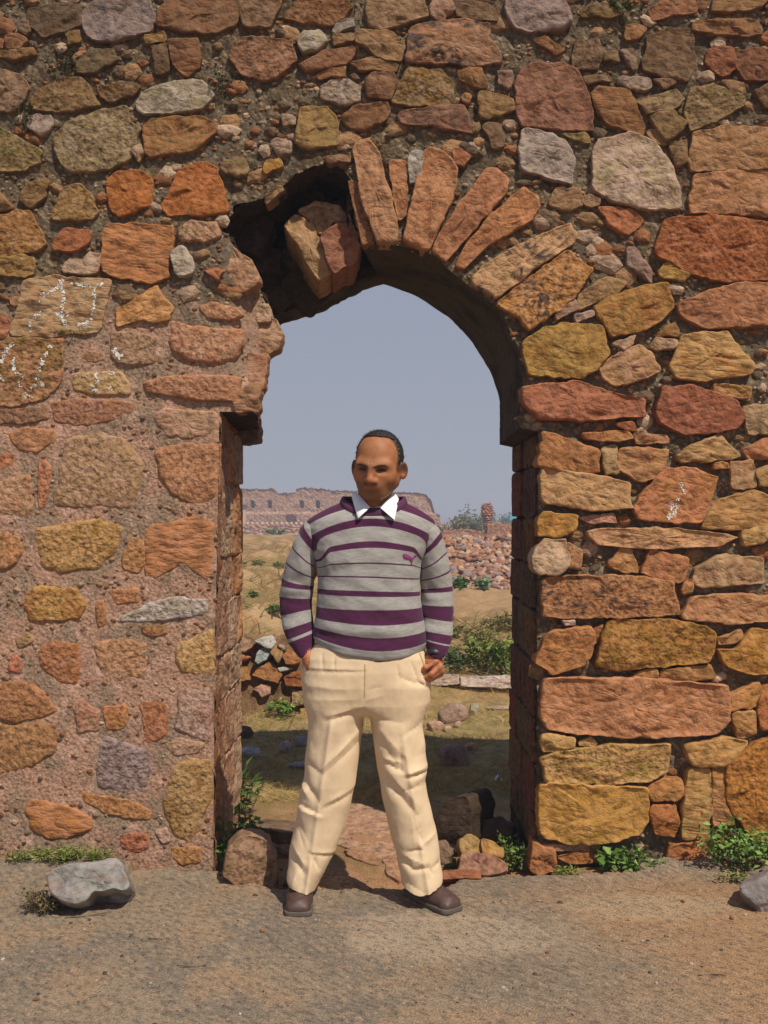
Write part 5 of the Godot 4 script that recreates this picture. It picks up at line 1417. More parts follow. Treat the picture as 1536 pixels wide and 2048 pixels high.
func build_sweater(man: Node3D):
	fold_add(FSW, 540, 960, 4.042, [
		[420, 760, 640, 700, 16, -8], [430, 700, 620, 640, 16, 5], [1120, 800, 1200, 860, 12, -7], [1060, 920, 1220, 860, 10, -7], [1100, 870, 1220, 820, 12, 6], [430, 560, 420, 740, 10, -12], [470, 560, 470, 720, 12, 7], [1200, 620, 1195, 800, 10, -10],
		[400, 800, 430, 1000, 12, -6], [380, 1210, 520, 1240, 12, -8], [1080, 1250, 1230, 1180, 12, -8], [450, 1180, 1200, 1180, 22, 7], [420, 1245, 1220, 1260, 12, -6], [600, 1000, 900, 1010, 20, 3], [520, 300, 420, 420, 22, 5], [1090, 300, 1200, 440, 22, 5], [560, 690, 640, 740, 14, -5]])
	var rows := []; var uvs := []
	var na := 120
	var ys := []
	var y := 1002.0
	while y < 1299.0: ys.append(y); y += 2.4 if y < 1060.0 or y > 1270.0 else 3.4
	ys.append(1299.0)
	for yy in ys:
		var row := PackedVector3Array(); var uv := PackedVector2Array()
		for i in na + 1:
			var ang := TAU * i / na
			var p := torso_point(yy, ang)
			row.append(p)
			# stripes ride up over the chest and hang down towards the armholes
			var sn := sin(ang); var x := (PX0 + p.x * PS - 744.0) / 110.0
			var py := PY0 - p.y * PS
			var arc := lerpf(28.0, 4.0, sst(1060.0, 1150.0, py)) * lerpf(1.0, 0.0, sst(1150.0, 1200.0, py))
			var lab := py - arc * x * x + lerpf(0.0, 4.0, sst(1100.0, 1160.0, py)) * -x * sst(1230.0, 1170.0, py)
			lab -= 34.0 * sst(0.72, 1.0, absf(x)) * exp(-pow((py - 1108.0) / 22.0, 2.0))
			if py > 1190.0: lab = py - sst(1190.0, 1290.0, py) * (20.0 * (1.0 - minf(1.0, x * x) * 0.9) + 7.0 * x - 6.0) * 1.0 + sst(1190.0, 1290.0, py) * 14.0
			if sn < 0.0: lab = yy
			uv.append(Vector2(i * 4.0 / na, (lab - 970.0) / 360.0))
		rows.append(row); uvs.append(uv)
	var bands := [[994.0, 1013.0], [1037.5, 1052.5], [1081.5, 1094.0], [1122.5, 1125.3], [1149.5, 1152.2], [1178.0, 1188.5], [1214.5, 1243.0], [1267.5, 1292.0]]
	var sw := part("sweater", loft(rows, false, NOC, 0.0, 1.0, false, uvs), knit(bands, 970.0, 1330.0), man)
	# sleeves: pixel x and y of the middle, half width in pixels, z, half depth
	var spec := [
		[[[634, 1046, 15, -0.004, 0.046], [624, 1060, 23, -0.004, 0.056], [613, 1090, 27.5, -0.008, 0.060], [602, 1130, 31, -0.016, 0.060], [595, 1165, 33.5, -0.024, 0.058], [591, 1196, 33.5, -0.028, 0.057], [591.5, 1222, 32.5, -0.022, 0.055], [596, 1250, 31, -0.008, 0.052], [603, 1277, 27, 0.008, 0.046], [609, 1293, 21.5, 0.018, 0.041], [613.5, 1305, 17, 0.026, 0.036], [615, 1309, 14, 0.028, 0.032]],
			[[1071.0, 1087.0], [1113.5, 1116.3], [1142.0, 1144.8], [1167.0, 1176.5], [1196.0, 1224.0], [1250.0, 1268.0], [1274.0, 1330.0]]],
		[[[848, 1046, 15, -0.004, 0.046], [856, 1062, 22, -0.004, 0.056], [865, 1090, 25, -0.008, 0.060], [869, 1130, 29.5, -0.016, 0.060], [873, 1165, 32, -0.024, 0.058], [875, 1200, 32.5, -0.026, 0.057], [875.5, 1240, 31, -0.008, 0.054], [875.5, 1268, 28.5, 0.012, 0.050], [875, 1290, 24.5, 0.028, 0.045], [873, 1304, 20, 0.040, 0.040], [871.5, 1309, 16, 0.044, 0.035]],
			[[1085.0, 1096.0], [1123.5, 1126.3], [1152.5, 1155.3], [1176.0, 1184.5], [1211.0, 1238.0], [1264.0, 1281.0], [1284.0, 1330.0]]]]
	for side in 2:
		var t: Array = spec[side][0]
		var list := []
		if side == 0: fold_add(list, 540, 960, 4.042, [[180, 800, 330, 890, 12, -9], [170, 880, 320, 840, 12, 7], [100, 900, 310, 900, 14, 5], [150, 1000, 320, 1010, 10, -4], [110, 1110, 340, 1080, 12, -6], [300, 460, 370, 760, 10, -9], [200, 460, 260, 700, 16, 5], [180, 1220, 350, 1170, 10, -6], [190, 700, 330, 780, 14, 5]])
		else: fold_add(list, 540, 960, 4.042, [[1240, 880, 1420, 900, 12, -9], [1250, 960, 1470, 950, 14, 6], [1230, 1050, 1450, 1040, 10, -5], [1240, 740, 1300, 900, 12, -8], [1330, 560, 1380, 740, 16, 5], [1240, 1140, 1430, 1180, 12, -6], [1260, 1230, 1430, 1240, 9, -6], [1290, 660, 1420, 600, 12, -5]])
		var curve := Curve3D.new()
		var lens_ := []
		for r in t: curve.add_point(Vector3(lx(r[0]), ly(r[1]), r[3]))
		rows = []; uvs = []
		var steps := 84
		var m := 56
		for s in steps + 1:
			var u := float(s) / steps * (t.size() - 1)
			var k := mini(int(u), t.size() - 2)
			var f := u - k
			var ss := f * f * (3.0 - 2.0 * f) * 0.35 + f * 0.65
			var a: Array = t[k]; var b: Array = t[k + 1]
			var cx := lerpf(a[0], b[0], ss); var cy := lerpf(a[1], b[1], ss); var hw := lerpf(a[2], b[2], ss) / PS; var z := lerpf(a[3], b[3], ss); var hd := lerpf(a[4], b[4], ss)
			var k0: Array = t[maxi(k - 1, 0)]; var k1: Array = t[mini(k + 2, t.size() - 1)]
			var dir := (Vector3(lx(k1[0]), ly(k1[1]), 0) - Vector3(lx(k0[0]), ly(k0[1]), 0)).normalized()
			var across := Vector3(-dir.y, dir.x, 0.0)
			across = across.lerp(Vector3(1, 0, 0), 0.25).normalized()
			var c := Vector3(lx(cx), ly(cy), z)
			var row := PackedVector3Array(); var uv := PackedVector2Array()
			var cuff := 1.0 if cy > (1274.0 if side == 0 else 1284.0) else 0.0
			for i in m + 1:
				var ang := TAU * i / m
				var p := c + across * (hw * cos(ang)) + Vector3(0, 0, hd * sin(ang))
				if sin(ang) > 0.0: p.z += 1.4 * folds(list, p.x, p.y) * sst(0.0, 0.5, sin(ang))
				p += (across * cos(ang) + Vector3(0, 0, sin(ang))) * (0.005 * nf.get_noise_3d(p.x * 9.0, p.y * 14.0, p.z * 9.0) + 0.0007 * nz.get_noise_3d(p.x * 22.0, p.y * 44.0, p.z * 22.0) + cuff * 0.0009 * cos(ang * 28.0))
				var slope := 17.0 * (1.0 - sst(1110.0, 1190.0, cy)) - 5.0 * sst(1190.0, 1240.0, cy)
				row.append(p); uv.append(Vector2(i * 2.0 / m, (cy - slope * cos(ang) * (1.0 if side == 0 else -1.0) - 1030.0) / 300.0))
			rows.append(row); uvs.append(uv)
		part("sleeve", loft(rows, false, NOC, 0.0, 1.0, true, uvs), knit(spec[side][1], 1030.0, 1330.0), sw)
	# ribbed neckband
	rows = []
	for s in 81:
		var ang := TAU * s / 80
		var c := torso_point(1004.0, ang)
		var o := Vector3(cos(ang), 0, sin(ang))
		var row := PackedVector3Array()
		for k in 9:
			var w := TAU * k / 8
			row.append(c + o * (0.006 * cos(w) + 0.003) + Vector3(0, 0.015 * sin(w) + 0.006, 0) + o * 0.005 * -sin(w))
		rows.append(row)
	var pm := StandardMaterial3D.new(); pm.albedo_color = Color8(84, 40, 72); pm.roughness = 0.95; pm.cull_mode = BaseMaterial3D.CULL_DISABLED
	part("neckband", loft(rows, false, NOC), pm, sw)
	# hem and shoulder edging
	rows = []
	for s in 121:
		var ang := TAU * s / 120
		var c := torso_point(1298.5, ang)
		var row := PackedVector3Array()
		for k in 7:
			var w := TAU * k / 6
			row.append(c + Vector3(cos(ang) * 0.0025 * cos(w), 0.003 * sin(w), sin(ang) * 0.0025 * cos(w)))
		rows.append(row)
	part("hem_edge", loft(rows, false, NOC), pm, sw)
	emblem(sw)

func chest_z(x: float, y: float) -> float:
	# the sweater's front at that place, found on the torso's own skin
	var lo := 0.02; var hi := PI - 0.02
	var py := PY0 - y * PS
	var best := 0.0
	for k in 26:
		var m := (lo + hi) * 0.5
		var p := torso_point(py, m)
		best = p.z
		if p.x > x: lo = m
		else: hi = m
	return best

func emblem(sw: Node3D):
	# a leaping cat stitched in purple thread on the wearer's left chest
	var cat := [805, 1107, 808, 1104.5, 811, 1106.5, 815, 1108, 820, 1111, 823.5, 1114, 825, 1114, 827, 1110, 831, 1108.2, 833, 1108.6, 832, 1110.4, 828.5, 1112.5, 826, 1117, 824, 1121.5, 822.8, 1128, 820.6, 1130, 821.2, 1126, 820.8, 1120, 818, 1117, 814, 1115.5, 812.5, 1118, 811, 1117, 811.3, 1114.5, 809, 1114.2, 807.5, 1116, 806, 1114.6, 807, 1111.6, 805, 1109.6]
	var p := PackedVector2Array()
	for i in range(0, cat.size(), 2): p.append(Vector2(lx(cat[i]), ly(cat[i + 1])))
	var tri := Geometry2D.triangulate_polygon(p)
	var v := PackedVector3Array()
	for q in p: v.append(Vector3(q.x, q.y, chest_z(q.x, q.y) + 0.0026))
	for q in p: v.append(Vector3(q.x, q.y, chest_z(q.x, q.y) - 0.001))
	var idx := PackedInt32Array(tri)
	for i in p.size():
		var j := (i + 1) % p.size()
		idx.append_array([i, j, i + p.size(), j, j + p.size(), i + p.size()])
	var m := StandardMaterial3D.new(); m.albedo_color = Color8(140, 52, 118); m.roughness = 0.8; m.cull_mode = BaseMaterial3D.CULL_DISABLED
	part("chest_emblem", make_mesh(v, idx), m, sw)

func patch(a: Vector3, b: Vector3, c: Vector3, d: Vector3, bulge: float, thick: float) -> ArrayMesh:   # a turned-down leaf of cloth, a to b along the neck, d to c its free edge
	var n := 12
	var rows := []
	for side in 2:
		for j in n + 1:
			var row := PackedVector3Array()
			for i in n + 1:
				var s := float(i) / n; var t := (float(j) / n) if side == 0 else 1.0 - float(j) / n
				var p := a.lerp(b, s).lerp(d.lerp(c, s), t)
				p.z += bulge * sin(PI * t) * (0.4 + 0.6 * s) + bulge * 0.6 * sin(PI * s)
				p += Vector3(0, 0, 0.0012 * nz.get_noise_2d(s * 5.0, t * 5.0))
				p.z -= thick * side
				row.append(p)
			rows.append(row)
	return loft(rows, false, NOC)

func build_collar(man: Node3D):
	var m := StandardMaterial3D.new(); m.albedo_color = Color8(240, 240, 242); m.roughness = 0.8; m.cull_mode = BaseMaterial3D.CULL_DISABLED
	# stand round the neck
	var rows := []
	for s in 49:
		var ang := TAU * s / 48
		var row := PackedVector3Array()
		for k in 5:
			var t := k / 4.0
			var r := lerpf(0.069, 0.066, t)
			row.append(Vector3(0.004 + cos(ang) * r, 1.415 + 0.034 * t - 0.026 * maxf(0.0, sin(ang)) + 0.014 * absf(cos(ang)), 0.008 + sin(ang) * r * 0.98))
		rows.append(row)
	var o := part("shirt_collar", loft(rows, false, NOC), m, man)
	part("collar_leaf", patch(Vector3(lx(710.5), ly(981.0), 0.028), Vector3(lx(741.0), ly(1015.5), 0.084), Vector3(lx(717.5), ly(1037.5), 0.112), Vector3(lx(703.5), ly(993.0), 0.034), 0.012, 0.003), m, o)
	part("collar_leaf", patch(Vector3(lx(788.5), ly(985.0), 0.028), Vector3(lx(760.0), ly(1015.5), 0.084), Vector3(lx(788.5), ly(1040.0), 0.110), Vector3(lx(797.5), ly(998.0), 0.034), 0.012, 0.003), m, o)

func build_shoe(man: Node3D, at: Vector3, turn: float):
	var f := func(p: Vector3) -> float:
		var d := ell(p, Vector3(0, 0.045, 0.045), Vector3(0.042, 0.052, 0.075))
		d = smin(d, ell(p, Vector3(0.0, 0.032, 0.14), Vector3(0.048, 0.036, 0.075)), 0.04)
		d = smin(d, cap(p, Vector3(-0.022, 0.020, 0.205), Vector3(0.022, 0.020, 0.205), 0.021, 0.021), 0.03)
		d = smin(d, ell(p, Vector3(0, 0.07, 0.03), Vector3(0.038, 0.05, 0.05)), 0.03)
		d = smax(d, 0.012 - p.y, 0.006)
		# apron seam over the toes
		var w := Vector2(p.x / 0.030, (p.z - 0.135) / 0.062).length()
		d += 0.0022 * exp(-pow((w - 1.0) / 0.10, 2.0)) * sst(0.03, 0.045, p.y)
		d -= 0.0012 * exp(-pow((w - 1.2) / 0.09, 2.0)) * sst(0.03, 0.045, p.y)
		d -= 0.0012 * nz.get_noise_3d(p.x * 30.0, p.y * 30.0, p.z * 45.0)
		return d
	var sole := func(p: Vector3) -> float:
		var w := lerpf(0.036, 0.049, sst(0.02, 0.14, p.z))
		var d := Vector2(maxf(absf(p.x) - w + 0.022, 0.0), maxf(maxf(p.z - 0.208, -0.006 - p.z), 0.0)).length() - 0.022
		return maxf(d, absf(p.y - 0.010) - 0.010)
	var r := nets(Vector3(-0.07, -0.005, -0.05), Vector3(0.07, 0.14, 0.24), 0.005, f)
	var m := StandardMaterial3D.new(); m.albedo_color = Color8(78, 56, 50); m.roughness = 0.55; m.metallic_specular = 0.5
	var o := part("shoe", make_mesh(r[0], r[1]), m, man, at)
	o.rotation.y = turn
	r = nets(Vector3(-0.07, -0.01, -0.05), Vector3(0.07, 0.04, 0.24), 0.0045, sole)
	var sm := StandardMaterial3D.new(); sm.albedo_color = Color8(92, 82, 74); sm.roughness = 0.85
	part("sole", make_mesh(r[0], r[1]), sm, o)

func build_watch(man: Node3D):
	var c := Vector3(lx(867.5), ly(1304.5), 0.052)
	var axis := Vector3(-0.25, -1.0, 0.55).normalized()
	var b := Basis(Quaternion(Vector3.UP, axis))
	var rows := []
	for s in 41:
		var ang := TAU * s / 40
		var row := PackedVector3Array()
		for q in [[0.0285, -0.008], [0.031, -0.007], [0.0318, 0.0], [0.031, 0.007], [0.0285, 0.008]]:
			row.append(c + b * Vector3(cos(ang) * q[0], q[1], sin(ang) * q[0]))
		rows.append(row)
	var strap := StandardMaterial3D.new(); strap.albedo_color = Color8(40, 36, 38); strap.roughness = 0.45; strap.cull_mode = BaseMaterial3D.CULL_DISABLED
	var o := part("watch", loft(rows, false, NOC), strap, man)
	var steel := StandardMaterial3D.new(); steel.albedo_color = Color8(200, 200, 205); steel.metallic = 0.9; steel.roughness = 0.25
	var cm := CylinderMesh.new(); cm.top_radius = 0.015; cm.bottom_radius = 0.016; cm.height = 0.008; cm.radial_segments = 32
	var k := part("watch_case", cm, steel, o)
	var out := b * Vector3(0.55, 0, 0.83)
	k.transform = Transform3D(Basis(Quaternion(Vector3.UP, out)), c + out * 0.033)

# ---------------------------------------------------------------- rocks, plants and what lies beyond the arch
func rock_mesh(size: Vector3, seed_: int, c: Color, na := 40, nb := 22, planes := 16, mottle := 0.7) -> ArrayMesh:      # an angular boulder: a ball cut by planes
	var g := RandomNumberGenerator.new(); g.seed = seed_
	var pl := []
	for k in planes:
		var n := Vector3(g.randfn(), g.randfn() * 0.8, g.randfn()).normalized()
		pl.append([n, g.randf_range(0.62, 0.95)])
	pl.append([Vector3.UP, 0.85]); pl.append([Vector3.DOWN, 0.75])
	var s := seed_ * 1.7
	var alt := Color(c.r * 0.7, c.g * 0.68, c.b * 0.66)
	var alt2 := Color(minf(c.r * 1.2, 0.9), minf(c.g * 1.22, 0.9), minf(c.b * 1.22, 0.9))
	var v := PackedVector3Array(); var col := PackedColorArray(); var idx := PackedInt32Array()
	for j in nb + 1:
		for i in na:
			var th := PI * j / nb; var ph := TAU * i / na
			var d := Vector3(sin(th) * cos(ph), cos(th), sin(th) * sin(ph))
			var r := 1.0
			for q in pl:
				var k: float = d.dot(q[0])
				if k > 0.05: r = smin(r, q[1] / k, 0.06)
			r += 0.045 * nf.get_noise_3d(d.x * 2.2 + s, d.y * 2.2, d.z * 2.2) + 0.012 * nz.get_noise_3d(d.x * 9.0 + s, d.y * 9.0, d.z * 9.0)
			v.append(d * r * size)
			col.append(c.lerp(alt, mottle * sst(0.0, 0.4, nf.get_noise_3d(d.x * 2.0, d.y * 2.0 + s, d.z * 2.0))).lerp(alt2, mottle * sst(0.05, 0.45, nf.get_noise_3d(d.x * 3.0 + 9.0, d.y * 3.0 + s, d.z * 3.0))))
	for j in nb:
		for i in na:
			var a := j * na + i; var b := j * na + (i + 1) % na
			idx.append_array([a, a + na, b, b, a + na, b + na])
	return make_mesh(v, idx, col)

func cut_stone(called: String, label: String, cat: String, p: Array, d: float, depth: float, c: Color, kind: String, proud: float, id: int, tilt := Vector3.ZERO, group := "") -> MeshInstance3D:
	# a stone whose front has the outline p (pixels of the photograph, d metres from the lens), with its own depth
	var a := PackedVector2Array()
	for i in range(0, p.size(), 2):
		var q := px(p[i], p[i + 1], d)
		a.append(Vector2(q.x, q.y))
	if area_of(a) < 0.0: a.reverse()
	var o := centre_of(a)
	var m := stone_mesh(a, o, c, proud, kind, id, false, depth)
	var n := single(called, m, M[kind.substr(0, 1)], Vector3(o.x, o.y, FAR_D - d), label, cat, group)
	n.rotation = tilt
	return n

func slab(called: String, label: String, cat: String, p: Array, gy: float, high: float, c: Color, kind: String, id: int, group := "") -> MeshInstance3D:
	# a stone lying flat: its top outline in pixels, taken down to the ground at height gy + high
	var a := PackedVector2Array()
	for i in range(0, p.size(), 2):
		var q := gp(p[i], p[i + 1], gy + high)
		a.append(Vector2(q.x, -q.z))
	if area_of(a) < 0.0: a.reverse()
	var o := centre_of(a)
	var n := single(called, stone_mesh(a, o, c, 0.012, kind, id, false, high + 0.06), M[kind.substr(0, 1)], Vector3.ZERO, label, cat, group)
	n.transform = Transform3D(Basis(Vector3(1, 0, 0), Vector3(0, 0, -1), Vector3(0, 1, 0)), Vector3(o.x, gy + high - 0.012, -o.y))
	return n

func leaf(v: PackedVector3Array, idx: PackedInt32Array, col: PackedColorArray, at: Vector3, dir: Vector3, l: float, w: float, c: Color, g: RandomNumberGenerator):
	var side := dir.cross(Vector3(g.randf_range(-1, 1), g.randf_range(0.2, 1.5), g.randf_range(-1, 1))).normalized()
	var up := side.cross(dir).normalized()
	var b := v.size()
	v.append_array([at, at + dir * l * 0.45 + side * w * 0.5 + up * w * 0.12, at + dir * l * 0.45 - side * w * 0.5 + up * w * 0.12, at + dir * l * 0.5 - up * w * 0.06, at + dir * l - up * l * 0.12])
	for k in 5: col.append(c)
	idx.append_array([b, b + 1, b + 3, b, b + 3, b + 2, b + 1, b + 4, b + 3, b + 2, b + 3, b + 4])

func plant(called: String, label: String, cat: String, at: Vector3, r: Vector3, n: int, l: float, tones: Array, seed_: int, group := "", ratio := 0.5, stems := 9, lobes := 1) -> Node3D:
	var o := thing(called, label, cat, at, group)
	var g := RandomNumberGenerator.new(); g.seed = seed_
	var v := PackedVector3Array(); var idx := PackedInt32Array(); var col := PackedColorArray()
	var sv := PackedVector3Array(); var si := PackedInt32Array(); var sc := PackedColorArray()
	var tips := []
	for k in stems:
		var a := g.randf() * TAU
		var q := Vector3(cos(a) * r.x * sqrt(g.randf()), r.y * g.randf_range(0.55, 1.0), sin(a) * r.z * sqrt(g.randf()))
		q.y *= 1.0 - 0.45 * Vector2(q.x / r.x, q.z / r.z).length()
		tips.append(q)
		var base := Vector3(q.x * 0.25, -0.02, q.z * 0.25)
		var w := clampf(r.y * 0.012, 0.0012, 0.02)
		var b := sv.size()
		for t in 4:
			var p := base.lerp(q, t / 3.0) + Vector3(0, 0.12 * r.y * sin(t / 3.0 * PI), 0)
			for s in 3: sv.append(p + Vector3(cos(s * TAU / 3.0), 0, sin(s * TAU / 3.0)) * w * (1.0 - 0.6 * t / 3.0)); sc.append(A(96, 92, 52))
		for t in 3:
			for s in 3:
				var p0 := b + t * 3 + s; var p1 := b + t * 3 + (s + 1) % 3
				si.append_array([p0, p0 + 3, p1, p1, p0 + 3, p1 + 3])
	for k in n:
		var q: Vector3 = tips[g.randi() % tips.size()]
		var t := sqrt(g.randf_range(0.08, 1.0))
		var base := Vector3(q.x * 0.25, 0, q.z * 0.25)
		var p := base.lerp(q, t) + Vector3(g.randfn() * r.x, g.randfn() * r.y * 0.7, g.randfn() * r.z) * 0.13
		p.y = maxf(p.y, 0.004)
		var dir := Vector3(g.randfn() + q.x / r.x * 0.5, g.randf_range(-0.3, 1.1), g.randfn() + q.z / r.z * 0.5).normalized()
		var c: Color = tones[g.randi() % tones.size()]
		c = c * g.randf_range(0.75, 1.2)
		var ll := l * g.randf_range(0.6, 1.25)
		if lobes == 1: leaf(v, idx, col, p, dir, ll, ll * ratio, c, g)
		else:
			var sd := dir.cross(Vector3(0.3, 1, 0.2)).normalized()
			for m in lobes:
				var a := (float(m) / (lobes - 1) - 0.5) * 3.4
				leaf(v, idx, col, p, (dir * cos(a) + sd * sin(a)).normalized(), ll * (1.0 - 0.28 * absf(a) / 1.7), ll * 0.3, c, g)
	if stems > 0: part("stem", make_mesh(sv, si, sc), M.leaf, o)
	part("foliage", make_mesh(v, idx, col), M.leaf, o)
	return o

func gpos(x: float, z: float, dy := 0.0) -> Vector3: return Vector3(x, ground_y(x, z) + dy, z)

func on_ground(x: float, y: float) -> Vector3:               # where the sight line through that pixel meets the terrain
	var d := 3.0
	while d < 300.0:
		var p := px(x, y, d)
		if p.y < ground_y(p.x, p.z): return Vector3(p.x, ground_y(p.x, p.z), p.z)
		d *= 1.004
	return px(x, y, 100.0)

func fort_top(x: float) -> float:
	var t := [[-60.0, 4.4], [-14.3, 4.5], [-11.1, 4.45], [-10.7, 4.1], [-8.9, 4.05], [-8.7, 4.5], [-7.8, 4.6], [-6.2, 4.45], [-4.5, 4.3], [-1.0, 4.2], [2.0, 4.15], [4.1, 3.95], [4.7, 3.4], [4.95, 2.4], [5.1, 1.9], [5.6, 1.8], [5.7, 0.6]]
	for k in t.size() - 1:
		if x <= t[k + 1][0]: return lerpf(t[k][1], t[k + 1][1], clampf((x - t[k][0]) / (t[k + 1][0] - t[k][0]), 0.0, 1.0)) + 0.16 * nf.get_noise_1d(x * 1.9) + 0.1 * nz.get_noise_1d(x * 6.0)
	return 0.5

func build_fort():
	var o := thing("ruined_fort", "distant pinkish ruined fort wall with narrow slit windows", "fort", Vector3(0, 0, -95.9))
	var v := PackedVector3Array(); var col := PackedColorArray(); var idx := PackedInt32Array()
	var x0 := -34.0; var nx := 396; var ny := 58
	for i in nx + 1:
		var x := x0 + i * 0.1
		var top := fort_top(x)
		for j in ny + 1:
			var y := minf(-0.6 + j * 0.1, top)
			var z := 0.12 * nf.get_noise_2d(x * 0.8, y * 0.8) + 0.07 * nz.get_noise_2d(x * 5.0, y * 6.0)
			z += 0.35 * sst(2.15, 2.0, y) - 0.12 * sst(2.6, 4.0, y)
			if x > 2.0: z -= 0.5 * pow(maxf(0.0, (x - 3.0) / 2.4), 2.0)
			for w in [-13.07, -11.42, -8.20, -6.60]:
				if absf(x - w) < 0.13 and y > 2.55 and y < 3.3: z -= 0.9
			if x > -9.75 and x < -8.75 and y > 0.9 and y < 1.55 + 0.32 * sqrt(maxf(0.0, 1.0 - pow((x + 9.25) / 0.5, 2.0))): z -= 0.45
			if y <= top - 0.001 or j == 0: pass
			v.append(Vector3(x, y, z))
			var c := A(180, 140, 116).lerp(A(198, 164, 134), sst(0.0, 0.5, nf.get_noise_2d(x * 0.9, y * 1.2))).lerp(A(140, 104, 92), sst(0.1, 0.5, nz.get_noise_2d(x * 3.0, y * 4.0)) * 0.6)
			c = c.lerp(A(220, 190, 160), sst(0.45, 0.7, nz.get_noise_2d(x * 4.0 + 30.0, y * 6.0)) * 0.7)
			col.append(c)
	var m := ny + 1
	for i in nx:
		for j in ny:
			var a := i * m + j
			idx.append_array([a, a + 1, a + m, a + m, a + 1, a + m + 1])
	part("wall", make_mesh(v, idx, col), M.far, o)
	# its thickness behind
	var rows := []
	for k in 3:
		var row := PackedVector3Array()
		for i in nx + 1:
			var x := x0 + i * 0.1
			row.append(Vector3(x, fort_top(x) if k < 2 else -0.6, 0.0 if k == 0 else -2.2))
		rows.append(row)
	part("wall_back", loft(rows, false, func(_p): return A(176, 132, 112), 0.0, 1.0, true), M.far, o)
	# the row of knob-shaped merlons on the lower wall, and the low wall itself
	var lm := SphereMesh.new(); lm.radius = 0.17; lm.height = 0.42; lm.radial_segments = 10; lm.rings = 6
	var wm := StandardMaterial3D.new(); wm.albedo_color = Color8(196, 160, 138); wm.roughness = 0.95
	for k in 14: part("merlon", lm, wm, o, Vector3(-13.9 + k * 0.48, 0.98, 1.3))
	v = PackedVector3Array(); col = PackedColorArray(); idx = PackedInt32Array()
	var g := RandomNumberGenerator.new(); g.seed = 8
	for k in 900:
		var p := Vector3(g.randf_range(-16.0, 6.5), g.randf_range(-0.5, 0.85), 1.2 + g.randf_range(0.0, 0.15))
		lump(v, idx, col, p, Vector3(g.randf_range(0.12, 0.26), g.randf_range(0.07, 0.14), 0.1), [A(190, 146, 122), A(176, 126, 104), A(206, 172, 146), A(168, 120, 98)][k % 4], g)
	var st_ := part("low_wall", make_mesh(v, idx, col), M.plain, o)
	st_.set_meta("kind", "stuff")
	var bm := BoxMesh.new(); bm.size = Vector3(24.0, 1.9, 0.5)
	part("low_wall_core", bm, wm, o, Vector3(-5.0, -0.15, 1.0))
	# kiosk with a little dome at the left
	var dm := SphereMesh.new(); dm.radius = 0.55; dm.height = 0.9; dm.is_hemisphere = true; dm.radial_segments = 20; dm.rings = 8
	var dk := StandardMaterial3D.new(); dk.albedo_color = Color8(140, 116, 104); dk.roughness = 0.95
	var ds: MeshInstance3D = part("dome", dm, dk, o, Vector3(-14.05, 2.75, 1.0))
	var cy := CylinderMesh.new(); cy.top_radius = 0.75; cy.bottom_radius = 0.62; cy.height = 0.14; cy.radial_segments = 20
	part("eave", cy, dk, ds, Vector3(0, -0.1, 0))
	var dr := CylinderMesh.new(); dr.top_radius = 0.5; dr.bottom_radius = 0.5; dr.height = 1.9; dr.radial_segments = 16
	part("drum", dr, wm, o, Vector3(-14.05, 1.7, 1.0))

func rubble_block(called: String, label: String, x0: float, x1: float, z: float, y0: float, prof: Array, thick: float, seed_: int, c: Color, c2: Color):
	# a broken stretch of masonry: profile points [x, height]
	var o := thing(called, label, "ruin", Vector3((x0 + x1) * 0.5, y0, z))
	var cx := (x0 + x1) * 0.5
	var n := int((x1 - x0) / 0.06)
	var rows := []
	for j in 34:
		var row := PackedVector3Array()
		for i in n + 1:
			var x := lerpf(x0, x1, float(i) / n)
			var h := 0.0
			for k in prof.size() - 1:
				if x >= prof[k][0]: h = lerpf(prof[k][1], prof[k + 1][1], clampf((x - prof[k][0]) / (prof[k + 1][0] - prof[k][0]), 0.0, 1.0))
			h += 0.07 * nf.get_noise_1d(x * 4.0 + seed_)
			var t := j / 30.0
			if j <= 30: row.append(Vector3(x - cx, lerpf(-0.3, h, t), thick * 0.5 + 0.03 * nz.get_noise_2d(x * 9.0, t * h * 11.0)))
			else: row.append(Vector3(x - cx, [h, h, -0.3][j - 31], [0.0, -thick * 0.5, -thick * 0.5][j - 31]))
		rows.append(row)
	part("masonry", loft(rows, false, func(p): return c.lerp(c2, sst(-0.1, 0.4, nz.get_noise_2d(p.x * 7.0 + seed_, p.y * 10.0))), 0.012, 6.0, true), M.far, o)
	return o

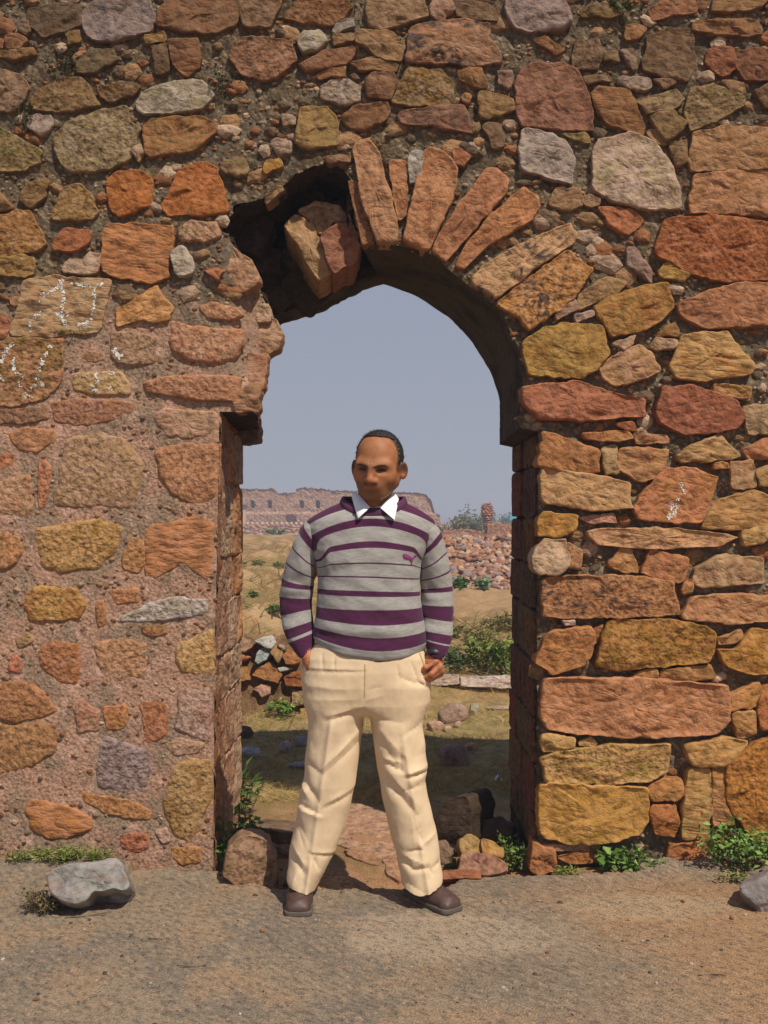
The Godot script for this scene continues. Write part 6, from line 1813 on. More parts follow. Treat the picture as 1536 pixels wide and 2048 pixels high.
func build_heap():
	var hy := func(x: float, z: float) -> float:
		var d := FAR_D - z
		return (1.02 + 0.12 * nf.get_noise_2d(x * 0.6, z * 0.6)) * sst(21.2, 25.2, d) * sst(0.2, 1.4, x) + ground_y(x, z) * 0.9
	var o := thing("rubble_heap", "long heap of broken pinkish stones seen right of the man's sleeve", "stone heap", Vector3(2.4, 0, -19.5))
	var at := Vector3(2.4, 0, -19.5)
	var rows := []
	for j in 40:
		var row := PackedVector3Array()
		for i in 70:
			var x := -0.2 + i * 0.11; var z := -16.6 - j * 0.18
			row.append(Vector3(x, minf(hy.call(x, z), 1.35) - 0.02 - 0.3 * sst(0.6, 0.0, x), z) - at)
		rows.append(row)
	part("earth_core", loft(rows, false, func(_p): return A(150, 108, 84, 0.8), 0.02, 5.0, true), M.far, o)
	var g := RandomNumberGenerator.new(); g.seed = 44
	var tones := [A(182, 138, 114, 0.8), A(168, 118, 94, 0.8), A(200, 166, 140, 0.8), A(152, 106, 86, 0.8), A(148, 130, 122, 0.8), A(192, 150, 118, 0.8), A(176, 124, 88, 0.8)]
	var kinds := []
	for k in 14: kinds.append(rock_mesh(Vector3(0.105, 0.066, 0.085), 500 + k, tones[k % 7], 14, 9, 9, 0.6))
	var n := 0
	for j in 21:
		for i in 13:
			var z := -17.1 - j * 0.2 + g.randf_range(-0.09, 0.09)
			var x := 1.05 + i * 0.185 + g.randf_range(-0.08, 0.08)
			var s := part("stone", kinds[g.randi() % 14], M.plain, o, Vector3(x, hy.call(x, z) + 0.02, z) - at)
			s.basis = Basis.from_euler(Vector3(g.randf_range(-0.6, 0.6), g.randf() * TAU, g.randf_range(-0.6, 0.6))).scaled(Vector3.ONE * g.randf_range(0.7, 1.35))
			n += 1
	var v := PackedVector3Array(); var col := PackedColorArray(); var idx := PackedInt32Array()
	for k in 1500:
		var x := g.randf_range(0.3, 7.0) if k % 2 else g.randf_range(1.0, 3.5); var z := g.randf_range(-21.6, -16.9)
		var r := g.randf_range(0.03, 0.09)
		lump(v, idx, col, Vector3(x, hy.call(x, z) + 0.01, z) - at, Vector3(r, r * 0.8, r * 0.7), tones[g.randi() % 7], g, Basis.from_euler(Vector3(-1.2, g.randf() * TAU, 0)))
	var s2 := part("small_rubble", make_mesh(v, idx, col), M.plain, o)
	s2.set_meta("kind", "stuff")

func lo(r: int, g: int, b: int, _pr: int, kind: String, a: Array):
	var p := to_poly(a)
	var c := centre_of(p)
	var n := part("stone", stone_mesh(p, c, A(r, g, b, 0.95), 0.035, kind.substr(0, 1), low_n + 700, false, 0.12), M[kind.substr(0, 1)], low, Vector3(c.x, c.y, -3.52) - low.position)
	n.rotation = Vector3(-0.25, 0, 0)
	low_n += 1
var low: Node3D
var low_n := 0

func build_low_wall():
	low = thing("low_rubble_wall", "knee-high broken wall of loose orange and white stones behind the man's right elbow", "wall", Vector3(-1.0, 0.0, -3.6))
	var rows := []
	for j in 22:
		var row := PackedVector3Array()
		for i in 60:
			var x := -1.9 + i * 0.028
			var h := 0.5 - 0.32 * sst(-0.72, -0.42, x) + 0.03 * nf.get_noise_1d(x * 8.0)
			var t := j / 15.0
			if j <= 15: row.append(Vector3(x, lerpf(-0.12, h, t), -3.5 - 0.1 * t) - low.position)
			else: row.append(Vector3(x, h * (1.0 - 0.05 * (j - 15)), -3.6 - 0.09 * (j - 15)) - low.position)
		rows.append(row)
	part("earth_core", loft(rows, false, func(p): return A(160, 126, 92, 0.9).lerp(A(120, 92, 68, 0.9), sst(-0.1, 0.4, nf.get_noise_3d(p.x * 6.0, p.y * 6.0, p.z * 6.0))), 0.02, 9.0, true), M.mortar, low)
	lay_low_stones()

func stump():
	var o := thing("ruined_stub", "broken stump of a tower, wider at its top, on the skyline at the right", "ruin", Vector3(4.72, 0.0, -41.0))
	var v := PackedVector3Array(); var idx := PackedInt32Array(); var col := PackedColorArray()
	var g := RandomNumberGenerator.new(); g.seed = 19
	var tones := [A(150, 106, 94), A(172, 124, 104), A(132, 92, 82), A(186, 140, 116)]
	var y := -0.1
	while y < 2.12:
		var w := lerpf(0.17, 0.28, sst(1.35, 1.6, y)) * (1.0 - 0.6 * sst(1.9, 2.15, y))
		for k in 9:
			var a := TAU * k / 9.0 + y * 3.0
			lump(v, idx, col, Vector3(cos(a) * w * 0.72 - 0.05 * y, y + g.randf_range(-0.03, 0.03), sin(a) * w * 0.6), Vector3(g.randf_range(0.08, 0.13), g.randf_range(0.05, 0.075), 0.11), tones[g.randi() % 4], g, Basis(Vector3.UP, -a + PI / 2))
		y += 0.1
	part("masonry", flat(v, idx, col), M.plain, o)

func build_background():
	build_fort()
	build_heap()
	build_low_wall()
	var tan_ := A(184, 140, 110); var pnk := A(160, 110, 90)
	stump()
	rubble_block("ruined_stub_wall", "low ruined wall joined to the broken tower stump at the far right", 4.55, 8.5, -40.4, 0.0, [[4.55, 1.15], [5.0, 1.3], [5.3, 1.18], [6.0, 1.22], [8.5, 1.3]], 0.5, 2, tan_, pnk)
	rubble_block("ruined_low_wall", "low straight ruined wall before the far shrubs", 2.3, 3.75, -35.0, 0.0, [[2.3, 0.95], [2.8, 1.0], [3.4, 1.02], [3.75, 0.9]], 0.5, 3, tan_, pnk)
	var far_g := [A(92, 104, 70), A(110, 116, 82), A(120, 110, 80), A(82, 96, 66)]
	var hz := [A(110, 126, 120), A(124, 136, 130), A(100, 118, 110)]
	var gr := "shrubs on the skyline right of the fort"
	plant("far_shrub", "brownish green shrub on the skyline next to the fort's broken end", "shrub", Vector3(4.1, 0.3, -52.0), Vector3(1.3, 1.55, 0.9), 900, 0.17, [A(110, 112, 66), A(128, 116, 76), A(96, 104, 60)], 601, gr, 0.6, 14)
	plant("far_shrub", "round dark green shrub on the skyline, in the middle of its row", "shrub", Vector3(5.3, 0.4, -58.0), Vector3(1.3, 2.0, 1.0), 900, 0.18, far_g, 602, gr, 0.6, 14)
	plant("far_shrub", "shrub on the skyline just left of the broken tower stump", "shrub", Vector3(5.5, 0.3, -52.0), Vector3(0.9, 1.5, 0.8), 700, 0.16, far_g, 603, gr, 0.6, 14)
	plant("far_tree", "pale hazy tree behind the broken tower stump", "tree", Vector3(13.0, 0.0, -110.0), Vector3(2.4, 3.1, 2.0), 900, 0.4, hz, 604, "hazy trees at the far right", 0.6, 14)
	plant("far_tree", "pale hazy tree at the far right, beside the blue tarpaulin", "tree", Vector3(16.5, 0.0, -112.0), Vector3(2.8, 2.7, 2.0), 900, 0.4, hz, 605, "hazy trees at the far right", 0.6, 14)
	var tarp := BoxMesh.new(); tarp.size = Vector3(1.0, 0.9, 1.0)
	var tp := CSGPolygon3D.new(); tp.name = numbered("tarpaulin"); tp.polygon = PackedVector2Array([Vector2(-0.3, 0), Vector2(0.3, 0), Vector2(0.25, 0.3), Vector2(0.05, 0.46), Vector2(-0.25, 0.34)]); tp.depth = 0.5
	var tm := StandardMaterial3D.new(); tm.albedo_color = Color8(80, 170, 190); tm.roughness = 0.7; tp.material = tm; tp.position = Vector3(9.05, 1.35, -66.0)
	add_child(tp); tag(tp, "small turquoise tarpaulin on the skyline at the far right", "tarpaulin")
	# the green hedge under the fort and the bushes this side of it
	var gg := [A(96, 128, 62), A(78, 112, 52), A(116, 142, 80), A(70, 98, 50)]
	var row := "green bushes in a row below the fort"
	for k in 5:
		var p := on_ground(472.0 + k * 20.0, 1068.0)
		plant("green_bush", ["green bush below the fort, at the arch's left jamb", "second bush from the left jamb in the row below the fort", "middle bush of the row below the fort", "fourth bush from the left jamb in the row below the fort", "last and lowest bush of the row below the fort, farthest from the left jamb"][k], "bush", Vector3(p.x, p.y - 0.05, p.z), Vector3(0.42, 0.48 - 0.05 * k, 0.35) * (FAR_D - p.z) / 40.0 * 1.15, 320, 0.14, gg, 620 + k, row, 0.6, 10)
	var foot := "bushes at the foot of the stone heap"
	var fb := [[921, 1178, 13, 24, "bright green bush at the near end of the stone heap's foot, beside the sleeve"], [964, 1178, 16, 18, "bluish green bush in the middle of the stone heap's foot"], [1004, 1166, 10, 14, "small bluish bush at the stone heap's foot, farthest right"]]
	for k in 3:
		var p := on_ground(fb[k][0], fb[k][1])
		var d := FAR_D - p.z
		plant("green_bush", fb[k][4], "bush", p, Vector3(fb[k][2], fb[k][3] * 1.1, fb[k][2] * 0.8) * d / FL, 260, 0.11, gg if k == 0 else [A(110, 136, 96), A(90, 120, 84), A(128, 148, 110)], 640 + k, foot, 0.6, 9)
	# scattered tufts on the bank at the left
	var bank := "green tufts on the bare bank at the left"
	var bt := [[516, 1130, 8, "small tuft high on the bare bank, beside the left jamb"], [556, 1138, 9, "small tuft high on the bare bank, next to the sleeve"], [484, 1135, 5, "tiny tuft on the bank against the left jamb"], [548, 1228, 17, "dark green round tuft on the bank behind the elbow"], [505, 1196, 7, "dull tuft low on the bank"]]
	for k in bt.size():
		var p := on_ground(bt[k][0], bt[k][1])
		var d := FAR_D - p.z
		plant("bank_tuft", bt[k][3], "tuft", p, Vector3(bt[k][2], bt[k][2] * 1.3, bt[k][2]) * d / FL, 150, 0.075, [A(84, 112, 50), A(100, 124, 60), A(70, 96, 42)], 660 + k, bank, 0.45, 8)
	# the thicket right of the man
	var th := "green bushes behind the kerb stones"
	var tk := [[915, 1348, 36, 60, "low dark bush behind the near kerb stone, by the man's watch"], [965, 1350, 34, 100, "taller yellow-green bush behind the long kerb stone"], [1010, 1352, 34, 115, "tallest green bush, half behind the right jamb"], [955, 1290, 42, 46, "olive bush farther back above the kerb stones"], [1005, 1262, 40, 40, "dull brownish bush on the rise against the right jamb"], [905, 1275, 26, 30, "small bush on the rise beside the striped cuff"]]
	for k in tk.size():
		var p := on_ground(tk[k][0], tk[k][1])
		var d := FAR_D - p.z
		var tn := [[A(78, 104, 56), A(92, 116, 60), A(64, 88, 48)], [A(120, 138, 64), A(104, 124, 54), A(136, 146, 76)], [A(104, 134, 56), A(88, 118, 46), A(124, 144, 70)], [A(132, 126, 72), A(116, 118, 64), A(146, 132, 84)], [A(150, 126, 82), A(124, 116, 72), A(112, 116, 60)], [A(110, 116, 66), A(130, 120, 76), A(96, 108, 58)]][k] as Array
		plant("thicket_bush", tk[k][4], "bush", p, Vector3(tk[k][2], tk[k][3], tk[k][2] * 0.7) * d / FL, 620, 0.055, tn, 680 + k, th, 0.42, 16)
	# plants at the foot of the low wall
	var cp := on_ground(556.0, 1436.0)
	plant("castor_plant", "young plant with broad lobed leaves below the low rubble wall", "plant", cp, Vector3(0.15, 0.17, 0.10), 46, 0.055, [A(112, 140, 62), A(92, 122, 50), A(136, 156, 82)], 701, "", 0.4, 10, 7)
	cp = on_ground(505.0, 1425.0)
	plant("castor_plant", "smaller darker lobed-leaf plant nearer the left jamb, below the low rubble wall", "plant", cp, Vector3(0.07, 0.13, 0.06), 16, 0.05, [A(74, 104, 56), A(88, 116, 64)], 702, "", 0.4, 6, 7)
	# kerb
	var kerb := "pale kerb stones lying across the grass"
	cut_stone("kerb_stone", "shorter pinkish kerb stone nearest the man's hand", "kerb stone", [846, 1352, 917, 1349, 918, 1368, 846, 1372], 8.2, 0.18, A(196, 170, 150), "g", 0.02, 801, Vector3(-0.25, 0, 0), kerb)
	cut_stone("kerb_stone", "longer pale kerb stone running behind the right jamb", "kerb stone", [920, 1352, 1100, 1354, 1100, 1378, 921, 1373], 8.2, 0.18, A(212, 192, 174), "g", 0.02, 802, Vector3(-0.25, 0, 0), kerb)
	# loose stones on the grass
	var rk := [[904, 1442, 30, 24, 20, A(170, 138, 120), "broad reddish boulder on the sunny grass below the kerb"], [947, 1430, 11, 15, 9, A(176, 166, 140), "small greenish white stone right of the broad boulder"], [908, 1530, 30, 28, 22, A(160, 130, 122), "flat-topped mauve block half in the wall's shadow"], [490, 1474, 19, 14, 14, A(110, 80, 76), "dark pointed rock against the left jamb, on the shadow's edge"], [500, 1512, 26, 12, 16, A(176, 168, 170), "flat grey-white stone in the shadow near the left jamb"], [571, 1506, 13, 15, 12, A(180, 168, 160), "round whitish stone in the shadow left of the trousers"], [603, 1492, 15, 12, 12, A(170, 164, 166), "grey stone in the shadow, touching the trousers' outline"], [598, 1536, 20, 8, 10, A(170, 168, 178), "low bluish slab in the shadow beside the knee"], [870, 1462, 17, 12, 12, A(196, 156, 130), "pinkish stone beside the trousers, in the sun"], [942, 1500, 14, 10, 10, A(196, 150, 116), "small orange stone on the sunny grass"], [1000, 1420, 28, 6, 12, A(176, 150, 130), "long low stone bedded in the grass against the right jamb"], [895, 1464, 8, 7, 8, A(206, 170, 146), "little pale stone at the broad boulder's foot"], [915, 1455, 9, 8, 8, A(190, 160, 140), "little rounded stone between the boulder and the block"]]
	for k in rk.size():
		var p := on_ground(rk[k][0], rk[k][1])
		var d := FAR_D - p.z
		var sz := Vector3(rk[k][2], rk[k][3], rk[k][4]) * d / FL * 1.12
		single("loose_rock", rock_mesh(sz, 820 + k, rk[k][5], 34, 20, 12), M.g, p + Vector3(0, sz.y * 0.45, 0), rk[k][6], "rock", "loose rocks on the grass behind the arch")
	# a scrap of litter
	var lp := on_ground(996.0, 1566.0)
	var lit := StandardMaterial3D.new(); lit.albedo_color = Color8(206, 220, 236); lit.roughness = 0.5; lit.cull_mode = BaseMaterial3D.CULL_DISABLED
	var rows := []
	for j in 6:
		var r := PackedVector3Array()
		for i in 7:
			r.append(Vector3((i - 3) * 0.008, 0.035 - absf(i - 3) * 0.009 + 0.008 * nz.get_noise_2d(i * 1.7, j * 1.9), (j - 3) * 0.009 + 0.006 * nz.get_noise_2d(i * 2.0 + 9.0, j * 1.3)))
		rows.append(r)
	single("litter", loft(rows, false, NOC), lit, lp + Vector3(0, 0.005, 0), "crumpled scrap of bluish white litter in the shade by the right jamb", "litter")
	dry_grass()

func dry_grass():
	var v := PackedVector3Array(); var idx := PackedInt32Array(); var col := PackedColorArray()
	var blade := ArrayMesh.new()
	v = PackedVector3Array([Vector3(-0.0022, 0, 0), Vector3(0.0022, 0, 0), Vector3(0.001, 0.6, 0.12), Vector3(0.0, 1.0, 0.4), Vector3(-0.0012, 0.6, 0.12)])
	idx = PackedInt32Array([0, 4, 1, 1, 4, 2, 2, 4, 3])
	blade = make_mesh(v, idx)
	var g := RandomNumberGenerator.new(); g.seed = 55
	var spots := []
	for k in 90000:
		var t := g.randf()
		var d := lerpf(5.0, 24.0, t * t)
		var x := g.randf_range(-0.42, 0.42) * d * 0.78
		var z := FAR_D - d
		var dens := nf.get_noise_2d(x * 1.6, z * 1.6) + 0.35 * nf.get_noise_2d(x * 5.0, z * 5.0)
		if z > -1.05: continue
		if dens < -0.15 + 0.25 * sst(7.5, 9.0, d): continue
		if x > 0.3 and d > 13.5: continue
		spots.append([x, z, d])
	var mm := MultiMesh.new(); mm.transform_format = MultiMesh.TRANSFORM_3D; mm.use_colors = true; mm.mesh = blade; mm.instance_count = spots.size()
	var tones := [A(196, 164, 108), A(170, 146, 92), A(140, 134, 74), A(210, 182, 126), A(156, 120, 76)]
	var scrub := [A(128, 112, 70), A(148, 126, 80), A(108, 104, 62), A(160, 132, 86)]
	for k in spots.size():
		var s = spots[k]
		var big := 1.0
		if s[2] > 8.6 and nf.get_noise_2d(s[0] * 2.2 + 40.0, s[1] * 2.2) > 0.06: big = g.randf_range(1.6, 3.0)
		var h := big * g.randf_range(0.02, 0.07) * (1.0 + 0.8 * sst(6.0, 16.0, s[2]))
		var b := Basis(Vector3.UP, g.randf() * TAU).scaled(Vector3((1.0 + 1.6 * sst(6.0, 16.0, s[2])) * (1.0 if big == 1.0 else 2.2), h, h))
		mm.set_instance_transform(k, Transform3D(b, gpos(s[0], s[1], -0.002)))
		mm.set_instance_color(k, tones[g.randi() % 5] if big == 1.0 else scrub[g.randi() % 4])
	var o := MultiMeshInstance3D.new(); o.name = numbered("dry_grass"); o.multimesh = mm; o.material_override = M.leaf
	add_child(o); tag(o, "short dry grass over the ground behind the arch", "grass", "", "stuff")

func lay_low_stones():
	lo(179, 147, 111, -1, "g", [-1130, 479, -1079, 482, -976, 450, -1004, 410, -1050, 381, -1130, 399])
	lo(206, 197, 187, -1, "g", [-976, 462, -890, 499, -844, 499, -821, 456, -850, 404, -901, 416])
	lo(182, 182, 181, -1, "g", [-964, 353, -930, 399, -861, 393, -890, 319, -947, 296, -967, 313])
	lo(173, 135, 92, -1, "g", [-847, 399, -821, 439, -764, 422, -764, 364, -798, 301, -844, 364])
	lo(178, 121, 77, -1, "g", [-758, 359, -730, 393, -649, 364, -638, 296, -741, 290])
	lo(182, 117, 77, -1, "g", [-1102, 313, -1073, 359, -1010, 341, -1050, 307])
	lo(197, 192, 182, -1, "g", [-798, 258, -752, 270, -690, 261, -730, 238, -781, 233])
	lo(182, 131, 82, -1, "g", [-1119, 256, -1039, 267, -1004, 170, -1084, 164, -1119, 210])
	lo(173, 121, 73, -1, "g", [-993, 204, -947, 256, -855, 301, -775, 210, -798, 147, -907, 181])
	lo(163, 102, 62, -1, "g", [-752, 193, -672, 227, -586, 244, -564, 158, -592, 124, -741, 130])
	lo(178, 140, 92, -1, "g", [-1147, 164, -1090, 147, -1073, 38, -1147, 38])
	lo(197, 150, 124, -1, "g", [-981, 101, -924, 135, -855, 124, -855, 67, -918, 49])
	lo(178, 143, 106, -1, "g", [-690, 95, -592, 72, -586, -13, -690, -19])
	lo(187, 149, 98, -1, "g", [-632, -48, -558, -36, -558, -105, -632, -105])
	lo(182, 153, 134, -1, "g", [-798, 439, -752, 427, -750, 399, -764, 393, -787, 416])

# ---------------------------------------------------------------- things at the wall's foot and on the threshold
func rock_mesh_cut(size: Vector3, seed_: int, c: Color, cuts: Array) -> ArrayMesh:
	var m := rock_mesh(size, seed_, c, 72, 44, 10, 0.5)
	return m

func build_near_things():
	# the grey rock with an overhanging end
	var rock := cut_stone("grey_rock", "grey jagged boulder with an undercut end, lying on the earth before the wall", "rock", [103, 1756, 112, 1746, 150, 1738, 190, 1735, 226, 1728, 240, 1736, 247, 1752, 258, 1786, 250, 1791, 232, 1786, 196, 1789, 182, 1803, 172, 1812, 150, 1813, 128, 1803, 116, 1790, 110, 1772], 3.56, 0.15, A(158, 152, 144, 0.95), "gk", 0.05, 1401, Vector3(-0.5, 0.12, 0.0))
	rock.position.y += 0.012
	single("grey_rock", rock_mesh(Vector3(0.12, 0.06, 0.085), 1402, A(150, 142, 134, 0.95), 44, 26, 12), M.g, gpos(-1.015, 0.40, 0.018), "rough underside block beneath the grey jagged boulder", "rock")
	var r2 := single("grey_rock", rock_mesh(Vector3(0.12, 0.082, 0.10), 1405, A(150, 140, 136, 0.95), 56, 34, 13), M.g, gpos(1.375, 0.46, 0.045), "grey rock cut off by the right edge of the picture", "rock")
	r2.rotation.y = 0.4
	# dry tuft by the grey rock
	var dry := [A(120, 104, 78), A(96, 84, 62), A(140, 120, 88), A(84, 76, 54)]
	plant("dry_tuft", "dark dried tuft of weeds beside the grey boulder's left end", "tuft", gpos(-1.205, 0.52), Vector3(0.085, 0.085, 0.07), 900, 0.022, dry, 1410, "", 0.22, 26)
	# grass along the wall's foot at the left
	var gg := [A(112, 128, 58), A(92, 112, 48), A(134, 142, 74), A(150, 140, 82)]
	var gl := "grass tufts at the left foot of the wall"
	plant("grass_tuft", "widest grass tuft at the wall's left foot, above the grey boulder", "tuft", gpos(-1.30, 0.06), Vector3(0.11, 0.07, 0.05), 700, 0.026, gg, 1420, gl, 0.2, 30)
	plant("grass_tuft", "small grass tuft at the wall's left foot, nearest the picture's edge", "tuft", gpos(-1.45, 0.07), Vector3(0.055, 0.05, 0.04), 260, 0.024, gg, 1421, gl, 0.2, 16)
	plant("grass_tuft", "grass tuft at the wall's foot, close behind the grey boulder's right end", "tuft", gpos(-1.13, 0.09), Vector3(0.075, 0.05, 0.04), 380, 0.024, gg, 1422, gl, 0.2, 18)
	# weeds at the right foot
	var wd := [A(112, 142, 66), A(92, 124, 52), A(132, 156, 84), A(80, 108, 46)]
	var wr := "leafy weeds at the right foot of the wall"
	plant("weed", "leafy weed left of the red footing stone, right of the arch", "weed", gpos(0.98, 0.08), Vector3(0.13, 0.13, 0.07), 420, 0.026, wd, 1430, wr, 0.55, 16)
	plant("weed", "broad-leaved weed against the wall under the big tan block", "weed", gpos(0.88, 0.05), Vector3(0.05, 0.12, 0.04), 60, 0.045, wd, 1431, wr, 0.75, 8)
	plant("weed", "tall sprawling weed at the wall's foot near the picture's right edge", "weed", gpos(1.40, 0.13), Vector3(0.17, 0.22, 0.09), 640, 0.027, wd, 1432, wr, 0.5, 22)
	plant("weed", "sparse dry weed in front of the tall sprawling one", "weed", gpos(1.36, 0.26), Vector3(0.13, 0.05, 0.06), 240, 0.02, [A(130, 132, 76), A(150, 138, 86), A(104, 116, 58)], 1433, wr, 0.4, 12)
	plant("weed", "low tuft of weeds at the right jamb's foot, in the sun", "weed", gpos(0.74, 0.08), Vector3(0.06, 0.07, 0.04), 260, 0.02, [A(130, 138, 70), A(110, 124, 58), A(150, 146, 84)], 1434, wr, 0.3, 12)
	plant("weed", "yellowed sprig growing from the dark joint between blocks right of the arch", "weed", Vector3(1.19, 0.26, 0.0), Vector3(0.03, 0.10, 0.025), 60, 0.018, [A(190, 170, 80), A(170, 150, 70)], 1435, "", 0.4, 5)
	# weeds in the archway
	plant("jamb_weed", "dark leafy weed climbing the left jamb behind the standing slab", "weed", gpos(-0.60, -0.05), Vector3(0.085, 0.30, 0.09), 300, 0.04, [A(84, 116, 48), A(70, 100, 42), A(104, 134, 60)], 1440, "", 0.6, 12)
	plant("jamb_weed", "dark weed with narrow drooping leaves at the far side of the left jamb", "weed", gpos(-0.70, -0.85), Vector3(0.10, 0.30, 0.10), 110, 0.07, [A(64, 92, 44), A(80, 108, 52)], 1441, "", 0.22, 9)
	plant("jamb_weed", "weeds in the shade at the right jamb's foot inside the arch", "weed", gpos(0.52, -0.08), Vector3(0.09, 0.17, 0.09), 360, 0.024, [A(96, 118, 54), A(112, 130, 64), A(78, 98, 46)], 1442, "", 0.5, 14)
	plant("jamb_weed", "sunlit weeds between the threshold stones right of the trousers", "weed", gpos(0.32, -0.01), Vector3(0.09, 0.09, 0.06), 320, 0.022, [A(112, 132, 58), A(96, 116, 48), A(136, 146, 74)], 1443, "", 0.5, 12)
	plant("jamb_weed", "tiny green sprout in the man's shadow at the threshold", "weed", gpos(-0.04, 0.25), Vector3(0.035, 0.03, 0.025), 60, 0.014, [A(100, 126, 56)], 1444, "", 0.5, 6)
	# dry and green weeds high on the face of the wall
	var hw := "withered weeds rooted high in the wall"
	plant("wall_weed", "dark weed rooted in the wall's top left corner, below the lilac stone", "weed", Vector3(-1.30, 3.18, 0.0), Vector3(0.10, 0.16, 0.06), 420, 0.018, [A(70, 72, 40), A(88, 84, 50), A(56, 58, 34)], 1450, hw, 0.35, 14)
	plant("wall_weed", "thin weed beside the pale slab at the wall's left edge", "weed", Vector3(-1.46, 2.98, 0.0), Vector3(0.06, 0.16, 0.05), 220, 0.018, [A(70, 72, 40), A(90, 88, 52)], 1451, hw, 0.35, 10)
	plant("wall_weed", "dark weed beside the round salmon stone high left of the arch", "weed", Vector3(-0.66, 3.11, 0.0), Vector3(0.09, 0.14, 0.05), 340, 0.017, [A(60, 58, 36), A(80, 72, 46)], 1452, hw, 0.35, 12)
	plant("wall_weed", "green weed at the top edge of the wall right of the arch", "weed", Vector3(0.98, 3.42, 0.0), Vector3(0.08, 0.12, 0.05), 260, 0.02, [A(84, 104, 44), A(70, 88, 38)], 1453, hw, 0.4, 10)
	plant("wall_weed", "small green weed in the joint below the khaki painted stone", "weed", Vector3(-1.25, 2.13, 0.01), Vector3(0.10, 0.03, 0.02), 90, 0.012, [A(96, 112, 52), A(80, 96, 44)], 1454, hw, 0.4, 6)
	# the standing slab and the stones of the threshold
	cut_stone("standing_stone", "rounded brown stone set upright at the left jamb's foot", "stone", [452, 1742, 457, 1702, 471, 1679, 487, 1669, 519, 1672, 538, 1685, 547, 1711, 554, 1746, 549, 1768, 510, 1770, 470, 1764], 3.86, 0.13, A(164, 126, 96, 0.95), "o", 0.03, 1501, Vector3(-0.12, 0.12, 0.0))
	var tg := "stones of the threshold"
	cut_stone("threshold_stone", "tan block at the threshold's right, catching the sun", "stone", [916, 1680, 936, 1673, 960, 1679, 961, 1712, 930, 1716, 917, 1700], 4.02, 0.12, A(184, 146, 96, 0.9), "g", 0.03, 1511, Vector3(-0.35, 0, 0), tg)
	cut_stone("threshold_stone", "ochre block beside the tan one, nearer the right jamb", "stone", [963, 1680, 990, 1685, 1006, 1697, 1004, 1714, 965, 1714], 4.0, 0.12, A(186, 140, 80, 0.9), "g", 0.03, 1512, Vector3(-0.35, 0, 0), tg)
	cut_stone("threshold_stone", "wide pinkish brown slab in front of the two blocks, under the right jamb", "stone", [919, 1720, 928, 1709, 957, 1708, 985, 1714, 1013, 1729, 1012, 1742, 985, 1748, 920, 1750], 3.93, 0.14, A(172, 126, 98, 0.9), "o", 0.03, 1513, Vector3(-0.55, 0, 0), tg)
	cut_stone("threshold_stone", "grey brown rounded stone touching the right trouser leg", "stone", [868, 1688, 887, 1686, 900, 1702, 899, 1722, 872, 1728], 3.98, 0.1, A(150, 122, 98, 0.9), "g", 0.035, 1514, Vector3(-0.25, -0.2, 0), tg)
	cut_stone("threshold_stone", "thin red slab edging the ground below the pinkish brown one", "stone", [880, 1742, 930, 1738, 958, 1742, 960, 1756, 884, 1758], 3.88, 0.1, A(170, 110, 78, 0.9), "g", 0.02, 1515, Vector3(-0.5, 0, 0), tg)
	slab("threshold_stone", "ochre stone set in the earth between the shoes", "stone", [640, 1752, 668, 1741, 692, 1745, 712, 1776, 655, 1780, 638, 1772], -0.075, 0.035, A(186, 144, 98, 0.95), "o", 1521, tg)
	slab("threshold_stone", "flat brown slab in the path behind the right shoe", "stone", [688, 1696, 720, 1692, 757, 1716, 763, 1728, 738, 1722, 700, 1708], -0.07, 0.022, A(172, 130, 98, 0.95), "g", 1522, tg)
	slab("threshold_stone", "broad dusty slab paving the path between the trouser legs", "stone", [640, 1606, 700, 1598, 780, 1626, 800, 1700, 760, 1712, 690, 1690, 646, 1672], -0.065, 0.008, A(186, 144, 110, 0.98), "g", 1523, tg)
	slab("threshold_stone", "tan slab at the path's right, before the dark block", "stone", [766, 1716, 800, 1702, 812, 1740, 800, 1758, 775, 1744], -0.07, 0.02, A(182, 140, 106, 0.95), "g", 1524, tg)
	slab("threshold_stone", "long dull slab in the shade left of the trousers", "stone", [500, 1634, 590, 1640, 600, 1664, 560, 1662, 510, 1648], -0.06, 0.05, A(140, 112, 92, 0.72), "l", 1525, tg)
	cut_stone("dark_block", "large dark brown block in the shade at the right jamb's foot", "stone", [872, 1640, 888, 1612, 912, 1594, 940, 1592, 950, 1622, 944, 1676, 915, 1700, 880, 1692], 4.34, 0.22, A(84, 66, 52, 0.9), "g", 0.03, 1531, Vector3(-0.1, -0.5, 0))
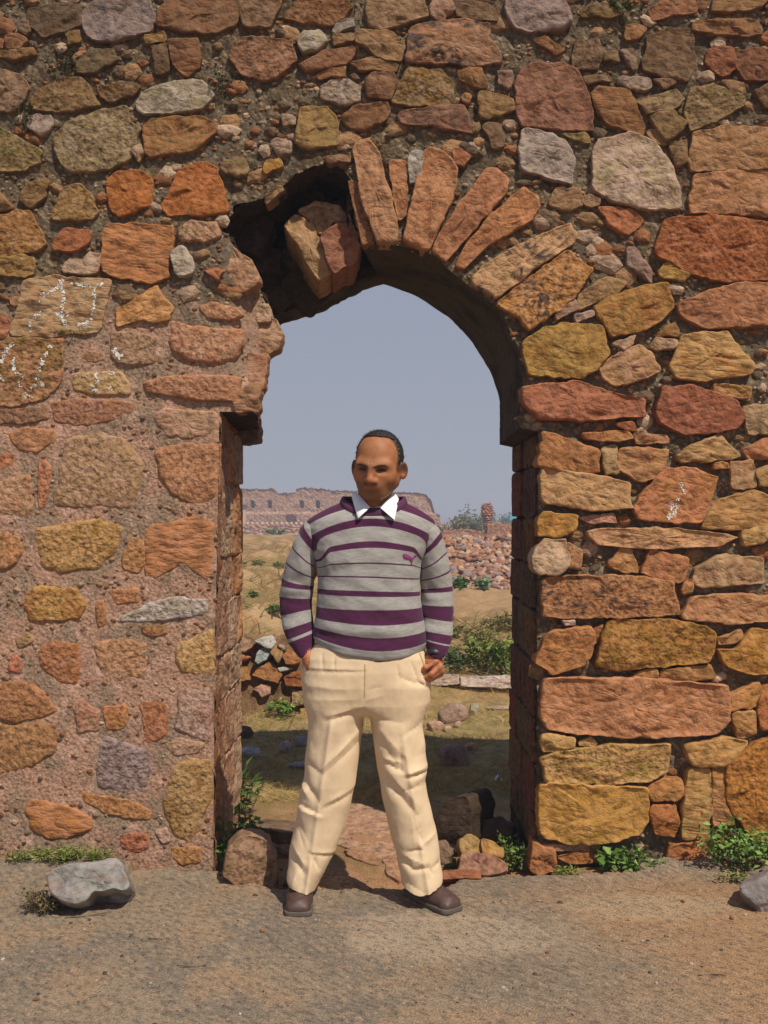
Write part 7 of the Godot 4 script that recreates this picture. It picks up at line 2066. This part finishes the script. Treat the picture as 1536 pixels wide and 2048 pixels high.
	cut_stone("dark_block", "lower dark stone wedged between the dark brown block and the right jamb", "stone", [948, 1648, 990, 1640, 1024, 1650, 1022, 1690, 950, 1686], 4.40, 0.2, A(104, 82, 68, 0.9), "g", 0.03, 1532, Vector3(-0.25, -0.2, 0))
	for k in 7:
		var q: Vector2 = [Vector2(-0.52, -0.12), Vector2(-0.44, -0.28), Vector2(-0.56, -0.42), Vector2(-0.36, 0.10), Vector2(-0.46, 0.08), Vector2(-0.33, -0.16), Vector2(-0.62, -0.24)][k]
		var s: float = [0.05, 0.06, 0.045, 0.04, 0.05, 0.045, 0.05][k]
		single("shade_stone", rock_mesh(Vector3(s, s * 0.6, s * 0.8), 1540 + k, [A(130, 96, 76, 0.8), A(150, 118, 94, 0.8)][k % 2], 26, 16, 10), M.g, gpos(q.x, q.y, s * 0.2), ["small reddish stone in the shade, close behind the standing stone", "tan stone in the shade between the standing stone and the long dull slab", "small reddish stone against the left jamb, deepest in its shade", "tan stone nearest the left shoe, behind the earth's edge", "small reddish stone at the right side of the standing stone", "tan stone in the shade beside the left trouser leg", "lowest reddish stone, tucked under the weed on the left jamb"][k], "stone", "small stones in the shade behind the standing slab")
	# a few twigs on the earth
	var tw := [[318, 1875, 0.07, 0.1], [388, 1932, 0.08, -0.05], [175, 1832, 0.14, 0.2], [1420, 1950, 0.08, -0.1]]
	for k in tw.size():
		var p := gp(tw[k][0], tw[k][1], 0.0)
		var rows := []
		for j in 9:
			var r := PackedVector3Array()
			for i in 6:
				var a := TAU * i / 5
				r.append(Vector3((j / 8.0 - 0.5) * tw[k][2], 0.004 + cos(a) * 0.0018 + 0.004 * sin(j * 0.7 + k), sin(a) * 0.0018 + 0.008 * sin(j * 0.5 + k)))
			rows.append(r)
		var m := StandardMaterial3D.new(); m.albedo_color = Color8(96, 78, 60); m.roughness = 0.95
		var o := single("twig", loft(rows, false, NOC), m, gpos(p.x, p.z), ["short dark twig on the earth right of the grey boulder", "curved dry twig lying nearest the camera", "long pale straw lying in front of the grey boulder", "thin twig on the orange earth at the right"][k], "twig")
		o.rotation.y = tw[k][3]
